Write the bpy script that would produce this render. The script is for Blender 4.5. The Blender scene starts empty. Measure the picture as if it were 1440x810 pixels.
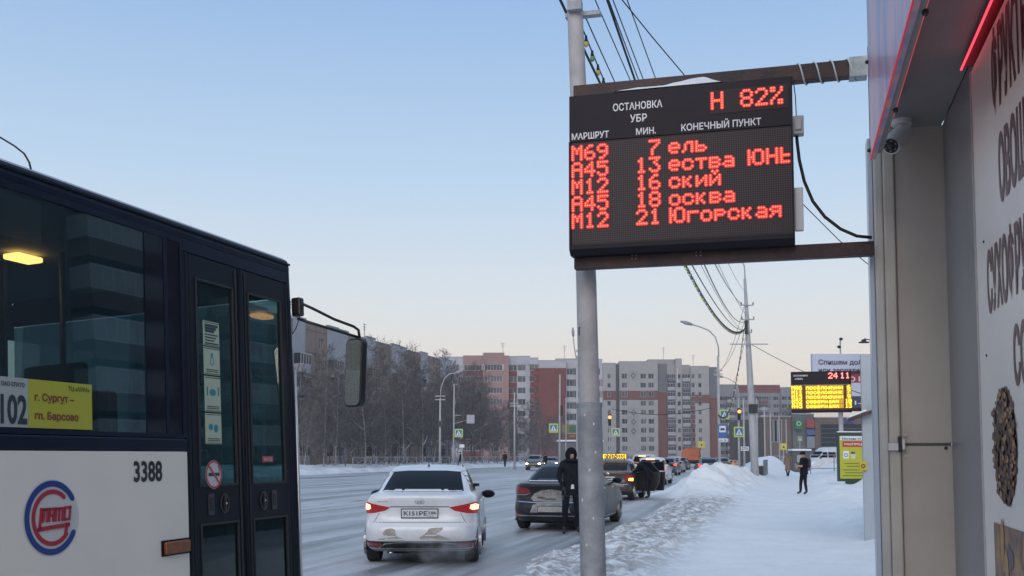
import bpy, bmesh, math, random
from mathutils import Vector, Matrix, noise
from mathutils.bvhtree import BVHTree
scene = bpy.context.scene
COL = scene.collection
random.seed(7)
# ------------------------------------------------------------------ camera
F = 1450.0
PITCH = math.radians(4)
EYE = Vector((0, 0, 1.6))
CY0 = 405 + (641 - 405 - F * math.tan(PITCH))
cd = bpy.data.cameras.new('camera')
cam = bpy.data.objects.new('camera', cd)
COL.objects.link(cam)
cam.location = EYE
cam.rotation_euler = (math.pi / 2 + PITCH, 0, 0)
cd.sensor_width = 36
cd.lens = 36 * F / 1440
cd.shift_y = (CY0 - 405) / 1440
cd.clip_start = 0.05
cd.clip_end = 6000
scene.camera = cam
scene.render.resolution_x = 1024
scene.render.resolution_y = 576
# ------------------------------------------------------------------ light
SUN_EL, SUN_AZ = 24.0, -172.0        # degrees; azimuth measured from the view axis, negative to the left
w = bpy.data.worlds.new('World')
scene.world = w
w.use_nodes = True
nt = w.node_tree
bg = nt.nodes['Background']
sky = nt.nodes.new('ShaderNodeTexSky')
sky.sky_type = 'NISHITA'
sky.sun_disc = False
sky.sun_elevation = math.radians(SUN_EL)
sky.sun_rotation = math.radians(SUN_AZ)
sky.air_density = 1.0
sky.dust_density = 2.2
sky.ozone_density = 2.0
hs = nt.nodes.new('ShaderNodeHueSaturation')
hs.inputs['Saturation'].default_value = 0.8
nt.links.new(sky.outputs[0], hs.inputs['Color'])
# winter dusk: the clear-sky model graded toward the cream horizon and powder blue of a cold evening
stc = nt.nodes.new('ShaderNodeTexCoord')
ssp = nt.nodes.new('ShaderNodeSeparateXYZ')
nt.links.new(stc.outputs['Generated'], ssp.inputs[0])
srp = nt.nodes.new('ShaderNodeValToRGB')
def lin(c):
    return tuple((x / 255 / 12.92) if x / 255 <= 0.04045 else ((x / 255 + 0.055) / 1.055) ** 2.4 for x in c)
stops = [(0.0, (216, 200, 206)), (0.03, (234, 212, 204)), (0.075, (237, 225, 213)), (0.15, (219, 225, 229)), (0.26, (187, 211, 235)), (0.42, (150, 184, 226)), (0.7, (164, 191, 224)), (1.0, (172, 195, 222))]
while len(srp.color_ramp.elements) < len(stops):
    srp.color_ramp.elements.new(0.5)
for e_, (p_, c_) in zip(srp.color_ramp.elements, stops):
    e_.position = p_
    e_.color = lin(c_) + (1,)
nt.links.new(ssp.outputs['Z'], srp.inputs[0])
smul = nt.nodes.new('ShaderNodeVectorMath'); smul.operation = 'SCALE'
smul.inputs['Scale'].default_value = 1 / 0.15
nt.links.new(srp.outputs[0], smul.inputs[0])
smx = nt.nodes.new('ShaderNodeMix'); smx.data_type = 'RGBA'
smx.inputs[0].default_value = 0.93
nt.links.new(hs.outputs[0], smx.inputs[6])
nt.links.new(smul.outputs[0], smx.inputs[7])
nt.links.new(smx.outputs[2], bg.inputs['Color'])
bg.inputs['Strength'].default_value = 0.15
sd = bpy.data.lights.new('sun', 'SUN')
sd.energy = 1.35
sd.angle = math.radians(45)
sd.color = (1.0, 0.86, 0.72)
sun = bpy.data.objects.new('sun', sd)
COL.objects.link(sun)
_el, _az = math.radians(max(SUN_EL, 4)), math.radians(SUN_AZ)
_sd = Vector((math.sin(_az) * math.cos(_el), math.cos(_az) * math.cos(_el), math.sin(_el)))
sun.rotation_euler = _sd.to_track_quat('Z', 'Y').to_euler()
sun.location = (-30, 20, 60)
scene.view_settings.view_transform = 'Standard'
scene.view_settings.look = 'None'
scene.view_settings.exposure = 0.1
scene.view_settings.gamma = 1.0
scene.cycles.max_bounces = 6
scene.cycles.transparent_max_bounces = 10
scene.cycles.sample_clamp_indirect = 4

# ------------------------------------------------------------------ places
A = math.radians(15.1)             # the street runs 15.1 degrees right of the view axis
CA, SA = math.cos(A), math.sin(A)
def SW(v, u, z=0.0):               # street (across, along, up) to world
    return Vector((v * CA + u * SA, -v * SA + u * CA, z))
def WS(p):
    return (p[0] * CA - p[1] * SA, p[0] * SA + p[1] * CA)
def ray(x, y):
    cx = (x - 720) / F
    cy = (CY0 - y) / F
    return Vector((cx, math.cos(PITCH) - cy * math.sin(PITCH), math.sin(PITCH) + cy * math.cos(PITCH)))
def at(x, y, Z):
    r = ray(x, y)
    return EYE + r * (Z / r.y)
def on_v(x, y, v):                 # point of the plane across = v : (along, up)
    r = ray(x, y)
    rv = r.x * CA - r.y * SA
    p = EYE + r * (v / rv)
    return (p.x * SA + p.y * CA, p.z)
def on_u(x, y, u):
    r = ray(x, y)
    ru = r.x * SA + r.y * CA
    p = EYE + r * (u / ru)
    return (p.x * CA - p.y * SA, p.z)

# ------------------------------------------------------------------ materials
_M = {}
def rgb(c):
    return (c[0], c[1], c[2], 1.0)
def mat(name, col, rough=0.6, metal=0.0, var=0.0, vs=4.0, bump=0.0, bs=40.0, col2=None, coat=0.0, spec=0.5, stretch=None, lo=0.35, hi=0.65, detail=5):
    if name in _M:
        return _M[name]
    m = bpy.data.materials.new(name)
    m.use_nodes = True
    t = m.node_tree
    b = t.nodes['Principled BSDF']
    b.inputs['Base Color'].default_value = rgb(col)
    b.inputs['Roughness'].default_value = rough
    b.inputs['Metallic'].default_value = metal
    b.inputs['Specular IOR Level'].default_value = spec
    b.inputs['Coat Weight'].default_value = coat
    b.inputs['Coat Roughness'].default_value = 0.08
    if var or bump or col2:
        tc = t.nodes.new('ShaderNodeTexCoord')
        mp = t.nodes.new('ShaderNodeMapping')
        t.links.new(tc.outputs['Object'], mp.inputs[0])
        if stretch:
            mp.inputs['Scale'].default_value = stretch
        if var or col2:
            n = t.nodes.new('ShaderNodeTexNoise')
            n.inputs['Scale'].default_value = vs
            n.inputs['Detail'].default_value = detail
            n.inputs['Roughness'].default_value = 0.62
            r = t.nodes.new('ShaderNodeMapRange')
            r.inputs[1].default_value = lo
            r.inputs[2].default_value = hi
            mx = t.nodes.new('ShaderNodeMix')
            mx.data_type = 'RGBA'
            c2 = col2 or tuple(x * (1 - var) for x in col)
            c1 = col if col2 else tuple(min(1, x * (1 + var * 0.6)) for x in col)
            mx.inputs[6].default_value = rgb(c1)
            mx.inputs[7].default_value = rgb(c2)
            t.links.new(mp.outputs[0], n.inputs['Vector'])
            t.links.new(n.outputs[0], r.inputs[0])
            t.links.new(r.outputs[0], mx.inputs[0])
            t.links.new(mx.outputs[2], b.inputs['Base Color'])
        if bump:
            n2 = t.nodes.new('ShaderNodeTexNoise')
            n2.inputs['Scale'].default_value = bs
            n2.inputs['Detail'].default_value = 4
            bp = t.nodes.new('ShaderNodeBump')
            bp.inputs['Strength'].default_value = min(1.0, bump)
            bp.inputs['Distance'].default_value = 0.02 if bs > 10 else 0.1
            t.links.new(mp.outputs[0], n2.inputs['Vector'])
            t.links.new(n2.outputs[0], bp.inputs['Height'])
            t.links.new(bp.outputs[0], b.inputs['Normal'])
    _M[name] = m
    return m
def glow(name, col, s, base=(0.02, 0.02, 0.02)):
    if name in _M:
        return _M[name]
    m = mat(name, base, 0.4)
    b = m.node_tree.nodes['Principled BSDF']
    b.inputs['Emission Color'].default_value = rgb(col)
    b.inputs['Emission Strength'].default_value = s
    return m
def glass(name, tint=(0.5, 0.55, 0.55), body=(0.02, 0.03, 0.035), clear=0.5, ior=1.5):
    """tinted pane: part see-through, part dark film, with a mirror sheen by fresnel"""
    if name in _M:
        return _M[name]
    m = bpy.data.materials.new(name)
    m.use_nodes = True
    t = m.node_tree
    t.nodes.clear()
    out = t.nodes.new('ShaderNodeOutputMaterial')
    tr = t.nodes.new('ShaderNodeBsdfTransparent')
    tr.inputs[0].default_value = rgb(tint)
    df = t.nodes.new('ShaderNodeBsdfDiffuse')
    df.inputs[0].default_value = rgb(body)
    m1 = t.nodes.new('ShaderNodeMixShader')
    m1.inputs[0].default_value = clear
    gl = t.nodes.new('ShaderNodeBsdfGlossy')
    gl.inputs['Roughness'].default_value = 0.015
    gl.inputs[0].default_value = (0.95, 0.98, 1, 1)
    fr = t.nodes.new('ShaderNodeFresnel')
    fr.inputs[0].default_value = ior
    m2 = t.nodes.new('ShaderNodeMixShader')
    t.links.new(df.outputs[0], m1.inputs[1])
    t.links.new(tr.outputs[0], m1.inputs[2])
    ge = t.nodes.new('ShaderNodeNewGeometry')      # the pane mirrors on entering only; leaving it would count the fresnel twice
    iv = t.nodes.new('ShaderNodeMath'); iv.operation = 'SUBTRACT'; iv.inputs[0].default_value = 1.0
    mu = t.nodes.new('ShaderNodeMath'); mu.operation = 'MULTIPLY'
    t.links.new(ge.outputs['Backfacing'], iv.inputs[1])
    t.links.new(fr.outputs[0], mu.inputs[0])
    t.links.new(iv.outputs[0], mu.inputs[1])
    t.links.new(mu.outputs[0], m2.inputs[0])
    t.links.new(m1.outputs[0], m2.inputs[1])
    t.links.new(gl.outputs[0], m2.inputs[2])
    t.links.new(m2.outputs[0], out.inputs[0])
    _M[name] = m
    return m

# ------------------------------------------------------------------ builders
class MB:
    def __init__(s):
        s.v = []; s.f = []; s.m = []; s.mi = 0
    def add(s, vs, fs):
        o = len(s.v)
        s.v.extend([tuple(p) for p in vs])
        for f in fs:
            s.f.append(tuple(i + o for i in f)); s.m.append(s.mi)
        return s
    def box(s, x0, x1, y0, y1, z0, z1, M=None):
        vs = [Vector(p) for p in ((x0, y0, z0), (x1, y0, z0), (x1, y1, z0), (x0, y1, z0), (x0, y0, z1), (x1, y0, z1), (x1, y1, z1), (x0, y1, z1))]
        if M is not None:
            vs = [M @ p for p in vs]
        return s.add(vs, [(0, 3, 2, 1), (4, 5, 6, 7), (0, 1, 5, 4), (1, 2, 6, 5), (2, 3, 7, 6), (3, 0, 4, 7)])
    def tube(s, pts, r, n=8, cap=True):
        pts = [Vector(p) for p in pts]
        rs = r if isinstance(r, (list, tuple)) else [r] * len(pts)
        rings = []
        up = None
        for i, p in enumerate(pts):
            d = (pts[min(i + 1, len(pts) - 1)] - pts[max(i - 1, 0)])
            if d.length < 1e-9:
                d = Vector((0, 0, 1))
            d.normalize()
            if up is None:
                up = Vector((0, 0, 1)) if abs(d.z) < 0.9 else Vector((1, 0, 0))
            a = d.cross(up)
            if a.length < 1e-6:
                a = d.cross(Vector((0, 1, 0)))
            a.normalize()
            b = a.cross(d).normalized()
            up = b
            rings.append([p + (a * math.cos(t) + b * math.sin(t)) * rs[i] for t in [2 * math.pi * k / n for k in range(n)]])
        vs = [p for rg in rings for p in rg]
        fs = []
        for i in range(len(rings) - 1):
            for k in range(n):
                fs.append((i * n + k, i * n + (k + 1) % n, (i + 1) * n + (k + 1) % n, (i + 1) * n + k))
        if cap:
            fs.append(tuple(range(n - 1, -1, -1)))
            fs.append(tuple((len(rings) - 1) * n + k for k in range(n)))
        return s.add(vs, fs)
    def prism(s, pts, y0, y1):     # outline in x-z, counter-clockwise seen from -y, from y0 (front) to y1 (back)
        n = len(pts)
        vs = [(p[0], y0, p[1]) for p in pts] + [(p[0], y1, p[1]) for p in pts]
        fs = [tuple(range(n)), tuple(range(2 * n - 1, n - 1, -1))]
        for k in range(n):
            fs.append((k, k + n, (k + 1) % n + n, (k + 1) % n))
        return s.add(vs, fs)
    def disc(s, x, z, y, r, n=10, ry=None):
        vs = [(x + r * math.cos(2 * math.pi * k / n), y, z + (ry or r) * math.sin(2 * math.pi * k / n)) for k in range(n)]
        return s.add(vs, [tuple(range(n))])
    def ring(s, x, z, y0, y1, rx, rz, t, a0=0.0, a1=360.0, n=40):   # arc band in x-z with depth
        pts = []
        for k in range(n + 1):
            a = math.radians(a0 + (a1 - a0) * k / n)
            pts.append((math.cos(a), math.sin(a)))
        vs = []
        for c, q in pts:
            vs += [(x + (rx - t) * c, y0, z + (rz - t) * q), (x + rx * c, y0, z + rz * q), (x + rx * c, y1, z + rz * q), (x + (rx - t) * c, y1, z + (rz - t) * q)]
        fs = []
        for k in range(n):
            a, b = 4 * k, 4 * (k + 1)
            for j in range(4):
                fs.append((a + j, a + (j + 1) % 4, b + (j + 1) % 4, b + j))
        return s.add(vs, fs)
    def blob(s, c, rx, ry, rz, n=10, m=6):
        vs = [(c[0], c[1], c[2] - rz)]
        for i in range(1, m):
            ph = math.pi * i / m
            for k in range(n):
                th = 2 * math.pi * k / n
                vs.append((c[0] + rx * math.sin(ph) * math.cos(th), c[1] + ry * math.sin(ph) * math.sin(th), c[2] - rz * math.cos(ph)))
        vs.append((c[0], c[1], c[2] + rz))
        fs = [(0, 1 + (k + 1) % n, 1 + k) for k in range(n)]
        for i in range(m - 2):
            for k in range(n):
                a = 1 + i * n
                fs.append((a + k, a + (k + 1) % n, a + n + (k + 1) % n, a + n + k))
        a = 1 + (m - 2) * n
        fs += [(a + k, a + (k + 1) % n, len(vs) - 1) for k in range(n)]
        return s.add(vs, fs)
    def mesh(s, name, mats, smooth=False, off=None):
        me = bpy.data.meshes.new(name)
        vs = s.v if off is None else [(p[0] - off[0], p[1] - off[1], p[2] - off[2]) for p in s.v]
        me.from_pydata(vs, [], s.f)
        for m_ in (mats if isinstance(mats, (list, tuple)) else [mats]):
            me.materials.append(m_)
        if any(s.m):
            me.polygons.foreach_set('material_index', s.m)
        if smooth:
            me.polygons.foreach_set('use_smooth', [True] * len(me.polygons))
        me.update()
        return me
    def build(s, name, mats, parent=None, smooth=False, off=None, bevel=0.0, loc=None, sharp=None):
        me = s.mesh(name, mats, smooth, off)
        if sharp is not None:
            me.set_sharp_from_angle(angle=math.radians(sharp))
        o = bpy.data.objects.new(name, me)
        COL.objects.link(o)
        if parent is not None:
            o.parent = parent
        if loc is not None:
            o.location = loc
        if bevel:
            md = o.modifiers.new('bevel', 'BEVEL')
            md.width = bevel; md.segments = 2; md.limit_method = 'ANGLE'
        return o
def link(name, me, parent=None, loc=(0, 0, 0), rot=None, scale=None):
    o = bpy.data.objects.new(name, me)
    COL.objects.link(o)
    o.parent = parent
    o.location = loc
    if rot is not None:
        o.rotation_euler = rot
    if scale is not None:
        o.scale = scale
    return o
def tag(o, label=None, cat=None, group=None, kind=None):
    if label: o['label'] = label
    if cat: o['category'] = cat
    if group: o['group'] = group
    if kind: o['kind'] = kind
    return o
def thing(name, label, cat, loc, rot=-A, group=None):
    o = bpy.data.objects.new(name, None)
    o.empty_display_size = 0.2
    COL.objects.link(o)
    o.location = loc
    o.rotation_euler = (0, 0, rot)
    return tag(o, label, cat, group)
def copy_tree(o, parent=None):
    c = o.copy()
    COL.objects.link(c)
    c.parent = parent
    for ch in list(o.children):
        copy_tree(ch, c)
    return c
def lettering(name, body, m, parent, x, y, z, width=None, height=0.1, bold=0.0, align='LEFT', depth=0.0015, loc_rot=None, shear=0.0):
    """upright print on a surface facing -y; x,z is the lower left (or centre) of the line; height = cap height"""
    c = bpy.data.curves.new('line', 'FONT')
    c.body = body
    c.size = 1.0
    c.offset = bold
    c.shear = shear
    c.resolution_u = 3
    o = bpy.data.objects.new('line', c)
    COL.objects.link(o)
    dg = bpy.context.evaluated_depsgraph_get()
    me = bpy.data.meshes.new_from_object(o.evaluated_get(dg))
    bpy.data.objects.remove(o)
    xs = [v.co.x for v in me.vertices]
    x0, x1 = min(xs), max(xs)
    sz = height / 0.727
    sx = (width / (x1 - x0)) if width else sz
    sh = {'LEFT': 0, 'CENTER': 0.5, 'RIGHT': 1}[align] * (x1 - x0) * sx
    vs = [((v.co.x - x0) * sx - sh, 0.0, v.co.y * sz) for v in me.vertices]
    fs = [tuple(p.vertices) for p in me.polygons]
    bpy.data.meshes.remove(me)
    mb = MB()
    mb.add(vs, fs)
    me = mb.mesh(name, m)
    ob = link(name, me, parent, (x, y - depth, z), loc_rot)
    return ob
def lerp(a, b, t):
    return a + (b - a) * t
def sm(a, b, x):
    t = max(0.0, min(1.0, (x - a) / (b - a)))
    return t * t * (3 - 2 * t)
def fbm(x, y, s, o=4, seed=0.0):
    r = 0.0; a = 1.0; f = s
    for _ in range(o):
        r += a * noise.noise(Vector((x * f, y * f, seed)))
        a *= 0.5; f *= 2.03
    return r

# ------------------------------------------------------------------ ground, road, snow
def snow_mat(name, clean, dirty, lo, hi, vs, rough=0.55):
    return mat(name, clean, rough, col2=dirty, vs=vs, bump=0.6, bs=9, lo=lo, hi=hi, detail=9)
def sheet(name, vs_, us_, hf, m, kind='structure', mats=None):
    nv, nu = len(vs_), len(us_)
    pts = [SW(v, u, hf(v, u)) for u in us_ for v in vs_]
    fs = [(j * nv + i, j * nv + i + 1, (j + 1) * nv + i + 1, (j + 1) * nv + i) for j in range(nu - 1) for i in range(nv - 1)]
    mb = MB(); mb.add(pts, fs)
    o = mb.build(name, m, None, True)
    o['kind'] = kind
    return o
def frange(a, b, st):
    n = max(1, int(round((b - a) / st)))
    return [a + (b - a) * i / n for i in range(n + 1)]
M_ground = snow_mat('far_snow', (0.62, 0.65, 0.72), (0.38, 0.38, 0.42), 0.45, 0.7, 0.15)
g = MB()
R0 = 3500
g.add([(-R0, -R0, -0.12), (R0, -R0, -0.12), (R0, R0, -0.12), (-R0, R0, -0.12)], [(0, 1, 2, 3)])
g.build('ground', M_ground)['kind'] = 'structure'
# packed snow and ice on the carriageway: streaks run along the street
def road_mat():
    m = bpy.data.materials.new('packed_road_snow')
    m.use_nodes = True
    t = m.node_tree
    b = t.nodes['Principled BSDF']
    tc = t.nodes.new('ShaderNodeTexCoord')
    rot = t.nodes.new('ShaderNodeMapping'); rot.inputs['Rotation'].default_value = (0, 0, A)
    t.links.new(tc.outputs['Object'], rot.inputs[0])
    def nz(scale, sc, det, lo, hi):
        mp = t.nodes.new('ShaderNodeMapping'); mp.inputs['Scale'].default_value = sc
        t.links.new(rot.outputs[0], mp.inputs[0])
        n = t.nodes.new('ShaderNodeTexNoise'); n.inputs['Scale'].default_value = scale; n.inputs['Detail'].default_value = det
        n.inputs['Roughness'].default_value = 0.6; n.inputs['Distortion'].default_value = 0.25
        r = t.nodes.new('ShaderNodeMapRange'); r.inputs[1].default_value = lo; r.inputs[2].default_value = hi
        t.links.new(mp.outputs[0], n.inputs['Vector']); t.links.new(n.outputs[0], r.inputs[0])
        return r
    a = nz(1.0, (1.1, 0.035, 1), 4, 0.46, 0.61)      # wheel tracks
    c = nz(1.0, (5.0, 0.16, 1), 5, 0.35, 0.7)        # fine streaks
    d = nz(0.5, (1, 0.6, 1), 6, 0.35, 0.65)          # broad patches
    def mix(f, c1, c2, k=None):
        x = t.nodes.new('ShaderNodeMix'); x.data_type = 'RGBA'
        if f is not None:
            if k is not None:
                q = t.nodes.new('ShaderNodeMath'); q.operation = 'MULTIPLY'; q.inputs[1].default_value = k
                t.links.new(f.outputs[0], q.inputs[0]); f = q
            t.links.new(f.outputs[0], x.inputs[0])
        for i, cc in ((6, c1), (7, c2)):
            if isinstance(cc, tuple): x.inputs[i].default_value = rgb(cc)
            else: t.links.new(cc.outputs[2], x.inputs[i])
        return x
    m1 = mix(d, (0.52, 0.53, 0.55), (0.36, 0.365, 0.38), 0.8)
    m2 = mix(a, m1, (0.10, 0.104, 0.11), 0.85)
    m3 = mix(c, m2, (0.60, 0.61, 0.64), 0.32)
    t.links.new(m3.outputs[2], b.inputs['Base Color'])
    rr = t.nodes.new('ShaderNodeMapRange'); rr.inputs[3].default_value = 0.62; rr.inputs[4].default_value = 0.32
    t.links.new(a.outputs[0], rr.inputs[0]); t.links.new(rr.outputs[0], b.inputs['Roughness'])
    n2 = t.nodes.new('ShaderNodeTexNoise'); n2.inputs['Scale'].default_value = 6; n2.inputs['Detail'].default_value = 6
    t.links.new(rot.outputs[0], n2.inputs['Vector'])
    bp = t.nodes.new('ShaderNodeBump'); bp.inputs['Strength'].default_value = 0.5; bp.inputs['Distance'].default_value = 0.05
    t.links.new(n2.outputs[0], bp.inputs['Height']); t.links.new(bp.outputs[0], b.inputs['Normal'])
    return m
M_road = road_mat()
def road_h(v, u):
    return 0.02 * noise.noise(Vector((v * 1.3, u * 0.05, 3))) + 0.012 * noise.noise(Vector((v * 4, u * 0.3, 9))) + (0.012 * fbm(v, u, 1.5) if u < 60 else 0)
sheet('road', frange(-15, -3.0, 0.14), frange(9, 62, 0.4), lambda v, u: road_h(v, u), M_road)
sheet('road', [-39.2, -33, -27, -21, -15], frange(-30, 700, 10), lambda v, u: 0, M_road)
sheet('road', [-15, -9, -3.0], frange(62, 700, 10), lambda v, u: 0, M_road)
sheet('road', [-15, -9, -3.0], frange(-30, 9, 3), lambda v, u: 0, M_road)
def mound(v, u, cv, cu, sv, su, h, tilt=0):
    dv, du = v - cv, u - cu
    dv += tilt * du
    return h * math.exp(-(dv / sv) ** 2 - (du / su) ** 2)
def snow_h(v, u):
    edge = -3.75 + 0.35 * fbm(u, 0, 0.35, 3, 5.0) + 0.12 * fbm(u, 3, 2.2, 3, 2.0)
    if u > 30:
        edge -= 0.5 * sm(30, 40, u)
    base = 0.10 * sm(edge, edge + 0.55, v)
    rough = sm(edge, edge + 0.4, v) * (1 - sm(-2.1, -1.2, v + 0.5 * fbm(v, u, 0.4, 2, 8.0)))
    h = base + rough * (0.05 + 0.10 * fbm(v, u, 1.6, 5, 1.0) + 0.07 * abs(fbm(v, u, 5.0, 3, 4.0)))
    h += sm(edge, edge + 0.4, v) * 0.012 * fbm(v, u, 1.2, 4, 7.0)
    h += 0.86 * math.exp(-((v + 3.55 + 0.02 * (u - 44)) / 1.3) ** 2) * sm(38.5, 43, u) * (1 - sm(47, 54, u)) * (1 + 0.38 * fbm(v, u, 0.8, 5, 11.0) + 0.20 * abs(fbm(v, u, 2.6, 4, 12.0)))
    h += 0.62 * math.exp(-((v + 2.5) / 1.1) ** 2) * sm(44, 50, u) * (1 - sm(60, 75, u) * 0.5) * (1 + 0.45 * fbm(v, u, 0.8, 4, 13.0))
    h += 0.20 * sm(0.9, 1.7, v + 0.5 * fbm(v, u, 0.25, 2, 3.0)) * sm(15, 24, u) * (1 + 0.8 * fbm(v, u, 0.7, 4, 17.0))
    h += 0.30 * sm(2.4, 3.4, v) * sm(25, 36, u) * (1 + 0.6 * fbm(v, u, 0.5, 4, 19.0))
    h += mound(v, u, -1.1, 84, 0.9, 5, 0.9) + mound(v, u, -2.6, 86, 1.6, 9, 0.8) 
    h += 0.12 * sm(50, 78, u) * sm(-3.4, -2.2, v)
    # trodden dimples along the path
    if -2 < v < 1.6 and u < 60:
        h += -0.045 * max(0, fbm(v, u * 0.7, 2.4, 3, 21.0) - 0.12) + 0.012 * fbm(v, u, 0.9, 3, 23.0)
    return h - 0.035
def snow_path_mat():
    m = bpy.data.materials.new('pavement_snow')
    m.use_nodes = True
    t = m.node_tree
    b = t.nodes['Principled BSDF']
    b.inputs['Roughness'].default_value = 0.6
    b.inputs['Specular IOR Level'].default_value = 0.3
    tc = t.nodes.new('ShaderNodeTexCoord')
    rot = t.nodes.new('ShaderNodeMapping'); rot.inputs['Rotation'].default_value = (0, 0, A)
    t.links.new(tc.outputs['Object'], rot.inputs[0])
    sp = t.nodes.new('ShaderNodeSeparateXYZ'); t.links.new(rot.outputs[0], sp.inputs[0])
    def nz(scale, det, lo, hi, dist=0.0):
        n = t.nodes.new('ShaderNodeTexNoise'); n.inputs['Scale'].default_value = scale; n.inputs['Detail'].default_value = det
        n.inputs['Roughness'].default_value = 0.7; n.inputs['Distortion'].default_value = dist
        r = t.nodes.new('ShaderNodeMapRange'); r.inputs[1].default_value = lo; r.inputs[2].default_value = hi
        t.links.new(rot.outputs[0], n.inputs['Vector']); t.links.new(n.outputs[0], r.inputs[0])
        return r
    dirt = nz(4.5, 10, 0.41, 0.55, 0.5)
    # trampled verge between the kerb and the trodden path carries the grit
    verge = t.nodes.new('ShaderNodeMapRange'); verge.inputs[1].default_value = -1.2; verge.inputs[2].default_value = -2.4
    verge.interpolation_type = 'SMOOTHSTEP'
    t.links.new(sp.outputs[0], verge.inputs[0])
    near = t.nodes.new('ShaderNodeMapRange'); near.inputs[1].default_value = 40; near.inputs[2].default_value = 34
    t.links.new(sp.outputs[1], near.inputs[0])
    q = t.nodes.new('ShaderNodeMath'); q.operation = 'MULTIPLY'
    t.links.new(verge.outputs[0], q.inputs[0]); t.links.new(near.outputs[0], q.inputs[1])
    q2 = t.nodes.new('ShaderNodeMath'); q2.operation = 'MULTIPLY'
    t.links.new(q.outputs[0], q2.inputs[0]); t.links.new(dirt.outputs[0], q2.inputs[1])
    q3 = t.nodes.new('ShaderNodeMath'); q3.operation = 'MULTIPLY'; q3.inputs[1].default_value = 0.9
    t.links.new(q2.outputs[0], q3.inputs[0])
    pat = nz(0.7, 6, 0.35, 0.7)
    mx = t.nodes.new('ShaderNodeMix'); mx.data_type = 'RGBA'
    mx.inputs[6].default_value = (0.86, 0.87, 0.88, 1); mx.inputs[7].default_value = (0.76, 0.77, 0.79, 1)
    t.links.new(pat.outputs[0], mx.inputs[0])
    m2 = t.nodes.new('ShaderNodeMix'); m2.data_type = 'RGBA'
    m2.inputs[7].default_value = (0.30, 0.27, 0.25, 1)
    t.links.new(mx.outputs[2], m2.inputs[6]); t.links.new(q3.outputs[0], m2.inputs[0])
    t.links.new(m2.outputs[2], b.inputs['Base Color'])
    n2 = t.nodes.new('ShaderNodeTexNoise'); n2.inputs['Scale'].default_value = 7; n2.inputs['Detail'].default_value = 7
    t.links.new(rot.outputs[0], n2.inputs['Vector'])
    bp = t.nodes.new('ShaderNodeBump'); bp.inputs['Strength'].default_value = 0.55; bp.inputs['Distance'].default_value = 0.06
    t.links.new(n2.outputs[0], bp.inputs['Height']); t.links.new(bp.outputs[0], b.inputs['Normal'])
    return m
M_snow = snow_path_mat()
sheet('pavement', frange(-5.6, 8.0, 0.1), frange(11, 62, 0.14), snow_h, M_snow)
sheet('pavement', frange(-5.6, 8.0, 0.3), frange(62, 130, 0.6), snow_h, M_snow)
sheet('pavement', [-3.6, -3.5, 0, 8.0], frange(-6, 11, 3), lambda v, u: 0.06, M_snow)
sheet('pavement', [-4.5, 0, 8.0], frange(130, 500, 20), lambda v, u: 0.05, M_snow)
sheet('square', [8.0, 20, 60], frange(-6, 130, 8), lambda v, u: 0.05, M_ground)
# far side: heaped snow along the kerb, then the verge under the trees
def far_h(v, u):
    e = -39.0 + 0.4 * fbm(u, 1, 0.15, 3, 5.0)
    return 0.42 * (1 - sm(e - 1.5, e, v)) * (1 + 0.5 * fbm(v, u, 0.35, 4, 2.0)) - 0.03 + 0.25 * (1 - sm(-44, -41.5, v)) * (1 + fbm(v, u, 0.3, 3, 6.0))
M_fars = snow_mat('verge_snow', (0.74, 0.77, 0.82), (0.45, 0.45, 0.48), 0.45, 0.75, 0.6)
sheet('far_pavement', frange(-47, -38.0, 0.35), frange(60, 320, 0.8), far_h, M_fars)
sheet('verge', [-85, -70, -60, -47], frange(40, 420, 10), lambda v, u: 0.25, M_fars)
# ---- part 2
# ------------------------------------------------------------------ tapering sign post
M_galv = mat('galvanised_steel', (0.36, 0.385, 0.42), 0.6, 0.1, var=0.24, vs=9, bump=0.12, bs=60)
M_galv2 = mat('weathered_upper_steel', (0.48, 0.465, 0.475), 0.6, 0.0, var=0.16, vs=7)
M_dark = mat('dark_paint', (0.018, 0.02, 0.028), 0.42)
M_rust = mat('rusty_brown_steel', (0.085, 0.045, 0.04), 0.62, 0.0, col2=(0.035, 0.025, 0.028), vs=7, bump=0.3, bs=50)
M_white = mat('white_paint', (0.72, 0.73, 0.74), 0.5)
M_snowcap = mat('lying_snow', (0.82, 0.85, 0.9), 0.6, var=0.08, vs=8, bump=0.3, bs=25)
M_black = mat('black_rubber', (0.012, 0.012, 0.014), 0.55)
M_alu = mat('brushed_aluminium', (0.55, 0.56, 0.57), 0.35, 0.6, var=0.1, vs=12)
def post_c(z):
    return lerp(-1.075, -1.125, (z - 0) / 2.6) if z < 2.6 else lerp(-1.125, -1.185, (z - 2.6) / 1.63)
PU = 5.82
t = thing('lamp_post', 'mottled grey steel post rising behind the red lit arrivals board', 'post', SW(-1.075, PU, 0))
def lp(z): return (post_c(z) + 1.075, 0, z)
MB().tube([lp(z) for z in (0, 0.6, 1.2, 1.88)], [0.0745, 0.0735, 0.0725, 0.072], 28).build('lower_shaft', M_galv, t, True, sharp=50)
MB().tube([lp(1.875), lp(1.885), lp(1.90), lp(1.905)], [0.073, 0.0755, 0.0755, 0.064], 28).build('collar', M_galv, t, True, sharp=40)
MB().tube([lp(z) for z in (1.90, 2.6, 3.4, 4.2, 5.2, 7.0, 8.6)], [0.060, 0.0585, 0.051, 0.0455, 0.044, 0.042, 0.04], 28).build('upper_shaft', M_galv2, t, True, sharp=50)
b = MB(); b.box(-0.085, 0.0, -0.09, -0.045, 4.195, 4.245); b.box(-0.12, 0.09, 0.02, 0.07, 4.2, 4.225)
b.build('clamp', M_galv, t, off=(-lp(4.2)[0] - 0.055, 0, 0))
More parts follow.
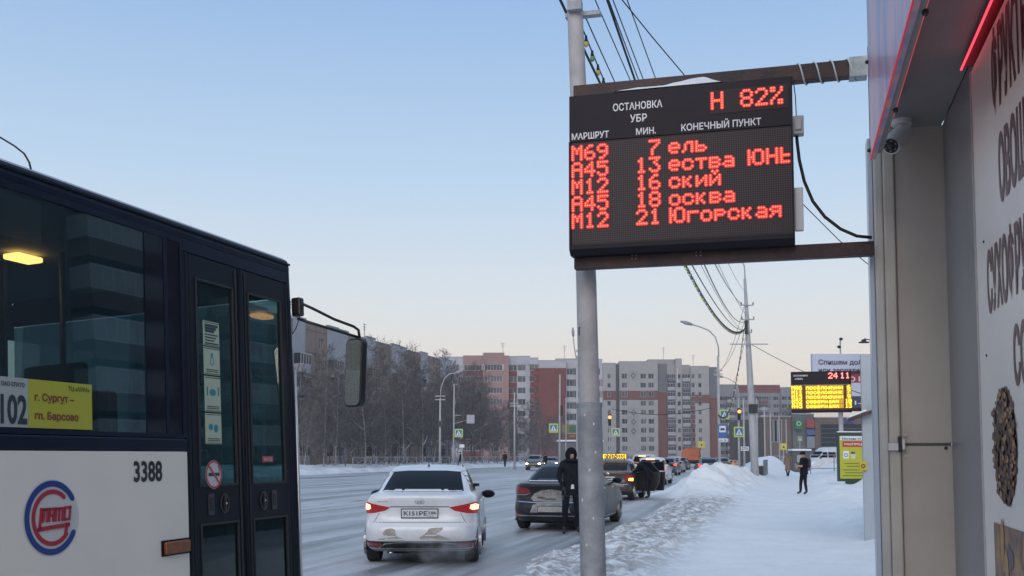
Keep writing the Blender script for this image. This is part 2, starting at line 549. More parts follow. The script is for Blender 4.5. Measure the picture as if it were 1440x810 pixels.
b = MB(); b.box(-0.085, -0.06, -0.05, -0.02, 2.33, 2.335); b.box(-0.088, -0.082, -0.05, -0.02, 2.29, 2.335); b.build('wire_clip', M_dark, t)
ms = MB()
for (zz, aa) in ((1.35, -0.6), (1.52, 0.1), (1.83, -0.2), (1.78, 0.5), (1.25, 0.3), (2.2, -0.9), (1.62, 0.6), (1.1, -0.3)):
    c = lp(zz)
    ms.blob((c[0] + 0.0725 * math.sin(aa), -0.0725 * math.cos(aa), zz), 0.006, 0.003, 0.009, 6, 4)
tag(ms.build('paint_fleck', M_white, t), kind='stuff')
# ------------------------------------------------------------------ LED arrivals board
GL = {
'М': '10001 11011 10101 10101 10001 10001 10001', 'А': '01110 10001 10001 11111 10001 10001 10001', '1': '00100 01100 00100 00100 00100 00100 01110',
'2': '01110 10001 00001 00010 00100 01000 11111', '3': '11111 00010 00100 00010 00001 10001 01110', '4': '00010 00110 01010 10010 11111 00010 00010',
'5': '11111 10000 11110 00001 00001 10001 01110', '6': '00110 01000 10000 11110 10001 10001 01110', '7': '11111 00001 00010 00100 01000 01000 01000',
'8': '01110 10001 10001 01110 10001 10001 01110', '9': '01110 10001 10001 01111 00001 00010 01100', '0': '01110 10001 10011 10101 11001 10001 01110',
'Н': '10001 10001 10001 11111 10001 10001 10001', '%': '11001 11001 00010 00100 01000 10011 10011', 'е': '00000 00000 01110 10001 11111 10000 01110',
'л': '00000 00000 00111 01001 01001 01001 10001', 'ь': '00000 00000 10000 10000 11110 10001 11110', 'с': '00000 00000 01110 10001 10000 10001 01110',
'т': '00000 00000 11111 00100 00100 00100 00100', 'в': '00000 00000 11110 10001 11110 10001 11110', 'а': '00000 00000 01110 00001 01111 10001 01111',
'Ю': '1001110 1010001 1010001 1110001 1010001 1010001 1001110', 'Ь': '10000 10000 10000 11110 10001 10001 11110', 'к': '00000 00000 10010 10100 11000 10100 10010',
'и': '00000 00000 10001 10011 10101 11001 10001', 'й': '01010 00100 10001 10011 10101 11001 10001', 'о': '00000 00000 01110 10001 10001 10001 01110',
'г': '00000 00000 11111 10000 10000 10000 10000', 'р': '00000 00000 11110 10001 11110 10000 10000', 'я': '00000 00000 01111 10001 01111 01001 10001',
'п': '00000 00000 11111 10001 10001 10001 10001', ' ': '00000 00000 00000 00000 00000 00000 00000', '.': '0 0 0 0 0 0 1', 'П': '11111 10001 10001 10001 10001 10001 10001',
'К': '10001 10010 10100 11000 10100 10010 10001', ':': '0 0 1 0 1 0 0', 'В': '11110 10001 10001 11110 10001 10001 11110', 'ы': '00000 00000 10001 10001 11001 10101 11001'}
def dots(text, c0, r0, adv=None):
    out = []; c = c0
    for ch in text:
        rows = GL[ch].split()
        for r, row in enumerate(rows):
            for k, bit in enumerate(row):
                if bit == '1': out.append((c + k, r0 + r))
        c += adv or len(rows[0]) + 1
    return out
BX0, BX1, BZ0, BZ1, BU = -1.157, 0.042, 2.735, 3.597, 5.50
W_ = BX1 - BX0
t = thing('arrivals_board', 'red lit bus arrivals board hung between the grey post and the kiosk', 'sign', SW(BX0, BU, 2.6), -A)
O = (BX0, BU, 2.6)
M_case = mat('board_case', (0.014, 0.012, 0.021), 0.45, spec=0.2, var=0.15, vs=5)
M_led_face = mat('led_module_face', (0.050, 0.038, 0.040), 0.8)
b = MB(); b.box(BX0, BX1, BU + 0.012, 5.60, BZ0, BZ1)
b.build('case', M_case, t, off=O, bevel=0.004)
b = MB(); b.box(BX0 + 0.002, BX1 - 0.002, BU, BU + 0.011, 3.332, BZ1 - 0.003); b.build('header_plate', M_case, t, off=O, bevel=0.002)
pan = MB(); pan.box(BX0 + 0.012, BX1 - 0.010, BU + 0.004, BU + 0.011, 2.752, 3.330); pan = pan.build('led_panel', M_led_face, t, off=O)
b = MB(); b.box(BX0 + 0.77, BX1 - 0.022, BU - 0.003, BU - 0.0005, 3.425, 3.553); b.build('led_panel', M_led_face, t, off=O)
for (xa_, xb_) in ((BX0, BX0 + 0.010), (BX1 - 0.009, BX1)):
    fr = MB(); fr.box(xa_, xb_, BU - 0.006, BU + 0.011, BZ0, 3.333); fr.build('edge_trim', M_case, t, off=O)
b = MB()                                                             # folded lip under the display
vs = []
for x in (BX0, BX1):
    vs += [(x, BU - 0.006, BZ0 + 0.018), (x, BU - 0.006, BZ0 - 0.004), (x, BU + 0.03, BZ0 - 0.032), (x, 5.60, BZ0 - 0.032), (x, 5.60, BZ0 + 0.018)]
b.add(vs, [(4, 3, 2, 1, 0), (5, 6, 7, 8, 9), (0, 1, 6, 5), (1, 2, 7, 6), (2, 3, 8, 7), (3, 4, 9, 8), (4, 0, 5, 9)])
b.build('lower_lip', M_case, t, off=O)
P_ = W_ * 0.98 / 99.0
def ledx(c): return BX0 + 0.016 + (c + 0.5) * P_
def ledz(r): return 3.322 - (r + 0.5) * P_
un = MB()
for r in range(47):
    for c in range(99):
        x, z = ledx(c), ledz(r)
        h = P_ * 0.27
        un.add([(x - h, BU + 0.0028, z - h), (x + h, BU + 0.0028, z - h), (x + h, BU + 0.0028, z + h), (x - h, BU + 0.0028, z + h)], [(0, 1, 2, 3)])
tag(un.build('unlit_led', mat('unlit_led_lens', (0.095, 0.076, 0.078), 0.6), t, off=O), kind='stuff')
lit = []
rows = [('М69', '7', 'ель', ''), ('А45', '13', 'ества', 'ЮНЬ'), ('М12', '16', 'ский', ''), ('А45', '18', 'осква', ''), ('М12', '21', 'Югорская', '')]
for i, (a_, b_, c_, d_) in enumerate(rows):
    r0 = 1 + i * 8
    lit += dots(a_, 0, r0)
    lit += dots(b_, 30 if len(b_) == 2 else 36, r0)
    lit += dots(c_, 45, r0)
    if d_: lit += [p for p in dots(d_, 80, r0) if p[0] < 98]
M_core = glow('led_core_red', (1.0, 0.095, 0.055), 3.6)
M_halo = glow('led_halo_red', (0.95, 0.02, 0.018), 0.85)  # dim glowing discs that paint in the halo round each lit LED
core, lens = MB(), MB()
for (c, r) in lit:
    core.disc(ledx(c), ledz(r), BU - 0.004, P_ * 0.36, 8)
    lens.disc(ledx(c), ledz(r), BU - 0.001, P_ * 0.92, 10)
Q_ = P_ * 1.08
for (c, r) in dots('Н', 0, 0) + dots('82%', 12, 0):
    x = BX0 + 0.772 + (c + 1) * Q_; z = 3.548 - (r + 1) * Q_ * 1.05
    core.disc(x, z, BU - 0.011, Q_ * 0.36, 8)
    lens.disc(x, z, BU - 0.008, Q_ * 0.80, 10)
tag(core.build('lit_led', M_core, t, off=O), kind='stuff')
tag(lens.build('led_halo', M_halo, t, off=O), kind='stuff')
M_print = mat('pale_print', (0.80, 0.80, 0.84), 0.5)
for (s, x0p, x1p, zb, hh) in (('ОСТАНОВКА', 0.207, 0.432, 3.488, 0.040), ('УБР', 0.285, 0.362, 3.418, 0.041), ('МАРШРУТ', 0.014, 0.187, 3.345, 0.036), ('МИН.', 0.312, 0.402, 3.345, 0.036), ('КОНЕЧНЫЙ ПУНКТ', 0.516, 0.865, 3.346, 0.037)):
    lettering('lettering', s, M_print, t, W_ * x0p, -0.001, zb - 2.6, W_ * (x1p - x0p), hh, 0.018)
for (zz0, zz1, xe) in ((3.602, 3.692, 0.415), (2.642, 2.715, 0.437)):
    b = MB(); b.box(BX0 + 0.005, xe, 5.601, 5.665, zz0, zz1)
    b.build('bracket_beam', M_rust, t, off=O, bevel=0.003)
b = MB()
for xx in (BX0 + 0.34, BX0 + 0.69):
    for dx, dz in ((-0.008, 0.018), (-0.008, 0), (0.014, 0.018), (0.014, 0.0)):
        b.blob((xx + dx, 5.597, 2.663 + dz + 0.02), 0.004, 0.004, 0.004, 6, 4)
tag(b.build('bolt', M_alu, t, off=O), kind='stuff')
b = MB(); b.box(0.335, 0.425, 5.59, 5.676, 3.595, 3.70); b.build('beam_wrap', mat('frosted_film', (0.42, 0.48, 0.5), 0.4, var=0.3, vs=20), t, off=O)
hx = [(lerp(0.05, 0.40, k / 96), 5.633 + 0.052 * math.cos(k / 96 * 2 * math.pi * 4.2), 3.647 + 0.058 * math.sin(k / 96 * 2 * math.pi * 4.2)) for k in range(97)]
b = MB(); b.tube(hx, 0.0045, 6); b.build('wound_cable', M_white, t, True, off=O)
bx = [on_u(1117, 165, 5.55), on_u(1130, 190, 5.55)]
b = MB(); b.box(BX1 + 0.001, BX1 + 0.055, 5.52, 5.58, bx[1][1], bx[0][1]); b.box(BX1 + 0.01, BX1 + 0.045, 5.51, 5.52, bx[1][1] + 0.02, bx[0][1] - 0.02)
b.build('junction_box', mat('grey_plastic', (0.42, 0.42, 0.43), 0.5), t, off=O, bevel=0.006)
b = MB(); b.box(BX1 + 0.001, BX1 + 0.045, 5.54, 5.57, on_u(1120, 325, 5.55)[1], on_u(1120, 264, 5.55)[1]); b.build('antenna_box', M_white, t, off=O, bevel=0.005)
cab = []
for (px, py) in ((1120, 188), (1121, 200), (1124, 225), (1131, 255), (1143, 283), (1160, 305), (1182, 322), (1205, 332), (1226, 334)):
    q = on_u(px, py, 5.56); cab.append((q[0], 5.56, q[1]))
b = MB(); b.tube(cab, 0.0085, 8); tag(b.build('power_cable', M_black, None, True), 'thick black cable looping from the red lit board down to its lower beam', 'cable')
bpy.data.objects['power_cable'].rotation_euler = (0, 0, -A)
b = MB(); q0, q1 = on_u(1115, 108, 5.57), on_u(1120, 166, 5.57)
b.tube([(q0[0], 5.57, q0[1]), ((q0[0] + q1[0]) / 2 + 0.004, 5.57, (q0[1] + q1[1]) / 2), (q1[0], 5.57, q1[1])], 0.003, 6)
b.build('thin_wire', M_black, t, True, off=O)
# snow lying on the upper edge of the board
b = MB(); x0, x1 = BX0 + 0.25, BX0 + 0.845
n = 48; vs = []; fs = []
for i in range(n + 1):
    f_ = i / n; x = lerp(x0, x1, f_)
    h = 0.034 * (0.25 * math.sin(math.pi * min(1, f_ * 2.2)) ** 1 + sm(0.35, 0.8, f_) * (1 - sm(0.82, 1, f_)) * 1.15 + 0.25 * math.sin(math.pi * f_)) + 0.003 * noise.noise(Vector((x * 20, 0, 0))) + 0.0015
    if i in (0, n): h = 0.001
    for (yy, k) in ((5.496, 0), (5.503, 0.7), (5.53, 1.0), (5.57, 0.95), (5.598, 0.6)):
        vs.append((x, yy, BZ1 + 0.0015 + h * k))
for i in range(n):
    for k in range(4):
        a = i * 5 + k; fs.append((a, a + 1, a + 6, a + 5)[::-1])
b.add(vs, fs)
o = tag(b.build('snow_ridge', M_snowcap, None, True, off=(x0, 5.5, BZ1)), 'thin drift of snow on the top edge of the red lit arrivals board', 'snow')
o.location = SW(x0, 5.5, BZ1); o.rotation_euler = (0, 0, -A)

# ------------------------------------------------------------------ near kiosk
KO = (0.8, 5.75, 0)
t = thing('kiosk', 'grey panelled fruit kiosk with red lit edges and a printed banner', 'kiosk', SW(*KO))
M_panel = mat('warm_grey_composite', (0.56, 0.49, 0.42), 0.42, 0.15, var=0.1, vs=1.5, bump=0.03, bs=3)
M_panel2 = mat('dark_grey_composite', (0.30, 0.285, 0.285), 0.38, 0.15, var=0.1, vs=1.2)
M_soff = mat('soffit_grey', (0.30, 0.28, 0.28), 0.5, var=0.08, vs=2)
M_trim = mat('pale_trim', (0.50, 0.48, 0.46), 0.35, 0.2, var=0.12, vs=6)
M_redline = glow('red_led_strip', (1.0, 0.03, 0.045), 0.25, (0.5, 0.02, 0.03))
M_redglow = glow('red_neon', (1.0, 0.06, 0.10), 1.7, (0.5, 0.02, 0.03))
b = MB(); b.box(0.83, 4.6, -3.5, 5.74, 0, 3.9); b.build('body', M_panel2, t, off=KO)
for (u0, u1) in ((4.72, 5.708), (3.3, 4.715), (1.9, 3.295), (-3.5, 1.895)):
    b = MB(); b.box(0.80, 0.83, u0, u1, 0.05, 3.34); b.build('wall_panel', M_panel2, t, off=KO, bevel=0.004)
for (z0, z1) in ((0.05, 1.652), (1.664, 3.335)):
    b = MB(); b.box(0.555, 0.829, 5.712, 5.76, z0, z1); b.build('column_panel', M_panel, t, off=KO, bevel=0.006)
b = MB(); b.box(0.57, 0.798, 5.72, 5.765, 1.650, 1.666); b.build('joint', mat('joint_grey', (0.10, 0.095, 0.09), 0.6), t, off=KO)
b = MB(); b.box(0.495, 0.552, 5.69, 5.78, 0.0, 3.335); b.build('corner_post', mat('beige_post', (0.60, 0.54, 0.47), 0.4, 0.1, var=0.1, vs=4), t, off=KO, bevel=0.008)
b = MB(); b.box(0.45, 0.494, 5.70, 5.80, 0.0, 3.335); b.build('corner_post', mat('light_beige_post', (0.58, 0.55, 0.51), 0.35, 0.1, var=0.1, vs=4), t, off=KO, bevel=0.008)
b = MB(); b.box(0.424, 0.448, 5.74, 5.86, 0.0, 3.3); b.build('edge_strip', mat('blue_white_edge', (0.52, 0.58, 0.66), 0.3), t, off=KO, bevel=0.004)
hg = MB(); hg.box(0.485, 0.55, 5.655, 5.69, 1.625, 1.668); hg.box(0.552, 0.572, 5.66, 5.71, 1.63, 1.69); hg.build('latch', M_alu, t, off=KO, bevel=0.004)
hg = MB(); hg.box(0.535, 0.55, 5.65, 5.689, 1.62, 1.70); hg.build('latch_lever', M_dark, t, off=KO, bevel=0.003)
for zz in (1.6, 1.71):
    b = MB(); b.tube([(0.575, 5.708, zz), (0.575, 5.698, zz)], 0.011, 10); b.build('rivet', M_trim, t, off=KO)
b = MB(); b.tube([(0.77, 5.708, 1.64), (0.77, 5.70, 1.64)], 0.009, 10); b.build('rivet', M_dark, t, off=KO)
for (u0, u1) in ((3.66, 5.75), (2.3, 3.64), (0.9, 2.28), (-3.5, 0.88)):
    b = MB(); b.box(0.52, 0.80, u0, u1, 3.342, 3.362); b.build('soffit_panel', M_soff, t, off=KO, bevel=0.003)
b = MB(); b.box(0.44, 0.83, -3.5, 5.75, 3.366, 3.40); b.build('soffit_backing', M_dark, t, off=KO)
M_fas = mat('fascia_print', (0.66, 0.40, 0.44), 0.4, 0.0, col2=(0.30, 0.30, 0.50), vs=2.6, stretch=(1, 2.2, 0.5), coat=0.1, lo=0.4, hi=0.6, detail=1)
b = MB(); b.box(0.400, 0.425, -3.5, 5.22, 3.04, 4.7); b.build('fascia_sheet', M_fas, t, off=KO)
b = MB(); b.box(0.426, 0.455, -3.5, 5.21, 3.065, 4.7); b.build('fascia_core', M_soff, t, off=KO)
b = MB(); b.add([(0.456, -3.5, 3.09), (0.519, -3.5, 3.335), (0.456, -3.5, 3.335), (0.456, 5.2, 3.09), (0.519, 5.2, 3.335), (0.456, 5.2, 3.335)], [(0, 1, 4, 3), (1, 2, 5, 4), (2, 0, 3, 5), (0, 2, 1), (3, 4, 5)])
b.build('fascia_return', mat('return_grey', (0.24, 0.2, 0.21), 0.4), t, off=KO)
b = MB(); b.box(0.3965, 0.402, -3.5, 5.222, 3.034, 3.042); b.build('red_edge', M_redline, t, off=KO)
b = MB(); b.tube([(0.49, -3.5, 3.19), (0.49, 5.05, 3.19)], 0.006, 8); b.build('red_tube', glow('red_tube_dim', (1, 0.05, 0.07), 0.7, (0.5, 0.05, 0.06)), t, True, off=KO)
for uu in (4.55, 3.55):
    b = MB(); b.blob((0.455, uu, 3.06), 0.012, 0.02, 0.012, 8, 5); b.build('clip', M_dark, t, off=KO)
for zz in (3.52, 3.08):
    b = MB(); b.blob((0.394, 5.20, zz), 0.010, 0.010, 0.010, 8, 5); b.build('screw', M_dark, t, off=KO)
b = MB(); b.box(0.386, 0.398, -3.5, 5.235, 3.535, 3.54) if False else b.box(0.398, 0.40, 5.205, 5.215, 3.04, 3.6); b.build('edge_line', M_dark, t, off=KO)
# banner on the kiosk wall
BN = (0.778, 4.70, 0.25)
t = thing('banner', 'pink lit white banner naming fruit, vegetables and dried fruit on the kiosk wall', 'banner', SW(*BN), math.pi - A + math.pi / 2)
t.rotation_euler = (0, 0, -A - math.pi / 2)        # local x runs from the far end toward the camera, -y faces the street
M_ban = mat('banner_vinyl', (0.92, 0.83, 0.74), 0.35, 0.0, var=0.04, vs=1.5)
b = MB(); b.box(0, 3.4, 0, 0.012, 0, 3.0); b.build('sheet', M_ban, t, bevel=0.003)
M_bt = mat('plum_print', (0.13, 0.045, 0.05), 0.4)
b = MB(); b.box(-0.012, -0.001, -0.006, 0.02, 0, 3.0); b.build('edge_profile', M_trim, t)
def wb(px, py):
    q = on_v(px, py, BN[0]); return (BN[1] - q[0], q[1] - BN[2])
def btext(s, p_lt, p_lb, adv):
    a_ = wb(*p_lt); c_ = wb(*p_lb); h = a_[1] - c_[1]
    for i, ch in enumerate(s):
        wd = h * (adv * 1.3 if ch in 'ФЮЩШ' else adv)
        pass
    return a_, c_, h
TXT = []
for (s, tl, bl_, wfac) in (('ФРУКТЫ', (1393, 58), (1397, 160), 0.33), ('ОВОЩИ', (1403, 196), (1407, 283), 0.42), ('СУХОФРУКТЫ', (1386, 360), (1392, 438), 0.39), ('СОКИ', (1424, 462), (1428, 540), 0.5)):
    a_ = wb(*tl); c_ = wb(*bl_); h = a_[1] - c_[1]
    lettering('lettering', s, M_bt, t, (a_[0] + c_[0]) / 2, -0.001, c_[1], h * wfac * len(s) * 1.12, h, 0.03)
# printed nut cluster and fruit, raised print pieces
rb = random.Random(3)
c_ = wb(1414, 628); e_ = wb(1397, 628)
rx = (c_[0] - e_[0]) * 1.0; rz = (wb(1414, 535)[1] - c_[1])
M_nut = [mat('nut_print_%s' % n_, c, 0.5) for n_, c in (('brown', (0.16, 0.065, 0.03)), ('tan', (0.38, 0.22, 0.09)), ('gold', (0.46, 0.28, 0.10)), ('dark', (0.06, 0.025, 0.02)))]
b = MB()
b.mi = 3
b.add([(c_[0] + rx * .9 * q_ * math.cos(2 * math.pi * k_ / 40), -0.002, c_[1] + rz * .9 * q_ * math.sin(2 * math.pi * k_ / 40)) for k_ in range(40) for q_ in [1 + .10 * noise.noise(Vector((k_ * .8, 4, 0)))]], [tuple(range(40))])
for k in range(300):
    a_ = rb.uniform(0, 6.28); r_ = math.sqrt(rb.random()) * (0.90 + 0.12 * noise.noise(Vector((a_ * 2.2, 1, 5))))
    b.mi = rb.choice([0, 0, 0, 1, 3, 3, 0, 1])
    s_ = rb.uniform(0.010, 0.017)
    b.disc(c_[0] + rx * r_ * math.cos(a_), c_[1] + rz * r_ * math.sin(a_), -0.003 - 0.00002 * k, s_ * rb.uniform(1.3, 2.2), 7, s_ * rb.uniform(0.6, 1.0))
tag(b.build('nut_print', M_nut, t), kind='stuff')
e0 = wb(1400, 735)
b = MB(); b.box(e0[0] - 0.02, 3.38, -0.003, -0.0012, 0.02, e0[1]); b.build('fruit_photo', mat('photo_plum', (0.10, 0.055, 0.07), 0.4, col2=(0.42, 0.24, 0.10), vs=9, detail=3), t)
b = MB()
for k in range(60):
    b.mi = rb.choice([0, 1, 2])
    x_ = e0[0] + rb.uniform(0.0, 0.9); z_ = rb.uniform(0.3, e0[1] - 0.04)
    b.disc(x_, z_, -0.004 - 0.00003 * k, rb.uniform(0.02, 0.05), 10, rb.uniform(0.03, 0.09))
tag(b.build('fruit_print', [mat('print_apricot', (0.5, 0.25, 0.07), 0.4), mat('print_fig', (0.13, 0.08, 0.12), 0.4), mat('print_date', (0.2, 0.09, 0.05), 0.4)], t), kind='stuff')
b = MB(); b.tube([(-0.02, -0.035, 3.02), (3.3, -0.035, 3.02)], 0.005, 8); b.build('neon_tube', M_redglow, t, True)
b = MB(); b.box(-0.03, 3.4, -0.03, 0.012, 3.032, 3.06); b.build('tube_channel', mat('red_channel', (0.35, 0.02, 0.03), 0.35), t)
for (px, py) in ((1384, 340), (1388, 500)):
    q = wb(px, py); b = MB(); b.blob((q[0], -0.002, q[1]), 0.006, 0.004, 0.006, 8, 4); b.build('screw', M_dark, t)
# security camera under the soffit
q = on_u(1250, 205, 5.45)
SC = (0.585, 5.60, 3.342)
t = thing('security_camera', 'white bullet security camera under the kiosk soffit', 'camera', SW(*SC), -A)
t.scale = (1.45, 1.45, 1.45)
M_camw = mat('camera_shell', (0.85, 0.85, 0.83), 0.35)
b = MB(); b.tube([(0, 0, 0), (0, 0, -0.018)], 0.036, 20); b.build('base', M_camw, t, True, sharp=40)
b = MB(); b.tube([(0, 0, -0.018), (-0.01, -0.01, -0.045)], 0.013, 12); b.build('arm', M_camw, t, True)
d_ = Vector((-0.42, -0.75, -0.55)).normalized(); c0 = Vector((0.005, 0.012, -0.05)); c1 = c0 + d_ * 0.115
b = MB(); b.tube([c0, c0 + d_ * 0.01, c1 - d_ * 0.004, c1], [0.022, 0.030, 0.033, 0.030], 20); b.build('body', M_camw, t, True, sharp=40)
b = MB(); b.tube([c1 + d_ * 0.001, c1 + d_ * 0.004], 0.026, 20); le = b.build('lens_plate', M_black, t, True, sharp=40)
b = MB(); b.tube([c1 + d_ * 0.0045, c1 + d_ * 0.007], 0.011, 14); b.build('lens', mat('lens_glass', (0.02, 0.02, 0.03), 0.05), t, True)
u_ = d_.cross(Vector((1, 0, 0))).normalized()
b = MB()
for k in range(6):
    a_ = k * math.pi / 3; s_ = d_.cross(u_)
    b.blob(c1 + d_ * 0.004 + (u_ * math.cos(a_) + s_ * math.sin(a_)) * 0.019, 0.003, 0.003, 0.003, 6, 4)
b.build('infrared_led', mat('ir_led', (0.3, 0.3, 0.32), 0.2), t)
b = MB()
vs = []; n_ = 10
for k in range(n_ + 1):
    a_ = math.pi * k / n_
    s_ = d_.cross(u_).normalized(); up_ = s_.cross(d_).normalized()
    if up_.z < 0: up_ = -up_
    off = (s_ * math.cos(a_) + up_ * math.sin(a_)) * 0.037
    vs += [c0 + off - d_ * 0.01, c1 + off + d_ * 0.02]
b.add(vs, [(2 * k, 2 * k + 1, 2 * k + 3, 2 * k + 2) for k in range(n_)]); b.build('sun_hood', M_camw, t, True)

# ------------------------------------------------------------------ bus
BR = Matrix.Rotation(math.pi / 2 + math.radians(-17.5), 3, 'Z') @ Matrix.Rotation(math.radians(-3), 3, 'X')
BROOT = at(405, 365, 7.35) - BR @ Vector((0, 0, 3.0))
t = thing('city_bus', 'white and navy city bus with folding front door stopped at the kerb', 'bus', BROOT, 0)
t.rotation_euler = BR.to_euler()
bus = t
M_bw = mat('bus_white', (0.80, 0.76, 0.67), 0.4, coat=0.1, col2=(0.70, 0.67, 0.60), vs=1.3, lo=0.3, hi=0.75)
M_bn = mat('bus_navy', (0.006, 0.012, 0.030), 0.4, coat=0.0, spec=0.16, var=0.2, vs=3)
M_br = mat('bus_roof', (0.30, 0.31, 0.36), 0.5, var=0.1, vs=3)
M_seal = mat('door_rubber', (0.007, 0.011, 0.019), 0.5, spec=0.15)
LB = -11.0
def bbox(name, x0, x1, y0, y1, z0, z1, m, parent=None, bev=0.004):
    b = MB(); b.box(x0, x1, y0, y1, z0, z1)
    return b.build(name, m, parent or bus, bevel=bev)
# lower side panels, skirt, far side, floor, rear, front
bbox('side_panel', -4.0, -1.262, 0.0, 0.03, 0.32, 1.612, M_bw)
bbox('side_panel', -7.0, -4.006, 0.0, 0.03, 0.32, 1.612, M_bw)
bbox('side_panel', LB, -7.006, 0.0, 0.03, 0.32, 1.612, M_bw)
bbox('far_side', LB, 0, 2.46, 2.5, 0.32, 1.75, M_bn)
bbox('floor', LB, 0, 0.035, 2.46, 0.30, 0.36, M_seal)
bbox('rear_wall', LB - 0.03, LB, 0, 2.5, 0.32, 3.0, M_bw)
bbox('belt_rail', LB, -1.262, -0.004, 0.03, 1.614, 1.69, M_bn, bev=0.012)
b = MB()
b.box(LB, -1.262, 0.0, 0.03, 1.692, 1.715); b.box(LB, -1.262, 0.0, 0.03, 2.865, 2.90)
for xx in (-1.42, -1.262): b.box(xx - 0.03, xx, 0.0, 0.029, 1.716, 2.864)
for xx in (-2.95, -4.5, -6.1, -7.7, -9.3): b.box(xx - 0.04, xx, 0.0, 0.029, 1.716, 2.864)
b.build('window_frame', M_bn, bus)
# curved cant rail and roof (profile across, swept along)
prof = [(0.0, 2.901), (-0.005, 2.93), (0.0, 2.965), (0.012, 2.99), (0.05, 3.015), (0.15, 3.04), (0.5, 3.075), (1.25, 3.1), (2.0, 3.075), (2.35, 3.04), (2.49, 2.99), (2.5, 2.90), (2.47, 2.90), (2.4, 2.96), (1.25, 3.04), (0.1, 2.97), (0.03, 2.905)]
b = MB(); vs = [(LB, p[0], p[1]) for p in prof] + [(0.0, p[0], p[1]) for p in prof]
n = len(prof)
for k in range(n):
    b.mi = 0 if k < 3 or k > 9 else 1
    b.add([vs[k], vs[(k + 1) % n], vs[(k + 1) % n + n], vs[k + n]], [(0, 3, 2, 1)])
b.build('roof', [M_bn, M_br], bus, True, sharp=35)
b = MB(); b.box(LB, 0.01, -0.012, -0.004, 2.952, 2.968); b.build('gutter', M_seal, bus, bevel=0.003)
# windows
M_bg = glass('bus_window_glass', (0.46, 0.60, 0.63), (0.03, 0.075, 0.095), 0.80, 1.85)
for (x0, x1) in ((-2.95, -1.45), (-4.5, -2.99), (-6.1, -4.54), (-7.7, -6.14), (-9.3, -7.74), (-10.9, -9.34)):
    b = MB(); b.box(x0, x1, 0.010, 0.016, 1.716, 2.864); b.build('side_window', M_bg, bus)
b = MB(); b.box(-1.42, -1.292, 0.006, 0.012, 1.716, 2.864); b.build('narrow_panel', mat('black_gloss', (0.008, 0.01, 0.018), 0.06), bus)
b = MB(); b.box(-1.62, -1.45, 0.004, 0.009, 1.716, 2.864); b.build('blacked_pane', mat('black_gloss', (0.008, 0.01, 0.018), 0.06), bus)
# header above the door, pillars
bbox('door_header', -1.262, 0.0, 0.0, 0.03, 2.822, 2.9, M_bn)
bbox('door_pillar', -1.262, -1.215, -0.006, 0.03, 0.3, 2.82, M_seal, bev=0.014)
bbox('door_pillar', -0.05, -0.012, -0.010, 0.03, 0.3, 2.82, M_seal, bev=0.014)
b = MB()
b.tube([(-0.012, 0.02, 0.3), (0.0, 0.02, 1.2), (0.0, 0.02, 2.0), (-0.012, 0.03, 2.95)], 0.035, 10); b.build('front_corner', M_bn, bus, True)
b = MB(); b.tube([(0.022, -0.012, 0.3), (0.025, -0.012, 1.2), (0.025, -0.012, 2.2)], 0.011, 10); b.build('corner_moulding', M_alu, bus, True)
bbox('front_panel', 0.0, 0.05, 0.05, 2.45, 0.3, 1.35, M_bw)
b = MB(); b.box(0.0, 0.02, 0.06, 2.44, 1.36, 2.72); b.build('windscreen', M_bg, bus)
bbox('front_header', 0.0, 0.03, 0.05, 2.45, 2.73, 2.97, M_bn)
M_bg2 = glass('door_glass', (0.66, 0.80, 0.80), (0.04, 0.10, 0.11), 0.82, 1.45)
M_bg3 = glass('lower_door_glass', (0.30, 0.46, 0.48), (0.012, 0.04, 0.05), 0.7, 1.4)
def door_leaf(x0, x1, flip):
    d = MB()
    gx0, gx1 = x0 + 0.065, x1 - 0.065
    d.box(x0, gx0, 0, 0.028, 0.34, 2.815); d.box(gx1, x1, 0, 0.028, 0.34, 2.815)
    d.box(gx0, gx1, 0, 0.028, 2.68, 2.815); d.box(gx0, gx1, 0, 0.028, 1.18, 1.40); d.box(gx0, gx1, 0, 0.028, 0.34, 0.46)
    leaf = d.build('door_leaf', M_seal, bus)
    for (z0, z1, m) in ((1.401, 2.679, M_bg2), (0.461, 1.179, M_bg3)):
        g_ = MB(); g_.box(gx0, gx1, 0.010, 0.015, z0, z1); g_.build('door_glass', m, leaf)
        f_ = MB()
        for (a0, a1, c0, c1) in ((gx0, gx0 + 0.014, z0, z1), (gx1 - 0.014, gx1, z0, z1), (gx0 + 0.014, gx1 - 0.014, z0, z0 + 0.014), (gx0 + 0.014, gx1 - 0.014, z1 - 0.014, z1)):
            f_.box(a0, a1, -0.006, 0.009, c0, c1)
        f_.build('glass_seal', M_black, leaf, bevel=0.003)
    h_ = MB()
    hx = gx0 + (0.10 if flip else 0.225)
    h_.ring(hx + 0.03, 1.29, -0.008, -0.001, 0.048, 0.062, 0.010)
    h_.box(hx + 0.022, hx + 0.038, -0.016, -0.001, 1.24, 1.34)
    hx2 = gx0 + (0.265 if flip else 0.11)
    h_.box(hx2 - 0.03, hx2 + 0.03, -0.006, -0.001, 1.225, 1.355)
    h_.mi = 2; h_.box(hx2 - 0.014, hx2 + 0.014, -0.009, -0.0065, 1.25, 1.33); h_.mi = 1; h_.blob((hx + 0.03, -0.018, 1.29), 0.007, 0.005, 0.007, 8, 5)
    h_.build('handle', [mat('handle_black', (0.03, 0.032, 0.038), 0.35), M_alu, M_black], leaf)
    return leaf
L1 = door_leaf(-1.21, -0.665, False)
L2 = door_leaf(-0.625, -0.06, True)
b = MB(); b.tube([(-0.645, 0.004, 0.34), (-0.645, 0.004, 2.815)], 0.021, 12); b.build('centre_seal', M_seal, bus, True)
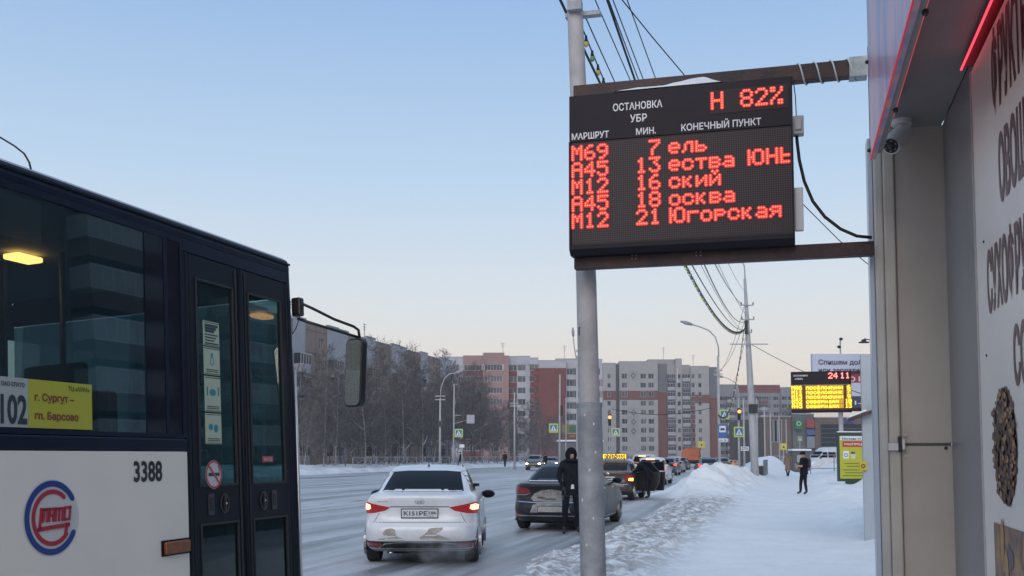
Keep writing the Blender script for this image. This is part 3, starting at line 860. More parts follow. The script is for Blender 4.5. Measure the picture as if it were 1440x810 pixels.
b = MB(); b.box(-0.71, -0.69, -0.006, 0.0, 0.36, 2.80); b.box(-0.60, -0.585, -0.006, 0.0, 0.36, 2.80); b.build('rubber_rib', M_black, bus, bevel=0.003)
# notices and stickers in the first leaf
M_pap = mat('notice_paper', (0.42, 0.47, 0.34), 0.6)
M_ink = mat('notice_ink', (0.03, 0.05, 0.06), 0.6)
M_teal = mat('notice_teal', (0.02, 0.22, 0.28), 0.6)
for (z0, z1, kind) in ((2.27, 2.425, 0), (2.09, 2.262, 1), (1.86, 2.08, 2), (1.66, 1.85, 3)):
    p = MB(); p.box(-1.065, -0.895, 0.003, 0.006, z0, z1); p = p.build('notice', M_pap, L1)
    q = MB()
    for (a0, a1, c0, c1) in ((-1.06, -0.90, z0 + 0.004, z0 + 0.008), (-1.06, -0.90, z1 - 0.01, z1 - 0.006)):
        q.box(a0, a1, 0.0015, 0.0027, c0, c1)
    if kind == 0:
        for k in range(7): q.box(-1.05, -0.91 - 0.02 * (k % 3), 0.0015, 0.0027, z1 - 0.034 - k * 0.018, z1 - 0.026 - k * 0.018 + (0.008 if k < 3 else 0))
    else:
        for k in range(2): q.box(-1.045, -0.915, 0.0015, 0.0027, z0 + 0.018 + k * 0.012, z0 + 0.023 + k * 0.012)
    q.mi = 1
    zc = (z0 + z1) / 2 + 0.01
    if kind == 1:
        q.ring(-0.98, zc - 0.01, 0.0012, 0.0026, 0.022, 0.026, 0.004); q.box(-0.99, -0.97, 0.0012, 0.0026, zc + 0.018, zc + 0.04)
    if kind == 2:
        q.disc(-0.98, zc, 0.0024, 0.036, 16, 0.022)
        for sx in (-1.045, -0.925):
            q.box(sx, sx + 0.012, 0.0012, 0.0026, zc - 0.02, zc + 0.035)
    if kind == 3:
        q.disc(-1.01, zc, 0.0024, 0.024, 12, 0.020); q.disc(-0.955, zc - 0.008, 0.0024, 0.024, 12, 0.026)
    tag(q.build('notice_print', [M_ink, M_teal], L1), kind='stuff')
st_ = MB(); st_.box(-1.0, -0.999, 0, 0.001, 1.5, 1.501)
st_ = MB(); st_.disc(-1.008, 1.472, -0.009, 0.088, 40); st_.build('no_smoking_sticker', mat('sticker_pale', (0.55, 0.52, 0.53), 0.4), L1)
q = MB(); q.ring(-1.008, 1.472, -0.0115, -0.0095, 0.086, 0.086, 0.012)
q.box(-0.088, 0.088, -0.0125, -0.0105, -0.006, 0.006, Matrix.Translation((-1.008, 0, 1.472)) @ Matrix.Rotation(math.radians(45), 4, 'Y'))
q.mi = 1; q.box(-1.065, -0.965, -0.0118, -0.0096, 1.463, 1.483); q.box(-0.96, -0.95, -0.0118, -0.0096, 1.463, 1.483)
q.tube([(-0.955, -0.0105, 1.488), (-0.95, -0.0105, 1.505), (-0.962, -0.0105, 1.515), (-0.958, -0.0105, 1.53)], 0.002, 5)
q.build('no_smoking_symbol', [mat('sticker_red', (0.42, 0.05, 0.07), 0.4), M_ink], L1)
q = MB(); q.box(-0.42, -0.285, 0.003, 0.006, 1.545, 1.585); q.build('red_sticker', mat('sticker_red', (0.42, 0.05, 0.07), 0.4), L2)
lettering('lettering', 'ВЫХОД', mat('sticker_pale', (0.55, 0.52, 0.53), 0.4), L2, -0.405, 0.002, 1.555, 0.105, 0.02, 0.02)
# fleet number, marker lamp, route plates, company emblem
M_num = mat('fleet_black', (0.02, 0.02, 0.025), 0.4)
lettering('lettering', '3388', M_num, bus, -1.757, -0.001, 1.448, 0.25, 0.112, 0.03)
b = MB(); b.box(-1.512, -1.285, -0.028, -0.001, 1.028, 1.098); mk = b.build('marker_lamp', mat('amber_plastic', (0.22, 0.07, 0.02), 0.3, var=0.2, vs=20), bus, bevel=0.008)
b = MB(); b.box(-1.53, -1.27, -0.006, -0.0005, 1.018, 1.108); b.build('lamp_base', M_seal, mk, bevel=0.003)
M_py = mat('route_yellow', (0.40, 0.40, 0.03), 0.5)
M_pw = mat('route_white', (0.36, 0.40, 0.38), 0.5)
M_pr = mat('route_red', (0.19, 0.035, 0.03), 0.5)
M_pk = mat('route_black', (0.02, 0.03, 0.04), 0.5)
def platey(x):      # the plates hang just inside the pane
    return 0.0085
b = MB(); b.box(-3.02, -2.516, 0.0045, 0.009, 1.722, 1.957); b.build('route_plate', M_pw, bus)
b = MB(); b.box(-2.514, -2.072, 0.0045, 0.009, 1.722, 1.957); b.build('route_plate', M_py, bus)
lettering('lettering', '102', M_pk, bus, -2.69, 0.004, 1.742, 0.165, 0.135, 0.03)
lettering('lettering', 'ОАО СПАТО', M_pk, bus, -2.685, 0.004, 1.915, 0.145, 0.019, 0.03)
lettering('lettering', 'ТЦ «АУРА»', M_pk, bus, -2.245, 0.004, 1.915, 0.155, 0.023, 0.01)
lettering('lettering', 'г. Сургут –', M_pr, bus, -2.475, 0.004, 1.855, 0.27, 0.036, 0.03)
lettering('lettering', 'гп. Барсово', M_pr, bus, -2.475, 0.004, 1.765, 0.30, 0.036, 0.03)
ex, ez = -2.375, 1.286
b = MB(); b.disc(ex, ez, -0.0012, 0.186, 64); b.build('emblem_ground', mat('emblem_white', (0.56, 0.56, 0.55), 0.35), bus)
M_eb = mat('emblem_blue', (0.012, 0.045, 0.22), 0.35); M_er = mat('emblem_red', (0.36, 0.022, 0.04), 0.35)
b = MB(); b.ring(ex, ez, -0.0045, -0.002, 0.180, 0.180, 0.029, 33, 331, 72)
for a_ in (33, 331): b.disc(ex + 0.1655 * math.cos(math.radians(a_)), ez + 0.1655 * math.sin(math.radians(a_)), -0.0044, 0.0145, 14)
b.build('emblem_ring', M_eb, bus)
b = MB(); b.ring(ex + 0.002, ez, -0.0045, -0.002, 0.137, 0.137, 0.022, 50, 322, 72)
b.disc(ex + 0.126 * math.cos(math.radians(50)), ez + 0.126 * math.sin(math.radians(50)), -0.0044, 0.011, 12)
T = 0.011
def bar(x0, z0, x1, z1, t_=T):
    d = Vector((x1 - x0, 0, z1 - z0)); L_ = d.length
    ang = math.atan2(z1 - z0, x1 - x0)
    b.box(-t_ / 2, L_ + t_ / 2, -0.0065, -0.0025, -t_ / 2, t_ / 2, Matrix.Translation((ex + x0, 0, ez + z0)) @ Matrix.Rotation(-ang, 4, 'Y'))
z_t, z_b = 0.042, -0.014
bar(-0.088, -0.052, 0.108, -0.040, 0.02); bar(-0.086, -0.052, -0.072, z_t, 0.016); bar(-0.072, z_t, -0.045, z_t)
bar(0.100, -0.040, 0.085, -0.095, 0.018)
for (pts) in (((-0.062, z_b), (-0.052, z_t), (-0.030, z_t), (-0.036, z_b)), ((-0.022, z_b), (-0.014, z_t), (0.012, z_t), (0.006, z_b)), ((-0.018, 0.010), (0.008, 0.012)),
              ((0.020, z_b), (0.028, z_t), (0.050, z_t), (0.044, z_b)), ((0.050, z_t), (0.074, z_t), (0.068, z_b)), ((0.080, z_b), (0.088, z_t + 0.002), (0.124, z_t + 0.004), (0.116, z_b + 0.002), (0.080, z_b))):
    for k in range(len(pts) - 1): bar(pts[k][0], pts[k][1], pts[k + 1][0], pts[k + 1][1], 0.0125)
b.build('emblem_letters', M_er, bus)
# inside: seats, ceiling, lamps, far windows, poles
M_in = mat('interior_grey', (0.30, 0.33, 0.32), 0.7, var=0.15, vs=2)
bbox('ceiling_panel', LB, -0.1, 0.1, 2.4, 2.90, 2.93, M_in)
b = MB()
b.box(LB, 0, 2.44, 2.455, 2.62, 2.9); b.box(LB, 0, 2.44, 2.455, 1.75, 1.85)
for xx in (-0.9, -2.4, -3.9, -5.4, -7, -8.6, -10.2): b.box(xx - 0.1, xx, 2.435, 2.45, 1.85, 2.62)
b.build('far_frame', M_in, bus)
b = MB(); b.box(LB, -0.3, 2.466, 2.472, 1.76, 2.7); b.build('far_window', M_bg, bus)
q1_, q2_ = (-1.65, -0.95)
b = MB(); b.box(-1.50, -1.29, 1.0, 1.12, 2.85, 2.885); b.build('ceiling_lamp', glow('warm_lamp', (1.0, 0.36, 0.09), 12), bus, bevel=0.01)
M_seat = mat('seat_fabric', (0.02, 0.03, 0.045), 0.8)
for sx in (-1.75, -2.62, -3.5, -4.4, -5.3):
    for sy in (0.45, 1.95):
        b = MB(); b.box(sx - 0.12, sx - 0.02, sy - 0.38, sy + 0.38, 0.9, 1.95); b.box(sx - 0.11, sx - 0.03, sy - 0.2, sy + 0.2, 1.951, 2.12); b.box(sx - 0.02, sx + 0.42, sy - 0.38, sy + 0.38, 0.8, 0.9)
        b.build('seat', M_seat, bus, bevel=0.03)
for sx in (-1.3, -3.0, -4.8):
    b = MB(); b.tube([(sx, 0.85, 0.36), (sx, 0.85, 2.9)], 0.017, 8); b.build('grab_pole', mat('pole_grey', (0.12, 0.13, 0.13), 0.4), bus, True)
bbox('driver_partition', -1.3, -1.27, 1.3, 2.44, 0.36, 2.9, mat('partition_teal', (0.06, 0.11, 0.12), 0.5))
bbox('dashboard', -0.5, -0.05, 0.9, 2.4, 0.9, 1.35, M_seat)
b = MB(); b.box(-0.5, -0.47, 0.5, 0.85, 1.45, 1.95); b.build('advert_card', mat('card_yellow', (0.42, 0.40, 0.12), 0.6), bus)
# a pale roof hatch seen through the upper pane
def on_ceiling(px, py, z=2.893):
    o_ = BR.transposed() @ (EYE - BROOT); d_ = BR.transposed() @ ray(px, py); q = o_ + d_ * ((z - o_.z) / d_.z); return (q.x, q.y)
hc = [on_ceiling(*q_) for q_ in ((-40, 250), (58, 287), (58, 342), (-40, 318))]
x0_, x1_ = min(p_[0] for p_ in hc), max(p_[0] for p_ in hc); y0_, y1_ = min(p_[1] for p_ in hc), max(p_[1] for p_ in hc)
b = MB(); b.add([(p_[0], p_[1], 2.894) for p_ in hc] + [(p_[0], p_[1], 2.886) for p_ in hc], [(0, 1, 2, 3), (7, 6, 5, 4), (0, 4, 5, 1), (1, 5, 6, 2), (2, 6, 7, 3), (3, 7, 4, 0)]); b.build('roof_hatch', mat('hatch_pale', (0.75, 0.76, 0.66), 0.5), bus)
# mirror on two bent arms
M_arm = mat('arm_black', (0.015, 0.013, 0.016), 0.4)
def bpl(px, py, Z):
    return BR.transposed() @ (at(px, py, Z) - BROOT)
mb_ = bpl(413, 431, 7.45)
b = MB(); b.box(mb_.x - 0.03, mb_.x + 0.035, -0.045, 0.03, mb_.z - 0.075, mb_.z + 0.06); mm = b.build('mirror_bracket', M_arm, bus, bevel=0.012)
arm = [bpl(418, 424, 7.45), bpl(440, 434, 7.5), bpl(470, 449, 7.58), bpl(497, 459, 7.66), bpl(504, 464, 7.68), bpl(506, 476, 7.68)]
b = MB(); b.tube(arm, 0.0105, 10)
b.tube([bpl(418, 448, 7.45), bpl(450, 458, 7.53), bpl(480, 467, 7.6), bpl(503, 474, 7.67)], 0.0105, 10); b.build('mirror_arm', M_arm, bus, True)
b = MB(); b.tube([bpl(424, 430, 7.44), bpl(421, 448, 7.43), bpl(416, 462, 7.42), bpl(411, 470, 7.42)], 0.004, 6); b.build('mirror_wire', M_arm, bus, True)
mc = bpl(497.5, 524, 7.68)
ml = thing('tmp', 'x', 'x', (0, 0, 0)); bpy.data.objects.remove(ml)
def rrect(w, h, r, n=6, sk=0.0):
    pts = []
    for (cx, cz, a0) in ((w - r, -h + r, -90), (w - r, h - r, 0), (-w + r, h - r, 90), (-w + r, -h + r, 180)):
        for k in range(n + 1):
            a_ = math.radians(a0 + 90 * k / n)
            z_ = cz + r * math.sin(a_); pts.append((cx + r * math.cos(a_) + sk * z_, z_))
    return pts
b = MB(); b.prism(rrect(0.084, 0.258, 0.05, sk=0.03), -0.008, 0.05)
RM = (BR.transposed() @ Matrix.Rotation(math.radians(-34), 3, 'Z')).to_4x4()
mh = b.build('mirror_housing', M_arm, bus, bevel=0.008); mh.matrix_local = Matrix.Translation(mc) @ RM
b = MB(); b.prism(rrect(0.072, 0.245, 0.042, sk=0.03), -0.012, -0.0085)
o = b.build('mirror_glass', mat('mirror_silver', (0.75, 0.78, 0.8), 0.02, 1.0), mh)
# ---- part 3
# ------------------------------------------------------------------ cars
M_tyre = mat('tyre_rubber', (0.018, 0.018, 0.02), 0.8, var=0.3, vs=14)
M_rim = mat('alloy_rim', (0.35, 0.36, 0.38), 0.35, 0.7)
M_cglass = mat('car_glass', (0.008, 0.011, 0.018), 0.07, spec=0.14)
M_cglass.node_tree.nodes['Principled BSDF'].inputs['IOR'].default_value = 1.18
M_blackp = mat('black_plastic', (0.018, 0.018, 0.021), 0.5)
M_chrome = mat('chrome', (0.6, 0.61, 0.63), 0.15, 1.0)
M_well = mat('wheel_well', (0.008, 0.008, 0.009), 0.9)
M_lensr = mat('red_lens', (0.22, 0.008, 0.012), 0.15, coat=0.6)
M_lensr_on = glow('red_lens_lit', (1.0, 0.02, 0.02), 0.10, (0.25, 0.01, 0.015))
M_brake = glow('brake_light', (1.0, 0.20, 0.08), 9.0)
M_redlamp = glow('tail_lamp', (1.0, 0.06, 0.05), 3.0)
M_head = glow('headlamp_lit', (1.0, 0.82, 0.55), 14.0)
M_amber = glow('amber_lamp', (1.0, 0.34, 0.05), 9.0)
M_plate = mat('number_plate', (0.62, 0.63, 0.65), 0.5)
M_dirt = mat('road_dirt', (0.40, 0.375, 0.35), 0.8, var=0.25, vs=10)
def catmull(rows, sub):
    out = []
    n = len(rows)
    for i in range(n - 1):
        p0, p1, p2, p3 = rows[max(0, i - 1)], rows[i], rows[i + 1], rows[min(n - 1, i + 2)]
        for k in range(sub):
            t_ = k / sub
            out.append(tuple(0.5 * ((2 * b_) + (-a_ + c_) * t_ + (2 * a_ - 5 * b_ + 4 * c_ - d_) * t_ * t_ + (-a_ + 3 * b_ - 3 * c_ + d_) * t_ ** 3) for a_, b_, c_, d_ in zip(p0, p1, p2, p3)))
    out.append(tuple(rows[-1]))
    return out
SEDAN = [(.19, .34, 4.05, .79, 7), (.24, .15, 4.25, .83, 7), (.33, .05, 4.36, .853, 7), (.45, .01, 4.4, .862, 7), (.56, .015, 4.4, .865, 7), (.63, .07, 4.34, .862, 7), (.72, .105, 4.2, .86, 7),
         (.85, .10, 3.9, .856, 7), (.94, .07, 3.5, .845, 6.5), (1.0, .06, 3.2, .81, 6), (1.03, .13, 3.08, .775, 5.5), (1.055, .52, 3.02, .73, 5), (1.16, .83, 2.80, .695, 5), (1.26, 1.12, 2.58, .655, 5), (1.34, 1.38, 2.38, .62, 5), (1.40, 1.60, 2.18, .575, 5), (1.435, 1.75, 2.05, .50, 4.5)]
def hull(name, slices, N=72, sub=2):
    rows = catmull(slices, sub)
    vs, fs = [], []
    for (z, xr, xf, wd, n_) in rows:
        cx, a_ = (xr + xf) / 2, (xf - xr) / 2
        for k in range(N):
            th = 2 * math.pi * (k + 0.5) / N
            c_, s_ = math.cos(th), math.sin(th)
            vs.append((cx + a_ * math.copysign(abs(c_) ** (2 / n_), c_), wd * math.copysign(abs(s_) ** (2 / n_), s_), z))
    R_ = len(rows)
    for i in range(R_ - 1):
        for k in range(N):
            fs.append((i * N + k, i * N + (k + 1) % N, (i + 1) * N + (k + 1) % N, (i + 1) * N + k))
    fs.append(tuple(range(N - 1, -1, -1)))
    top = rows[-1]; cx = (top[1] + top[2]) / 2
    base = (R_ - 1) * N; cur = base
    for (sc_, dz) in ((0.72, 0.014), (0.35, 0.022)):
        o_ = len(vs)
        for k in range(N):
            p = vs[base + k]; vs.append((cx + (p[0] - cx) * sc_, p[1] * sc_, top[0] + dz))
        for k in range(N): fs.append((cur + k, cur + (k + 1) % N, o_ + (k + 1) % N, o_ + k))
        cur = o_
    fs.append(tuple(cur + k for k in range(N)))
    me = bpy.data.meshes.new(name)
    me.from_pydata(vs, [], fs)
    me.update()
    return me
class Car:
    def __init__(s, name, label, cat, loc, yaw, paint, slices=SEDAN, wheels=(0.80, 3.38), wr=0.315, group=None, N=72, sub=2):
        s.root = thing(name, label, cat, loc, yaw, group)
        me = hull('body', slices, N, sub)
        me.materials.append(paint); me.materials.append(M_well)
        o = bpy.data.objects.new('body', me); COL.objects.link(o)
        cut = MB(); W2 = max(r[3] for r in slices)
        for xw in wheels:
            for sg in (-1, 1):
                cut.tube([(xw, sg * (W2 - 0.26), wr), (xw, sg * (W2 + 0.3), wr)], wr + 0.045, 28)
        cm = cut.mesh('cut', [paint, M_well]); cm.polygons.foreach_set('material_index', [1] * len(cm.polygons))
        co = bpy.data.objects.new('cut', cm); COL.objects.link(co)
        md = o.modifiers.new('b', 'BOOLEAN'); md.object = co; md.operation = 'DIFFERENCE'; md.solver = 'EXACT'
        dg = bpy.context.evaluated_depsgraph_get()
        me2 = bpy.data.meshes.new_from_object(o.evaluated_get(dg))
        bpy.data.objects.remove(co); o.modifiers.clear(); o.data = me2; me2.name = 'body'
        me2.polygons.foreach_set('use_smooth', [True] * len(me2.polygons))
        me2.set_sharp_from_angle(angle=math.radians(38))
        o.parent = s.root
        s.body = o; s.W2 = W2
        bm = bmesh.new(); bm.from_mesh(me2)
        s.bvh = BVHTree.FromBMesh(bm); bm.free()
        s.L = max(r[2] for r in slices)
        s.wheel_mesh = None
        for xw in wheels:
            for sg in (-1, 1):
                s.wheel(xw, sg, wr)
    def wheel(s, xw, sg, wr):
        if s.wheel_mesh is None:
            t_ = MB(); h = 0.10
            prof = [(-h, wr * 0.66), (-h, wr * 0.92), (-h * 0.8, wr * 0.985), (0, wr), (h * 0.8, wr * 0.985), (h, wr * 0.92), (h, wr * 0.66)]
            n_ = 28; vs = [(r_ * math.cos(2 * math.pi * k / n_), y_, r_ * math.sin(2 * math.pi * k / n_)) for (y_, r_) in prof for k in range(n_)]
            fs = [(i * n_ + k, (i + 1) * n_ + k, (i + 1) * n_ + (k + 1) % n_, i * n_ + (k + 1) % n_) for i in range(len(prof) - 1) for k in range(n_)]
            t_.add(vs, fs)
            r_ = MB()
            r_.tube([(0, -0.02, 0), (0, 0.02, 0)], wr * 0.20, 14)
            for k in range(5):
                a_ = 2 * math.pi * k / 5
                r_.box(0, wr * 0.66, -0.012, 0.014, -0.028, 0.028, Matrix.Rotation(a_, 4, 'Y'))
            rr = [(-h * 0.9, wr * 0.64), (-h * 0.9, wr * 0.68), (h * 0.9, wr * 0.68), (h * 0.9, wr * 0.64)]
            vs = [(q * math.cos(2 * math.pi * k / n_), y_, q * math.sin(2 * math.pi * k / n_)) for (y_, q) in rr for k in range(n_)]
            r_.add(vs, [(i * n_ + k, i * n_ + (k + 1) % n_, ((i + 1) % 4) * n_ + (k + 1) % n_, ((i + 1) % 4) * n_ + k) for i in range(4) for k in range(n_)])
            s.wheel_mesh = (t_.mesh('tyre', M_tyre, True), r_.mesh('rim', M_rim))
            s.wheel_mesh[0].set_sharp_from_angle(angle=math.radians(35))
        e = link('wheel', s.wheel_mesh[0], s.root, (xw, sg * (s.W2 - 0.125), wr))
        link('rim', s.wheel_mesh[1], e, (0, sg * 0.055, 0))
        return e
    def patch(s, name, poly, side, m, t=0.004, step=0.05, holes=None, parent=None, smooth=True, lift=0.0):
        """a thin piece laid on the hull. poly in (y,z) for rear/front, (x,z) for right/left, (x,y) for top"""
        if sum(poly[i - 1][0] * poly[i][1] - poly[i][0] * poly[i - 1][1] for i in range(len(poly))) < 0: poly = poly[::-1]
        bm = bmesh.new()
        vs = [bm.verts.new((p[0], p[1], 0)) for p in poly]
        bm.faces.new(vs)
        for ax in (0, 1):
            lo = min(p[ax] for p in poly); hi = max(p[ax] for p in poly)
            n_ = int((hi - lo) / step)
            for i in range(1, n_ + 1):
                c = lo + (hi - lo) * i / (n_ + 1)
                no = (1, 0, 0) if ax == 0 else (0, 1, 0)
                bmesh.ops.bisect_plane(bm, geom=bm.verts[:] + bm.edges[:] + bm.faces[:], plane_co=(c if ax == 0 else 0, c if ax == 1 else 0, 0), plane_no=no)
        bmesh.ops.triangulate(bm, faces=bm.faces[:])
        D = {'rear': Vector((1, 0, 0)), 'front': Vector((-1, 0, 0)), 'right': Vector((0, 1, 0)), 'left': Vector((0, -1, 0)), 'top': Vector((0, 0, -1))}[side]
        last = None; nor = {}
        for v in bm.verts:
            a_, b_ = v.co.x, v.co.y
            if side in ('rear', 'front'): a_ = max(-s.W2 + .028, min(s.W2 - .028, a_))
            st = {'rear': Vector((-3, a_, b_)), 'front': Vector((9, a_, b_)), 'right': Vector((a_, -4, b_)), 'left': Vector((a_, 4, b_)), 'top': Vector((a_, b_, 5))}[side]
            for jx, jy in ((.0003, .0007), (-.0011, .0004), (.0008, -.0013), (-.002, -.002)):
                jt = {'rear': Vector((0, jx, jy)), 'front': Vector((0, jx, jy)), 'right': Vector((jx, 0, jy)), 'left': Vector((jx, 0, jy)), 'top': Vector((jx, jy, 0))}[side]
                h, n_, i, d_ = s.bvh.ray_cast(st + jt, D)
                if h is not None: break
            if h is None and side in ('right', 'left'):
                h = Vector((a_, (-1 if side == 'right' else 1) * s.W2 * .9, b_)); n_ = -D
            if h is None or (last is not None and side in ('rear', 'front') and abs(h.x - last) > 0.9):
                h = st.copy()
                if side in ('rear', 'front'): h.x = last if last is not None else 0.3
                n_ = -D
            elif side in ('rear', 'front'): last = h.x
            if n_.dot(D) > 0: n_ = -n_
            v.co = h + n_ * (t + lift)
            nor[v] = n_.copy()
        bed = [e for e in bm.edges if e.is_boundary]
        low = {}
        for e in bed:
            for v in e.verts:
                if v not in low: low[v] = bm.verts.new(v.co - nor[v] * (t + 0.004))
        for e in bed:
            a_, b_ = e.verts
            try: bm.faces.new((a_, b_, low[b_], low[a_]))
            except ValueError: pass
        bmesh.ops.recalc_face_normals(bm, faces=bm.faces[:])
        me = bpy.data.meshes.new(name); bm.to_mesh(me); bm.free()
        me.materials.append(m)
        if smooth:
            me.polygons.foreach_set('use_smooth', [True] * len(me.polygons)); me.set_sharp_from_angle(angle=math.radians(40))
        return link(name, me, parent or s.root)
    def hit(s, side, a_, b_):
        st, D = {'rear': (Vector((-3, a_, b_)), Vector((1, 0, 0))), 'front': (Vector((9, a_, b_)), Vector((-1, 0, 0))), 'right': (Vector((a_, -4, b_)), Vector((0, 1, 0))), 'left': (Vector((a_, 4, b_)), Vector((0, -1, 0))), 'top': (Vector((a_, b_, 5)), Vector((0, 0, -1)))}[side]
        h = s.bvh.ray_cast(st, D)[0]
        return h if h is not None else st + D * 3
    def mirrors(s, x, z, m, sides=(-1, 1)):
        for sg in sides:
            b = MB(); b.blob((x, sg * (s.W2 + 0.075), z), 0.075, 0.12, 0.07, 12, 7); b.tube([(x + 0.03, sg * (s.W2 - 0.12), z - 0.06), (x, sg * (s.W2 + 0.03), z - 0.03)], 0.022, 8)
            q = b.build('wing_mirror', m, s.root, True)
            g_ = MB(); g_.blob((x - 0.062, sg * (s.W2 + 0.08), z), 0.016, 0.095, 0.052, 12, 6); g_.build('mirror_glass', M_cglass, q, True)
    def lines(s, segs, side='right', wd=0.009, name='door_seam'):
        for (p, q) in segs:
            d = Vector((q[0] - p[0], q[1] - p[1])); L_ = d.length; nx = Vector((-d.y, d.x)) / L_ * wd / 2
            s.patch(name, [(p[0] - nx.x, p[1] - nx.y), (q[0] - nx.x, q[1] - nx.y), (q[0] + nx.x, q[1] + nx.y), (p[0] + nx.x, p[1] + nx.y)], side, M_well, 0.0015, 0.15)
def sidewin(c, side, x0=1.02, x1=2.98, zb=1.045, ztop=1.36, m=None, pil=(1.78,), rear_foot=0.95, front_foot=3.02):
    """daylight openings of a sedan as two panes split at the pillar"""
    m = m or M_cglass
    xs = [rear_foot] + list(pil) + [front_foot]
    def top(x):
        if x < 1.5: return lerp(zb + 0.02, ztop, sm(0, 1, (x - rear_foot) / (1.55 - rear_foot)) ** 0.8)
        if x > 2.25: return lerp(ztop, zb + 0.02, ((x - 2.25) / (front_foot - 2.25)) ** 1.15)
        return ztop
    for i in range(len(xs) - 1):
        a_, b_ = xs[i] + 0.025, xs[i + 1] - 0.025
        n_ = 8
        tp = [(lerp(b_, a_, k / n_), top(lerp(b_, a_, k / n_))) for k in range(n_ + 1)]
        c.patch('side_window', [(a_, zb), (b_, zb)] + tp, side, m, 0.003, 0.08)
def ruplate(c, txt, reg, side='rear', z=0.755, x=None, wd=0.26, y=0.0, dirty=None):
    h = c.hit('rear', y, z)
    X = h.x - 0.02
    b = MB(); b.box(X - 0.004, X, y - wd, y + wd, z - 0.058, z + 0.058); p = b.build('number_plate', dirty or M_plate, c.root)
    f = MB(); e_ = 0.012
    for (a0, a1, b0, b1) in ((-wd - e_, wd + e_, -0.058 - e_, -0.058), (-wd - e_, wd + e_, 0.058, 0.058 + e_), (-wd - e_, -wd, -0.058, 0.058), (wd, wd + e_, -0.058, 0.058)):
        f.box(X - 0.006, X + 0.01, y + a0, y + a1, z + b0, z + b1)
    f.build('plate_frame', M_blackp, p)
    if txt:
        R_ = (0, 0, -math.pi / 2)
        lettering('lettering', txt, M_ink, p, X - 0.0048, y + wd - 0.025, z - 0.030, 0.345, 0.060, 0.03, loc_rot=R_)
        lettering('lettering', reg, M_ink, p, X - 0.0048, y - wd + 0.125, z - 0.012, 0.105, 0.042, 0.03, loc_rot=R_)
        lettering('lettering', 'RUS', M_ink, p, X - 0.0048, y - wd + 0.12, z - 0.046, 0.06, 0.018, 0.02, loc_rot=R_)
        b = MB(); b.box(X - 0.0055, X - 0.004, y - wd + 0.135, y - wd + 0.139, z - 0.056, z + 0.056); b.build('plate_line', M_ink, p)
    return p
def antenna(c, x, tall=0.10):
    h = c.hit('top', x, 0.0)
    b = MB(); b.blob((h.x, 0, h.z + 0.01), 0.03, 0.018, 0.022, 10, 5); b.tube([(h.x, 0, h.z + 0.02), (h.x - 0.02, 0, h.z + 0.03 + tall)], [0.006, 0.003], 6); b.build('antenna', M_blackp, c.root, True)

# -- white sedan, rear toward the camera, brake lights on
M_wpaint = mat('white_car_paint', (0.76, 0.78, 0.82), 0.3, coat=0.5, col2=(0.60, 0.60, 0.61), vs=2.2, lo=0.42, hi=0.75)
Wc = at(589.5, 700, 15.06)
c = Car('sedan', 'white sedan with brake lights on pulling away beside the bus front', 'car', (Wc.x, 15.06, 0), math.pi / 2, M_wpaint)
c.patch('rear_window', [(-.615, 1.068), (-.3, 1.052), (.3, 1.052), (.615, 1.068), (.53, 1.345), (.3, 1.362), (-.3, 1.362), (-.53, 1.345)], 'rear', M_cglass, 0.004, 0.05)
b = MB()
for k in range(26):
    y = lerp(-0.57, 0.57, k / 25); h = c.hit('rear', y, 1.07); b.blob((h.x - 0.02, y, h.z + 0.002), 0.035, 0.03, 0.010 + 0.006 * noise.noise(Vector((k * 0.9, 0, 0))), 8, 4)
tag(b.build('snow_line', M_snowcap, c.root, True), kind='stuff')
c.patch('windscreen', [(-.62, 1.07), (.62, 1.07), (.52, 1.36), (-.52, 1.36)], 'front', M_cglass)
for sd_ in ('right', 'left'):
    sidewin(c, sd_)
    c.lines([((1.80, 1.03), (1.74, 0.36)), ((2.92, 1.0), (2.80, 0.36)), ((1.12, 1.0), (1.0, 0.80)), ((1.74, .34), (2.8, .34))], sd_)
    c.patch('sill_trim', [(1.18, .20), (3.0, .20), (3.0, .285), (1.18, .285)], sd_, M_blackp)
    for xx in (1.28, 2.42):
        c.patch('door_handle', [(xx, .885), (xx + .17, .885), (xx + .17, .915), (xx, .915)], sd_, M_wpaint, 0.022, 0.1)
c.mirrors(2.62, 0.955, M_blackp)
for sg in (1, -1):
    lamp = c.patch('tail_lamp', [(sg * p[0], p[1]) for p in ((.856, .745), (.858, .902), (.79, .917), (.504, .862), (.43, .846), (.51, .800), (.67, .765))], 'rear', M_lensr_on, 0.008, 0.05)
    c.patch('lamp_core', [(sg * p[0], p[1]) for p in ((.832, .810), (.838, .868), (.80, .893), (.735, .880), (.725, .826), (.765, .806))], 'rear', M_brake, 0.011, 0.03, parent=lamp)
    c.patch('bumper_vent', [(sg * p[0], p[1]) for p in ((.815, .375), (.835, .385), (.855, .50), (.848, .545), (.835, .54), (.825, .47))], 'rear', M_blackp, 0.003, 0.05)
    c.patch('reflector', [(sg * p[0], p[1]) for p in ((.52, .288), (.78, .285), (.78, .335), (.56, .338))], 'rear', M_lensr, 0.012, 0.05)
c.patch('boot_strip', [(-.43, .852), (.43, .852), (.43, .862), (-.43, .862)], 'rear', M_blackp, 0.004)
c.patch('lower_bumper', [(-.845, .225), (.845, .225), (.855, .345), (.79, .36), (-.79, .36), (-.855, .345)], 'rear', M_blackp, 0.006, 0.06)
zz = [(-.82, .262), (-.60, .262), (-.50, .330), (-.30, .347), (.30, .347), (.50, .330), (.60, .262), (.82, .262)]
for k in range(len(zz) - 1):
    (y0, z0), (y1, z1) = zz[k], zz[k + 1]
    c.patch('bumper_line', [(y0, z0 - .007), (y1, z1 - .007), (y1, z1 + .007), (y0, z0 + .007)], 'rear', M_chrome, 0.013, 0.1)
ruplate(c, 'К151РЕ', '186', z=0.762, y=0.0)
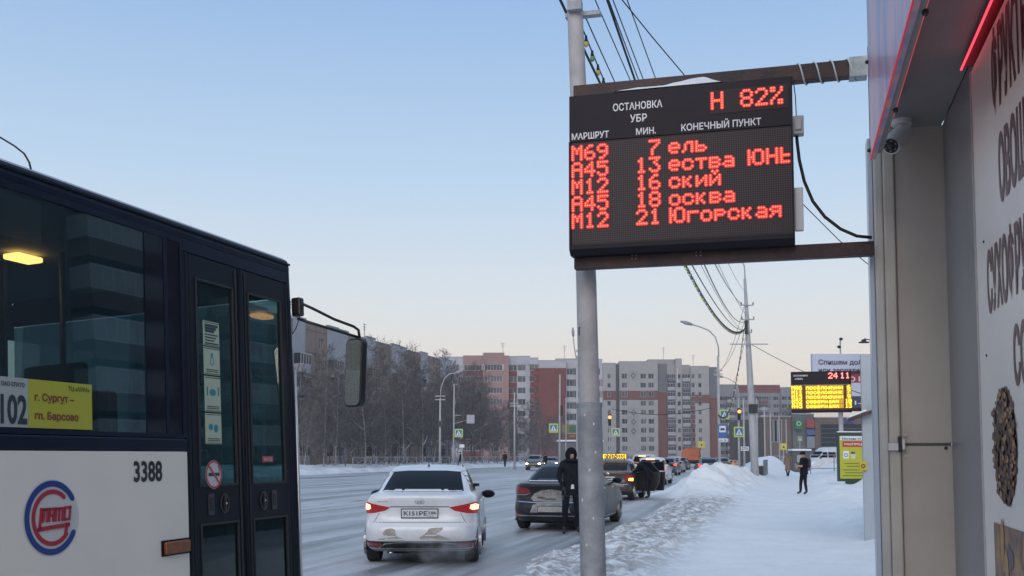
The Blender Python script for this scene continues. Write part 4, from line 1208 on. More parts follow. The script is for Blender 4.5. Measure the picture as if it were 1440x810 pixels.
h = c.hit('rear', 0, .935)
def xring(b, X, y, z, ry, rz, t_, n=28):
    vs = []
    for k in range(n):
        a_ = 2 * math.pi * k / n
        for (q, dx) in ((1, 0), (1 - t_ / ry, -0.004)):
            vs.append((X + dx, y + ry * q * math.cos(a_), z + rz * q * math.sin(a_)))
    b.add(vs, [(2 * k, 2 * k + 1, 2 * ((k + 1) % n) + 1, 2 * ((k + 1) % n)) for k in range(n)])
b = MB(); xring(b, h.x - 0.007, 0, .935, .072, .037, .010)
for (y0, z0, y1, z1) in ((.034, -.020, .018, .022), (-.018, -.022, -.034, .020), (.028, -.004, -.028, .004)):
    b.tube([(h.x - 0.008, y0, .935 + z0), (h.x - 0.008, y1, .935 + z1)], 0.0055, 6)
b.build('emblem', M_chrome, c.root)
c.patch('model_badge', [(.46, .928), (.62, .928), (.62, .936), (.46, .936)], 'rear', M_chrome, 0.004)
for pl_ in ([(.53, .47), (.49, .535), (.40, .55), (.35, .53), (.34, .48), (.33, .43), (.40, .42), (.58, .40), (.60, .38), (.2, .37), (.25, .41), (.33, .425), (.31, .44), (.50, .44)],
            [(-.01, .42), (-.06, .45), (-.12, .50), (-.14, .545), (-.25, .56), (-.35, .56), (-.33, .52), (-.24, .47), (-.36, .43), (-.45, .39), (-.2, .375), (-.02, .38)]):
    c.patch('dirt_patch', pl_, 'rear', M_dirt, 0.0012, 0.05)
c.patch('bumper_seam', [(-.83, .628), (.83, .628), (.83, .634), (-.83, .634)], 'rear', M_well, 0.001)
for sg in (1, -1):
    c.patch('boot_seam', [(sg * .66, .64), (sg * .668, .64), (sg * .60, .76), (sg * .592, .76)], 'rear', M_well, 0.001)
antenna(c, 1.72, 0.085)
b = MB(); b.tube([(0.5, 0.42, 0.20), (0.10, 0.42, 0.185)], 0.028, 12); b.build('exhaust_pipe', M_chrome, c.root, True)
b = MB(); b.box(0.35, 4.0, -0.5, 0.5, 0.16, 0.25); b.build('underbody', M_well, c.root)
white_car = c
# breath of exhaust behind it
def vapour_mat():
    m = bpy.data.materials.new('exhaust_vapour'); m.use_nodes = True; t_ = m.node_tree; t_.nodes.clear()
    out = t_.nodes.new('ShaderNodeOutputMaterial'); v = t_.nodes.new('ShaderNodeVolumePrincipled')
    v.inputs['Color'].default_value = (0.85, 0.88, 0.95, 1); 
    tc = t_.nodes.new('ShaderNodeTexCoord'); n = t_.nodes.new('ShaderNodeTexNoise'); n.inputs['Scale'].default_value = 4.5; n.inputs['Detail'].default_value = 3
    gr = t_.nodes.new('ShaderNodeTexGradient'); gr.gradient_type = 'SPHERICAL'
    mp = t_.nodes.new('ShaderNodeMapping'); mp.inputs['Scale'].default_value = (1 / .55, 1 / .75, 1 / .26)
    r = t_.nodes.new('ShaderNodeMapRange'); r.inputs[1].default_value = 0.42; r.inputs[2].default_value = 0.75; r.inputs[4].default_value = 5.0
    q = t_.nodes.new('ShaderNodeMath'); q.operation = 'MULTIPLY'
    t_.links.new(tc.outputs['Object'], n.inputs['Vector']); t_.links.new(n.outputs[0], r.inputs[0])
    t_.links.new(tc.outputs['Object'], mp.inputs[0]); t_.links.new(mp.outputs[0], gr.inputs[0])
    t_.links.new(gr.outputs['Fac'], q.inputs[0]); t_.links.new(r.outputs[0], q.inputs[1]); t_.links.new(q.outputs[0], v.inputs['Density'])
    t_.links.new(v.outputs[0], out.inputs['Volume'])
    return m
b = MB(); b.blob((0, 0, 0), 0.56, 0.78, 0.27, 16, 8)
o = b.build('exhaust_vapour', vapour_mat()); o.location = (Wc.x + 0.35, 15.0, 0.24)
tag(o, 'faint exhaust vapour drifting under the bumper of the white sedan', 'vapour', kind='stuff')

# -- dark sedan parked along the kerb
M_dpaint = mat('dark_car_paint', (0.014, 0.016, 0.022), 0.36, coat=0.08, spec=0.3, col2=(0.045, 0.043, 0.045), vs=3, lo=0.45, hi=0.8)
DS = [(z, xr * 1.05, xf * 1.06, wd * 1.045, n_) for (z, xr, xf, wd, n_) in SEDAN]
DS = [(z * 0.985, xr, xf, wd, n_) for (z, xr, xf, wd, n_) in DS]
dl = at(768, 700, 22.3)
c = Car('sedan', 'dark dirty sedan at the kerb behind the grey post', 'car', SW(-4.93, 21.35, 0), math.pi / 2 - A, M_dpaint, DS, (0.86, 3.62), 0.325)
c.patch('rear_window', [(-.62, 1.06), (.62, 1.06), (.53, 1.335), (.3, 1.35), (-.3, 1.35), (-.53, 1.335)], 'rear', M_cglass)
c.patch('windscreen', [(-.62, 1.06), (.62, 1.06), (.52, 1.34), (-.52, 1.34)], 'front', M_cglass)
for sd_ in ('right', 'left'):
    sidewin(c, sd_, zb=1.03, ztop=1.335, pil=(1.88,), rear_foot=1.0, front_foot=3.2)
    c.lines([((1.90, 1.02), (1.84, 0.36)), ((3.05, .98), (2.92, 0.36)), ((1.2, 1.0), (1.08, 0.8))], sd_)
    c.patch('chrome_sill', [(1.3, .245), (3.15, .245), (3.15, .262), (1.3, .262)], sd_, M_chrome)
    for xx in (1.36, 2.52): c.patch('door_handle', [(xx, .87), (xx + .18, .87), (xx + .18, .90), (xx, .90)], sd_, M_chrome, 0.02, 0.1)
c.mirrors(2.78, 1.03, M_dpaint)
for sg in (1, -1):
    c.patch('tail_lamp', [(sg * p[0], p[1]) for p in ((.885, .80), (.885, .93), (.80, .955), (.50, .90), (.44, .84), (.55, .80))], 'rear', M_lensr, 0.008, 0.05)
    c.patch('lamp_trim', [(sg * p[0], p[1]) for p in ((.88, .775), (.55, .78), (.44, .825), (.43, .81), (.54, .765), (.88, .76))], 'rear', M_chrome, 0.006, 0.06)
    c.patch('bumper_vent', [(sg * p[0], p[1]) for p in ((.80, .42), (.865, .43), (.865, .56), (.72, .57), (.66, .50))], 'rear', M_blackp, 0.003, 0.05)
    c.patch('reflector', [(sg * p[0], p[1]) for p in ((.62, .345), (.83, .345), (.83, .375), (.62, .375))], 'rear', M_lensr, 0.012, 0.05)
M_saltd = mat('salt_dirt', (0.27, 0.265, 0.265), 0.75, var=0.35, vs=9)
c.patch('dirt_patch', [(.36, .80), (.44, .70), (.38, .64), (.2, .635), (-.1, .625), (-.45, .63), (-.52, .70), (-.40, .80), (-.2, .86), (0, .885), (.2, .87)], 'rear', M_saltd, 0.0015, 0.06)
c.patch('dark_smear', [(.30, .70), (.1, .66), (-.12, .67), (-.10, .71), (.08, .715), (.28, .735)], 'rear', M_dpaint, 0.0035, 0.06)
c.patch('plate_recess', [(-.44, .40), (.44, .40), (.38, .56), (.30, .595), (-.30, .595), (-.38, .56)], 'rear', M_saltd, 0.003, 0.06)
ruplate(c, None, None, z=0.475, dirty=mat('dirty_plate', (0.33, 0.33, 0.335), 0.6, var=0.2, vs=20))
c.patch('chrome_bar', [(-.82, .625), (-.4, .60), (.4, .60), (.82, .625), (.82, .640), (.4, .616), (-.4, .616), (-.82, .640)], 'rear', M_chrome, 0.006, 0.1)
c.patch('lower_bumper', [(-.86, .22), (.86, .22), (.88, .33), (-.88, .33)], 'rear', M_blackp, 0.006, 0.06)
c.patch('bumper_line', [(-.84, .325), (.84, .325), (.84, .345), (-.84, .345)], 'rear', M_chrome, 0.010, 0.1)
b = MB()
for k in range(26):
    y = lerp(-0.60, 0.58, k / 25); h = c.hit('rear', y, 1.052); b.blob((h.x - 0.03, y, h.z + 0.004), 0.06, 0.035, 0.014 + 0.006 * noise.noise(Vector((k * 0.9, 3, 0))), 8, 4)
tag(b.build('snow_line', M_snowcap, c.root, True), kind='stuff')
h = c.hit('rear', 0.02, .86); b = MB(); xring(b, h.x - 0.007, 0.0, .86, .065, .034, .009); b.build('emblem', M_chrome, c.root)
antenna(c, 1.85, 0.06)
b = MB(); b.box(0.35, 4.0, -0.5, 0.5, 0.16, 0.25); b.build('underbody', M_well, c.root)

# -- taxi, brown-grey, right rear door open, yellow message board on the roof
M_tpaint = mat('taxi_paint', (0.06, 0.046, 0.042), 0.32, coat=0.3, var=0.2, vs=3)
TS = [(z * 1.0, xr, xf, wd * 1.0, n_) for (z, xr, xf, wd, n_) in SEDAN]
TX = (-6.35, 36.6)
c = Car('taxi', 'brown grey taxi with a yellow lit roof board and an open rear door', 'taxi', SW(TX[0], TX[1], 0), math.pi / 2 - A, M_tpaint, TS, N=56)
c.patch('rear_window', [(-.60, 1.07), (.60, 1.07), (.52, 1.345), (-.52, 1.345)], 'rear', M_cglass)
c.patch('windscreen', [(-.62, 1.07), (.62, 1.07), (.52, 1.36), (-.52, 1.36)], 'front', M_cglass)
for sd_ in ('right', 'left'): sidewin(c, sd_)
c.mirrors(2.62, 1.03, M_tpaint)
c.patch('door_opening', [(1.15, .30), (1.9, .30), (1.9, 1.30), (1.3, 1.30), (1.0, 1.05), (0.98, .80)], 'right', M_well, 0.006)
for sg in (1, -1):
    lamp = c.patch('tail_lamp', [(sg * p[0], p[1]) for p in ((.855, .66), (.855, .90), (.66, .93), (.60, .80), (.68, .68))], 'rear', M_lensr_on, 0.008, 0.05)
    c.patch('lamp_core', [(sg * p[0], p[1]) for p in ((.84, .70), (.84, .80), (.74, .80), (.72, .72))], 'rear', M_amber if sg < 0 else M_lensr_on, 0.011, 0.05, parent=lamp)
c.patch('garnish', [(-.42, .70), (.42, .70), (.38, .60), (-.38, .60)][::-1], 'rear', mat('silver_trim', (0.3, 0.3, 0.3), 0.4, 0.5), 0.004)
ruplate(c, 'А528УВ', '186', z=0.80)
c.patch('bumper_line', [(-.8, .56), (.8, .56), (.8, .585), (-.8, .585)], 'rear', M_chrome, 0.008, 0.1)
c.patch('lower_bumper', [(-.83, .22), (.83, .22), (.83, .33), (-.83, .33)], 'rear', M_blackp, 0.006, 0.06)
h = c.hit('rear', 0, .95); b = MB(); xring(b, h.x - 0.007, 0.0, .95, .06, .045, .02); b.build('emblem', M_chrome, c.root)
# open rear door, hinged at the centre pillar, swung out
DR = MB()
dp = [(0, .30), (.62, .30), (.78, .62), (.82, .98), (.70, 1.10), (.50, 1.36), (.10, 1.40), (0, 1.38)]
def dprism(b, pts, y0, y1):
    b.prism(pts, y0, y1)
DR.prism([(0, .30), (.62, .30), (.80, .62), (.84, 1.0), (0, 1.04)], -0.06, 0.05)
for (p, q) in (((0.0, 1.03), (0.02, 1.38)), ((0.02, 1.38), (0.48, 1.36)), ((0.48, 1.36), (0.82, 1.0))):
    DR.tube([(p[0], 0, p[1]), (q[0], 0, q[1])], 0.024, 6)
d_ = DR.build('open_door', M_blackp, c.root, bevel=0.01)
DG = MB(); DG.prism([(.02, 1.04), (.82, 1.0), (.48, 1.36), (.02, 1.38)], -0.006, 0.004); DG.build('door_window', M_cglass, d_)
DI = MB(); DI.prism([(.04, .34), (.60, .34), (.76, .64), (.79, .98), (.04, 1.0)], -0.072, -0.061); DI.build('door_lining', M_blackp, d_)
d_.location = (1.86, -0.86, 0); d_.rotation_euler = (0, 0, math.radians(180 + 78))
FD = MB(); FD.prism([(0, .30), (.95, .30), (1.0, .62), (1.02, 1.0), (0, 1.04)], -0.05, 0.05)
for (p, q) in (((1.0, 1.03), (0.98, 1.38)), ((0.98, 1.38), (0.62, 1.36)), ((0.62, 1.36), (0.05, 1.02))): FD.tube([(p[0], 0, p[1]), (q[0], 0, q[1])], 0.024, 6)
f_ = FD.build('open_door', M_blackp, c.root, bevel=0.01)
f_.location = (2.92, -0.86, 0); f_.rotation_euler = (0, 0, math.radians(180 + 62))
DG = MB(); DG.prism([(.08, 1.04), (1.0, 1.04), (.97, 1.37), (.62, 1.35)], -0.006, 0.004); DG.build('door_window', M_cglass, f_)
# roof board
hz_ = c.hit('top', 1.75, 0).z
RBX = MB(); RBX.box(1.66, 1.72, -0.46, 0.46, hz_ + 0.05, hz_ + 0.24); rb_ = RBX.build('roof_board', M_blackp, c.root, bevel=0.01)
FT = MB()
for yy in (-0.36, 0.36): FT.tube([(1.69, yy, hz_ - 0.01), (1.69, yy, hz_ + 0.06)], 0.015, 6)
FT.build('board_foot', M_blackp, rb_)
M_yel = glow('yellow_led', (1.0, 0.62, 0.02), 3.2); M_yel2 = glow('yellow_led_halo', (0.9, 0.55, 0.0), 0.8)
yd, yl_ = MB(), MB()
txt = dots('П.717-333 В', 0, 0) if False else None
ll = []; cc = 0
G57 = {'•': '111 111 111 111 111 111 111', '-': '000 000 000 111 000 000 000'}
for ch in '•7 717-333 •':
    rows_ = (G57.get(ch) or GL.get(ch, GL['М'])).split()
    if ch == ' ': cc += 2; continue
    for r, row in enumerate(rows_):
        for k, bit in enumerate(row):
            if bit == '1': ll.append((cc + k, r))
    cc += len(rows_[0]) + 1
pw = 0.88 / cc
for (q, r) in ll:
    y = 0.44 - (q + .5) * pw; z = hz_ + 0.225 - (r + 0.5) * 0.0225
    hw = pw * 0.42
    yd.add([(1.6555, y + hw, z - .009), (1.6555, y - hw, z - .009), (1.6555, y - hw, z + .009), (1.6555, y + hw, z + .009)], [(0, 1, 2, 3)])
yl_.add([(1.658, .445, hz_ + .06), (1.658, -.445, hz_ + .06), (1.658, -.445, hz_ + .232), (1.658, .445, hz_ + .232)], [(0, 1, 2, 3)])  # one dimly glowing sheet, the digits' glow spread over the board face
tag(yd.build('lit_led', M_yel, rb_), kind='stuff'); yl_.build('led_halo', glow('yellow_panel', (0.9, 0.5, 0.0), 0.25), rb_)

# -- other traffic, one builder per kind
HATCH = [(.22, .2, 3.9, .80, 7), (.30, .05, 4.02, .84, 7), (.45, .0, 4.08, .86, 7), (.62, .04, 4.08, .865, 7), (.80, .06, 3.95, .86, 7), (.95, .09, 3.5, .85, 6.5), (1.02, .14, 3.2, .82, 6), (1.10, .22, 3.0, .76, 5.5), (1.25, .32, 2.7, .71, 5), (1.40, .50, 2.35, .65, 5), (1.48, .72, 2.1, .58, 5), (1.51, .9, 1.9, .5, 4.5)]
SUV = [(z * 1.13 + (0.06 if z < 0.4 else 0), xr * 0.9, xf * 1.1, wd * 1.06, n_) for (z, xr, xf, wd, n_) in HATCH]
VAN = [(.30, .1, 5.3, .92, 8), (.45, .0, 5.5, .97, 8), (.7, .0, 5.55, .99, 8), (1.0, .0, 5.45, .99, 8), (1.25, .0, 5.0, .985, 8), (1.4, .02, 4.75, .97, 8), (1.8, .03, 4.35, .94, 8), (2.2, .05, 4.0, .90, 8), (2.4, .1, 3.7, .85, 8), (2.48, .3, 3.4, .75, 7)]
def simple_car(name, label, cat, v, u, col, slices=SEDAN, rear_on=None, front_on=None, yaw=0.0, z=0.0, brake_top=False, group=None, wheels=(0.8, 3.38), loc=None, rot=None):
    m = mat('paint_' + '_'.join('%02d' % int(x * 99) for x in col), col, 0.3, coat=0.6, var=0.15, vs=2)
    c = Car(name, label, cat, loc or SW(v, u, z), (math.pi / 2 - A + yaw) if rot is None else rot, m, slices, wheels, 0.33 if slices is not SUV else 0.36, group, N=36, sub=1)
    S_ = slices; zb = 1.07 if S_ is SEDAN else (1.12 if S_ is HATCH else (1.28 if S_ is SUV else 1.42)); zt = {id(SEDAN): 1.34, id(HATCH): 1.38, id(SUV): 1.56, id(VAN): 2.05}[id(S_)]
    k = 1.0 if S_ is not VAN else 1.35
    c.patch('rear_window', [(-.58 * k, zb), (.58 * k, zb), (.5 * k, zt), (-.5 * k, zt)], 'rear', M_cglass, 0.006, 0.12)
    c.patch('windscreen', [(-.62 * k, zb), (.62 * k, zb), (.54 * k, zt), (-.54 * k, zt)], 'front', M_cglass, 0.006, 0.12)
    for sd_ in ('right', 'left'):
        if S_ is SEDAN: sidewin(c, sd_)
        elif S_ is VAN:
            for (x0, x1) in ((.3, 1.4), (1.5, 2.6), (2.7, 3.55), (3.65, 4.4)): c.patch('side_window', [(x0, 1.42), (x1 + (.15 if x0 > 3.6 else 0), 1.42), (x1 - (.2 if x0 > 3.6 else 0), 1.98), (x0, 1.98)], sd_, M_cglass, 0.006, 0.15)
        else: 
            for (x0, x1) in ((.5, 1.3), (1.36, 2.1), (2.16, 2.9)): c.patch('side_window', [(x0, zb), (x1 + (.1 if x0 > 2 else 0), zb), (x1 - (.35 if x0 > 2 else 0), zt - .02), (x0 + (.2 if x0 < 1 else 0), zt - .02)], sd_, M_cglass, 0.006, 0.15)
    for sg in (1, -1):
        zl = 0.80 if S_ is not VAN else 1.1
        lamp = c.patch('tail_lamp', [(sg * p[0], p[1]) for p in ((.85, zl), (.85, zl + .16), (.62, zl + .14), (.62, zl + .02))], 'rear', rear_on or M_lensr, 0.01, 0.1)
        zh = 0.68 if S_ is not VAN else 0.85
        c.patch('headlamp', [(sg * p[0], p[1]) for p in ((.80, zh), (.80, zh + .12), (.56, zh + .10), (.56, zh + .01))], 'front', front_on or mat('lamp_glass', (0.35, 0.36, 0.38), 0.1, coat=0.5), 0.01, 0.1)
    c.patch('grille', [(-.45, .42), (.45, .42), (.5, .64), (-.5, .64)], 'front', M_blackp, 0.008, 0.15)
    c.patch('number_plate', [(-.26, .62), (.26, .62), (.26, .73), (-.26, .73)], 'rear', M_plate, 0.012, 0.3)
    c.patch('number_plate', [(-.26, .36), (.26, .36), (.26, .47), (-.26, .47)], 'front', M_plate, 0.014, 0.3)
    c.mirrors(2.75 if S_ is not VAN else 4.5, 1.05 if S_ is not VAN else 1.4, M_blackp)
    if brake_top:
        h = c.hit('rear', 0, zt + 0.02); b = MB(); b.box(h.x - 0.03, h.x - 0.005, -0.24, 0.24, zt + 0.0, zt + 0.05); b.build('high_brake_light', M_brake, c.root)
    return c
def dv(px, py, Z):       # street coordinates of a spot on the ground seen at px, distance Z
    p = at(px, py, Z); return WS(p)
v_, u_ = dv(913, 660, 57); simple_car('hatchback', 'white hatchback with red brake lights just beyond the taxi roof board', 'car', v_, u_, (.62, .64, .68), HATCH, M_redlamp, brake_top=True)
v_, u_ = dv(902, 660, 70); simple_car('off_roader', 'pale off-roader with a lit high brake lamp, beyond the white hatchback', 'car', v_, u_, (.42, .43, .46), SUV, M_redlamp, brake_top=True)
v_, u_ = dv(936, 660, 84); simple_car('sedan', 'dark sedan with a lit tail lamp left of the big snow heap', 'car', v_, u_, (.05, .052, .06), SEDAN, M_redlamp)
v_, u_ = dv(946, 655, 98); simple_car('hatchback', 'silver hatchback just left of the snow heap top', 'car', v_, u_, (.35, .37, .40), HATCH)
v_, u_ = dv(956, 655, 118); simple_car('sedan', 'dark blue sedan furthest along the queue left of the snow heap', 'car', v_, u_, (.03, .04, .07), SEDAN)
v_, u_ = dv(1000, 662, 76); simple_car('sedan', 'black sedan with red tail lamps right of the snow heap', 'car', v_, u_, (.02, .02, .025), SEDAN, M_redlamp, yaw=0.2)
v_, u_ = dv(1016, 662, 96); simple_car('sedan', 'dark grey sedan behind the bus stop sign post', 'car', v_, u_, (.08, .08, .09), SEDAN, yaw=0.1)
v_, u_ = dv(1038, 655, 125); simple_car('sedan', 'orange sedan crossing under the right amber traffic light', 'car', v_, u_, (.48, .20, .06), SEDAN, yaw=1.4)
p = at(755, 655, 118); simple_car('off_roader', 'dark boxy off-roader with both headlights on across the road', 'car', 0, 0, (.06, .06, .062), SUV, None, M_head, loc=(p.x, 118, 0), rot=-math.pi / 2 - 0.12)
p = at(777, 655, 126); simple_car('sedan', 'dark sedan with headlights on behind the boxy off-roader', 'car', 0, 0, (.07, .07, .075), SEDAN, None, M_head, loc=(p.x, 126, 0), rot=-math.pi / 2 - 0.1)
p = at(992, 650, 170); simple_car('sedan', 'oncoming car with white headlights right of the orange lorry', 'car', 0, 0, (.3, .3, .32), SEDAN, None, M_head, loc=(p.x, 170, 0), rot=-math.pi / 2 - 0.15)
p = at(1158, 660, 108); simple_car('minibus', 'white minibus parked behind the railing beyond the standing man', 'minibus', 0, 0, (.60, .62, .66), VAN, None, None, loc=(p.x + 3.2, 108, 0), rot=math.pi + 0.25, wheels=(1.0, 4.5))
p = at(1205, 660, 116); simple_car('minibus', 'white minibus parked behind the yellow advertising lightbox', 'minibus', 0, 0, (.62, .63, .66), VAN, None, None, loc=(p.x + 3.2, 118, 0), rot=math.pi + 0.2, wheels=(1.0, 4.5))
p = at(1098, 655, 130); simple_car('hatchback', 'grey hatchback behind the row of thin lamp posts', 'car', 0, 0, (.25, .26, .28), HATCH, loc=(p.x, 132, 0), rot=0.2)
# orange lorry
p = at(974, 650, 150)
t = thing('lorry', 'orange municipal lorry with lit headlights beyond the snow heap', 'lorry', (p.x, 150, 0), math.pi + (-A) + 0.05)
M_or = mat('lorry_orange', (0.42, 0.10, 0.035), 0.45, var=0.15, vs=2)
b = MB(); b.prism([(-1.2, .75), (1.2, .75), (1.2, 1.6), (1.08, 2.65), (-1.08, 2.65), (-1.2, 1.6)], 0, 1.9); b.build('cab', M_or, t, bevel=0.05)
b = MB(); b.prism([(-1.02, 1.6), (1.02, 1.6), (.95, 2.4), (-.95, 2.4)], -0.02, 0.0); b.build('windscreen', M_cglass, t)
b = MB(); b.box(-1.2, 1.2, 2.0, 7.2, 1.0, 2.3); b.build('load_body', M_or, t, bevel=0.03)
b = MB(); b.box(-1.2, 1.2, -0.15, 0.0, .45, .85); b.build('bumper', M_blackp, t, bevel=0.03)
for sx in (-.9, .9):
    b = MB(); b.tube([(sx, -0.16, .85), (sx, -0.2, .85)], 0.16, 14); b.build('headlamp', M_head, t)
    for sy in (0.9, 5.6):
        b = MB(); b.tube([(sx * 1.05 - .14, sy, .5), (sx * 1.05 + .14, sy, .5)], 0.5, 18); b.build('wheel', M_tyre, t)
b = MB(); b.box(-.9, .9, .2, .5, 2.66, 2.78); b.build('beacon_bar', mat('amber_plastic', (0.22, 0.07, 0.02), 0.3), t, bevel=0.03)
# ------------------------------------------------------------------ people
M_skin = mat('skin', (0.42, 0.25, 0.19), 0.55)
def person(label, loc, yaw, H, jacket, trousers, boots, hat, pose=None, hood=False, group=None, coat_len=0.0, bag=None, hands='glove', skirt=None, detail=True):
    """standing figure, faces local -y before yaw; joints given for a 1.80 m body"""
    k = H / 1.80
    J = dict(pelvis=(0, 0, .96), waist=(0, 0, 1.12), chest=(0, -.005, 1.32), neck=(0, 0, 1.50), head=(0, -.015, 1.60), crown=(0, -.01, 1.70),
             shl=(.185, 0, 1.44), shr=(-.185, 0, 1.44), ell=(.25, .02, 1.17), elr=(-.25, .02, 1.17), wrl=(.25, -.05, .93), wrr=(-.25, -.05, .93),
             hpl=(.10, 0, .93), hpr=(-.10, 0, .93), knl=(.11, -.02, .50), knr=(-.11, -.02, .50), anl=(.12, .02, .10), anr=(-.12, .02, .10), tol=(.13, -.13, .045), tor=(-.13, -.13, .045))
    if pose: J.update(pose)
    names = list(J); idx = {n_: i for i, n_ in enumerate(names)}
    R_ = dict(pelvis=(.165, .125), waist=(.155, .12), chest=(.185, .13), neck=(.062, .062), head=(.080, .092), crown=(.062, .072), shl=(.085, .08), shr=(.085, .08), ell=(.058, .055), elr=(.058, .055), wrl=(.042, .038), wrr=(.042, .038),
              hpl=(.105, .105), hpr=(.105, .105), knl=(.070, .072), knr=(.070, .072), anl=(.052, .056), anr=(.052, .056), tol=(.045, .035), tor=(.045, .035))
    E_ = [('pelvis', 'waist'), ('waist', 'chest'), ('chest', 'neck'), ('neck', 'head'), ('head', 'crown'), ('chest', 'shl'), ('shl', 'ell'), ('ell', 'wrl'), ('chest', 'shr'), ('shr', 'elr'), ('elr', 'wrr'),
          ('pelvis', 'hpl'), ('hpl', 'knl'), ('knl', 'anl'), ('anl', 'tol'), ('pelvis', 'hpr'), ('hpr', 'knr'), ('knr', 'anr'), ('anr', 'tor')]
    V_ = [Vector(J[n_]) * k for n_ in names]; rad = [R_[n_] for n_ in names]; ed = [(idx[a_], idx[b_]) for a_, b_ in E_]
    # palms and five fingers
    for s_, wr, el in ((1, 'wrl', 'ell'), (-1, 'wrr', 'elr')):
        w0 = Vector(J[wr]); d = (w0 - Vector(J[el])).normalized()
        side = d.cross(Vector((0, 0, 1)))
        side = side.normalized() if side.length > 0.2 else Vector((0, 1, 0))
        side = Vector((0, -1, 0)) if abs(d.z) > 0.8 else side
        curl = side.cross(d).normalized()
        pi_ = len(V_); V_.append((w0 + d * 0.075) * k); rad.append((.036, .022)); ed.append((idx[wr], pi_))
        if detail:
            for f, (o_, L_) in enumerate(((-.027, .062), (-.009, .075), (.009, .07), (.026, .055))):
                base = w0 + d * 0.105 + side * o_ * -1
                a_ = len(V_); V_.append(base * k); rad.append((.0095, .0095)); ed.append((pi_, a_))
                V_.append((base + d * L_ * .5 + curl * 0.008 * s_) * k); rad.append((.0088, .0088)); ed.append((a_, a_ + 1))
                V_.append((base + d * L_ * .85 + curl * 0.03 * s_) * k); rad.append((.0075, .0075)); ed.append((a_ + 1, a_ + 2))
            th = w0 + d * 0.055 + side * 0.038
            a_ = len(V_); V_.append(th * k); rad.append((.012, .012)); ed.append((pi_, a_)); V_.append((th + d * 0.035 + side * 0.018) * k); rad.append((.0095, .0095)); ed.append((a_, a_ + 1))
    me = bpy.data.meshes.new('body'); me.from_pydata([tuple(v) for v in V_], ed, [])
    o = bpy.data.objects.new('body', me); COL.objects.link(o)
    md = o.modifiers.new('s', 'SKIN'); md.use_smooth_shade = True
    sv = me.skin_vertices[0].data
    for i, r_ in enumerate(rad): sv[i].radius = (r_[0] * k, r_[1] * k)
    sv[0].use_root = True
    o.modifiers.new('d', 'SUBSURF').levels = 1
    dg = bpy.context.evaluated_depsgraph_get()
    me2 = bpy.data.meshes.new_from_object(o.evaluated_get(dg)); bpy.data.objects.remove(o); me2.name = 'body'
    for m in (jacket, trousers, boots, M_skin, M_blackp): me2.materials.append(m)
    hips = Vector(J['pelvis']).z * k; nk = Vector(J['neck']) * k; hd = Vector(J['head']) * k
    for p_ in me2.polygons:
        c_ = p_.center; mi = 0
        if c_.z < hips - (0.02 + coat_len) * k and min((c_ - Vector(J[q]) * k).length for q in ('wrl', 'wrr')) > 0.17: mi = 1
        if c_.z < 0.16 * k: mi = 2
        if (c_ - hd).length < 0.19 * k and c_.z > nk.z + 0.01: mi = 3
        for q, el in (('wrl', 'ell'), ('wrr', 'elr')):
            w0 = Vector(J[q]) * k; d = (w0 - Vector(J[el]) * k).normalized()
            if (c_ - w0).dot(d) > 0.012 * k and (c_ - w0).length < 0.24 * k: mi = 3 if hands == 'skin' else 4
        p_.material_index = mi
    # face: nose, brow and chin pushed forward
    for v in me2.vertices:
        r_ = v.co - hd
        if r_.length < 0.17 * k and r_.y < -0.03 * k:
            if abs(r_.x) < 0.022 * k and abs(r_.z + 0.005 * k) < 0.03 * k: v.co.y -= 0.026 * k
            if abs(r_.x) < 0.03 * k and -0.10 * k < r_.z < -0.06 * k: v.co.y -= 0.012 * k
    me2.polygons.foreach_set('use_smooth', [True] * len(me2.polygons))
    root = thing('person', label, 'person', loc, yaw, group)
    link('body', me2, root)
    h = Vector(J['head']) * k
    if detail:
        for sg in (-1, 1):
            b = MB(); b.blob((h.x + sg * 0.031 * k, h.y - 0.078 * k, h.z + 0.012 * k), 0.012 * k, 0.008 * k, 0.006 * k, 8, 4); b.build('eye', M_ink, root, True)
        b = MB(); b.blob((h.x, h.y - 0.083 * k, h.z - 0.052 * k), 0.022 * k, 0.008 * k, 0.006 * k, 8, 4); b.build('mouth', mat('lips', (0.25, 0.1, 0.09), 0.5), root, True)
    b = MB()
    if hood:
        n_ = 16; vs = []; rows_ = [(-.11, .075, .085), (-.06, .112, .118), (0.0, .122, .128), (0.06, .118, .124), (0.12, .09, .096), (0.145, .04, .045)]
        for (dz, rx_, ry_) in rows_:
            for q in range(n_):
                a_ = math.radians(-62 + (304) * q / (n_ - 1)) if dz < 0.075 else math.radians(-90 + 360 * q / n_)
                vs.append((h.x + rx_ * k * math.cos(a_ + 0 if dz < .075 else a_), h.y + 0.015 * k + ry_ * k * math.sin(a_), h.z + dz * k))
        # opening faces -y: angles start right of the face and go round the back
        fs = [(i * n_ + q, i * n_ + (q + 1) % n_, (i + 1) * n_ + (q + 1) % n_, (i + 1) * n_ + q) for i in range(len(rows_) - 1) for q in range(n_ if i >= 3 else n_ - 1)]
        fs.append(tuple((len(rows_) - 1) * n_ + q for q in range(n_)))
        b.add(vs, fs); b.tube([(h.x + 0.115 * k * math.cos(a_), h.y + 0.01 * k + 0.12 * k * math.sin(a_), h.z - 0.10 * k) for a_ in [2 * math.pi * q / 14 for q in range(15)]], 0.032 * k, 8)
        b.build('hood', jacket, root, True)
    if hat is not None:
        b = MB(); b.blob((h.x, h.y + 0.008 * k, h.z + 0.085 * k), 0.097 * k, 0.112 * k, 0.082 * k, 14, 8); b.tube([(h.x + 0.098 * k * math.cos(a_), h.y + 0.008 * k + 0.112 * k * math.sin(a_), h.z + 0.06 * k) for a_ in [2 * math.pi * q / 16 for q in range(17)]], 0.018 * k, 6)
        b.build('hat', hat, root, True)
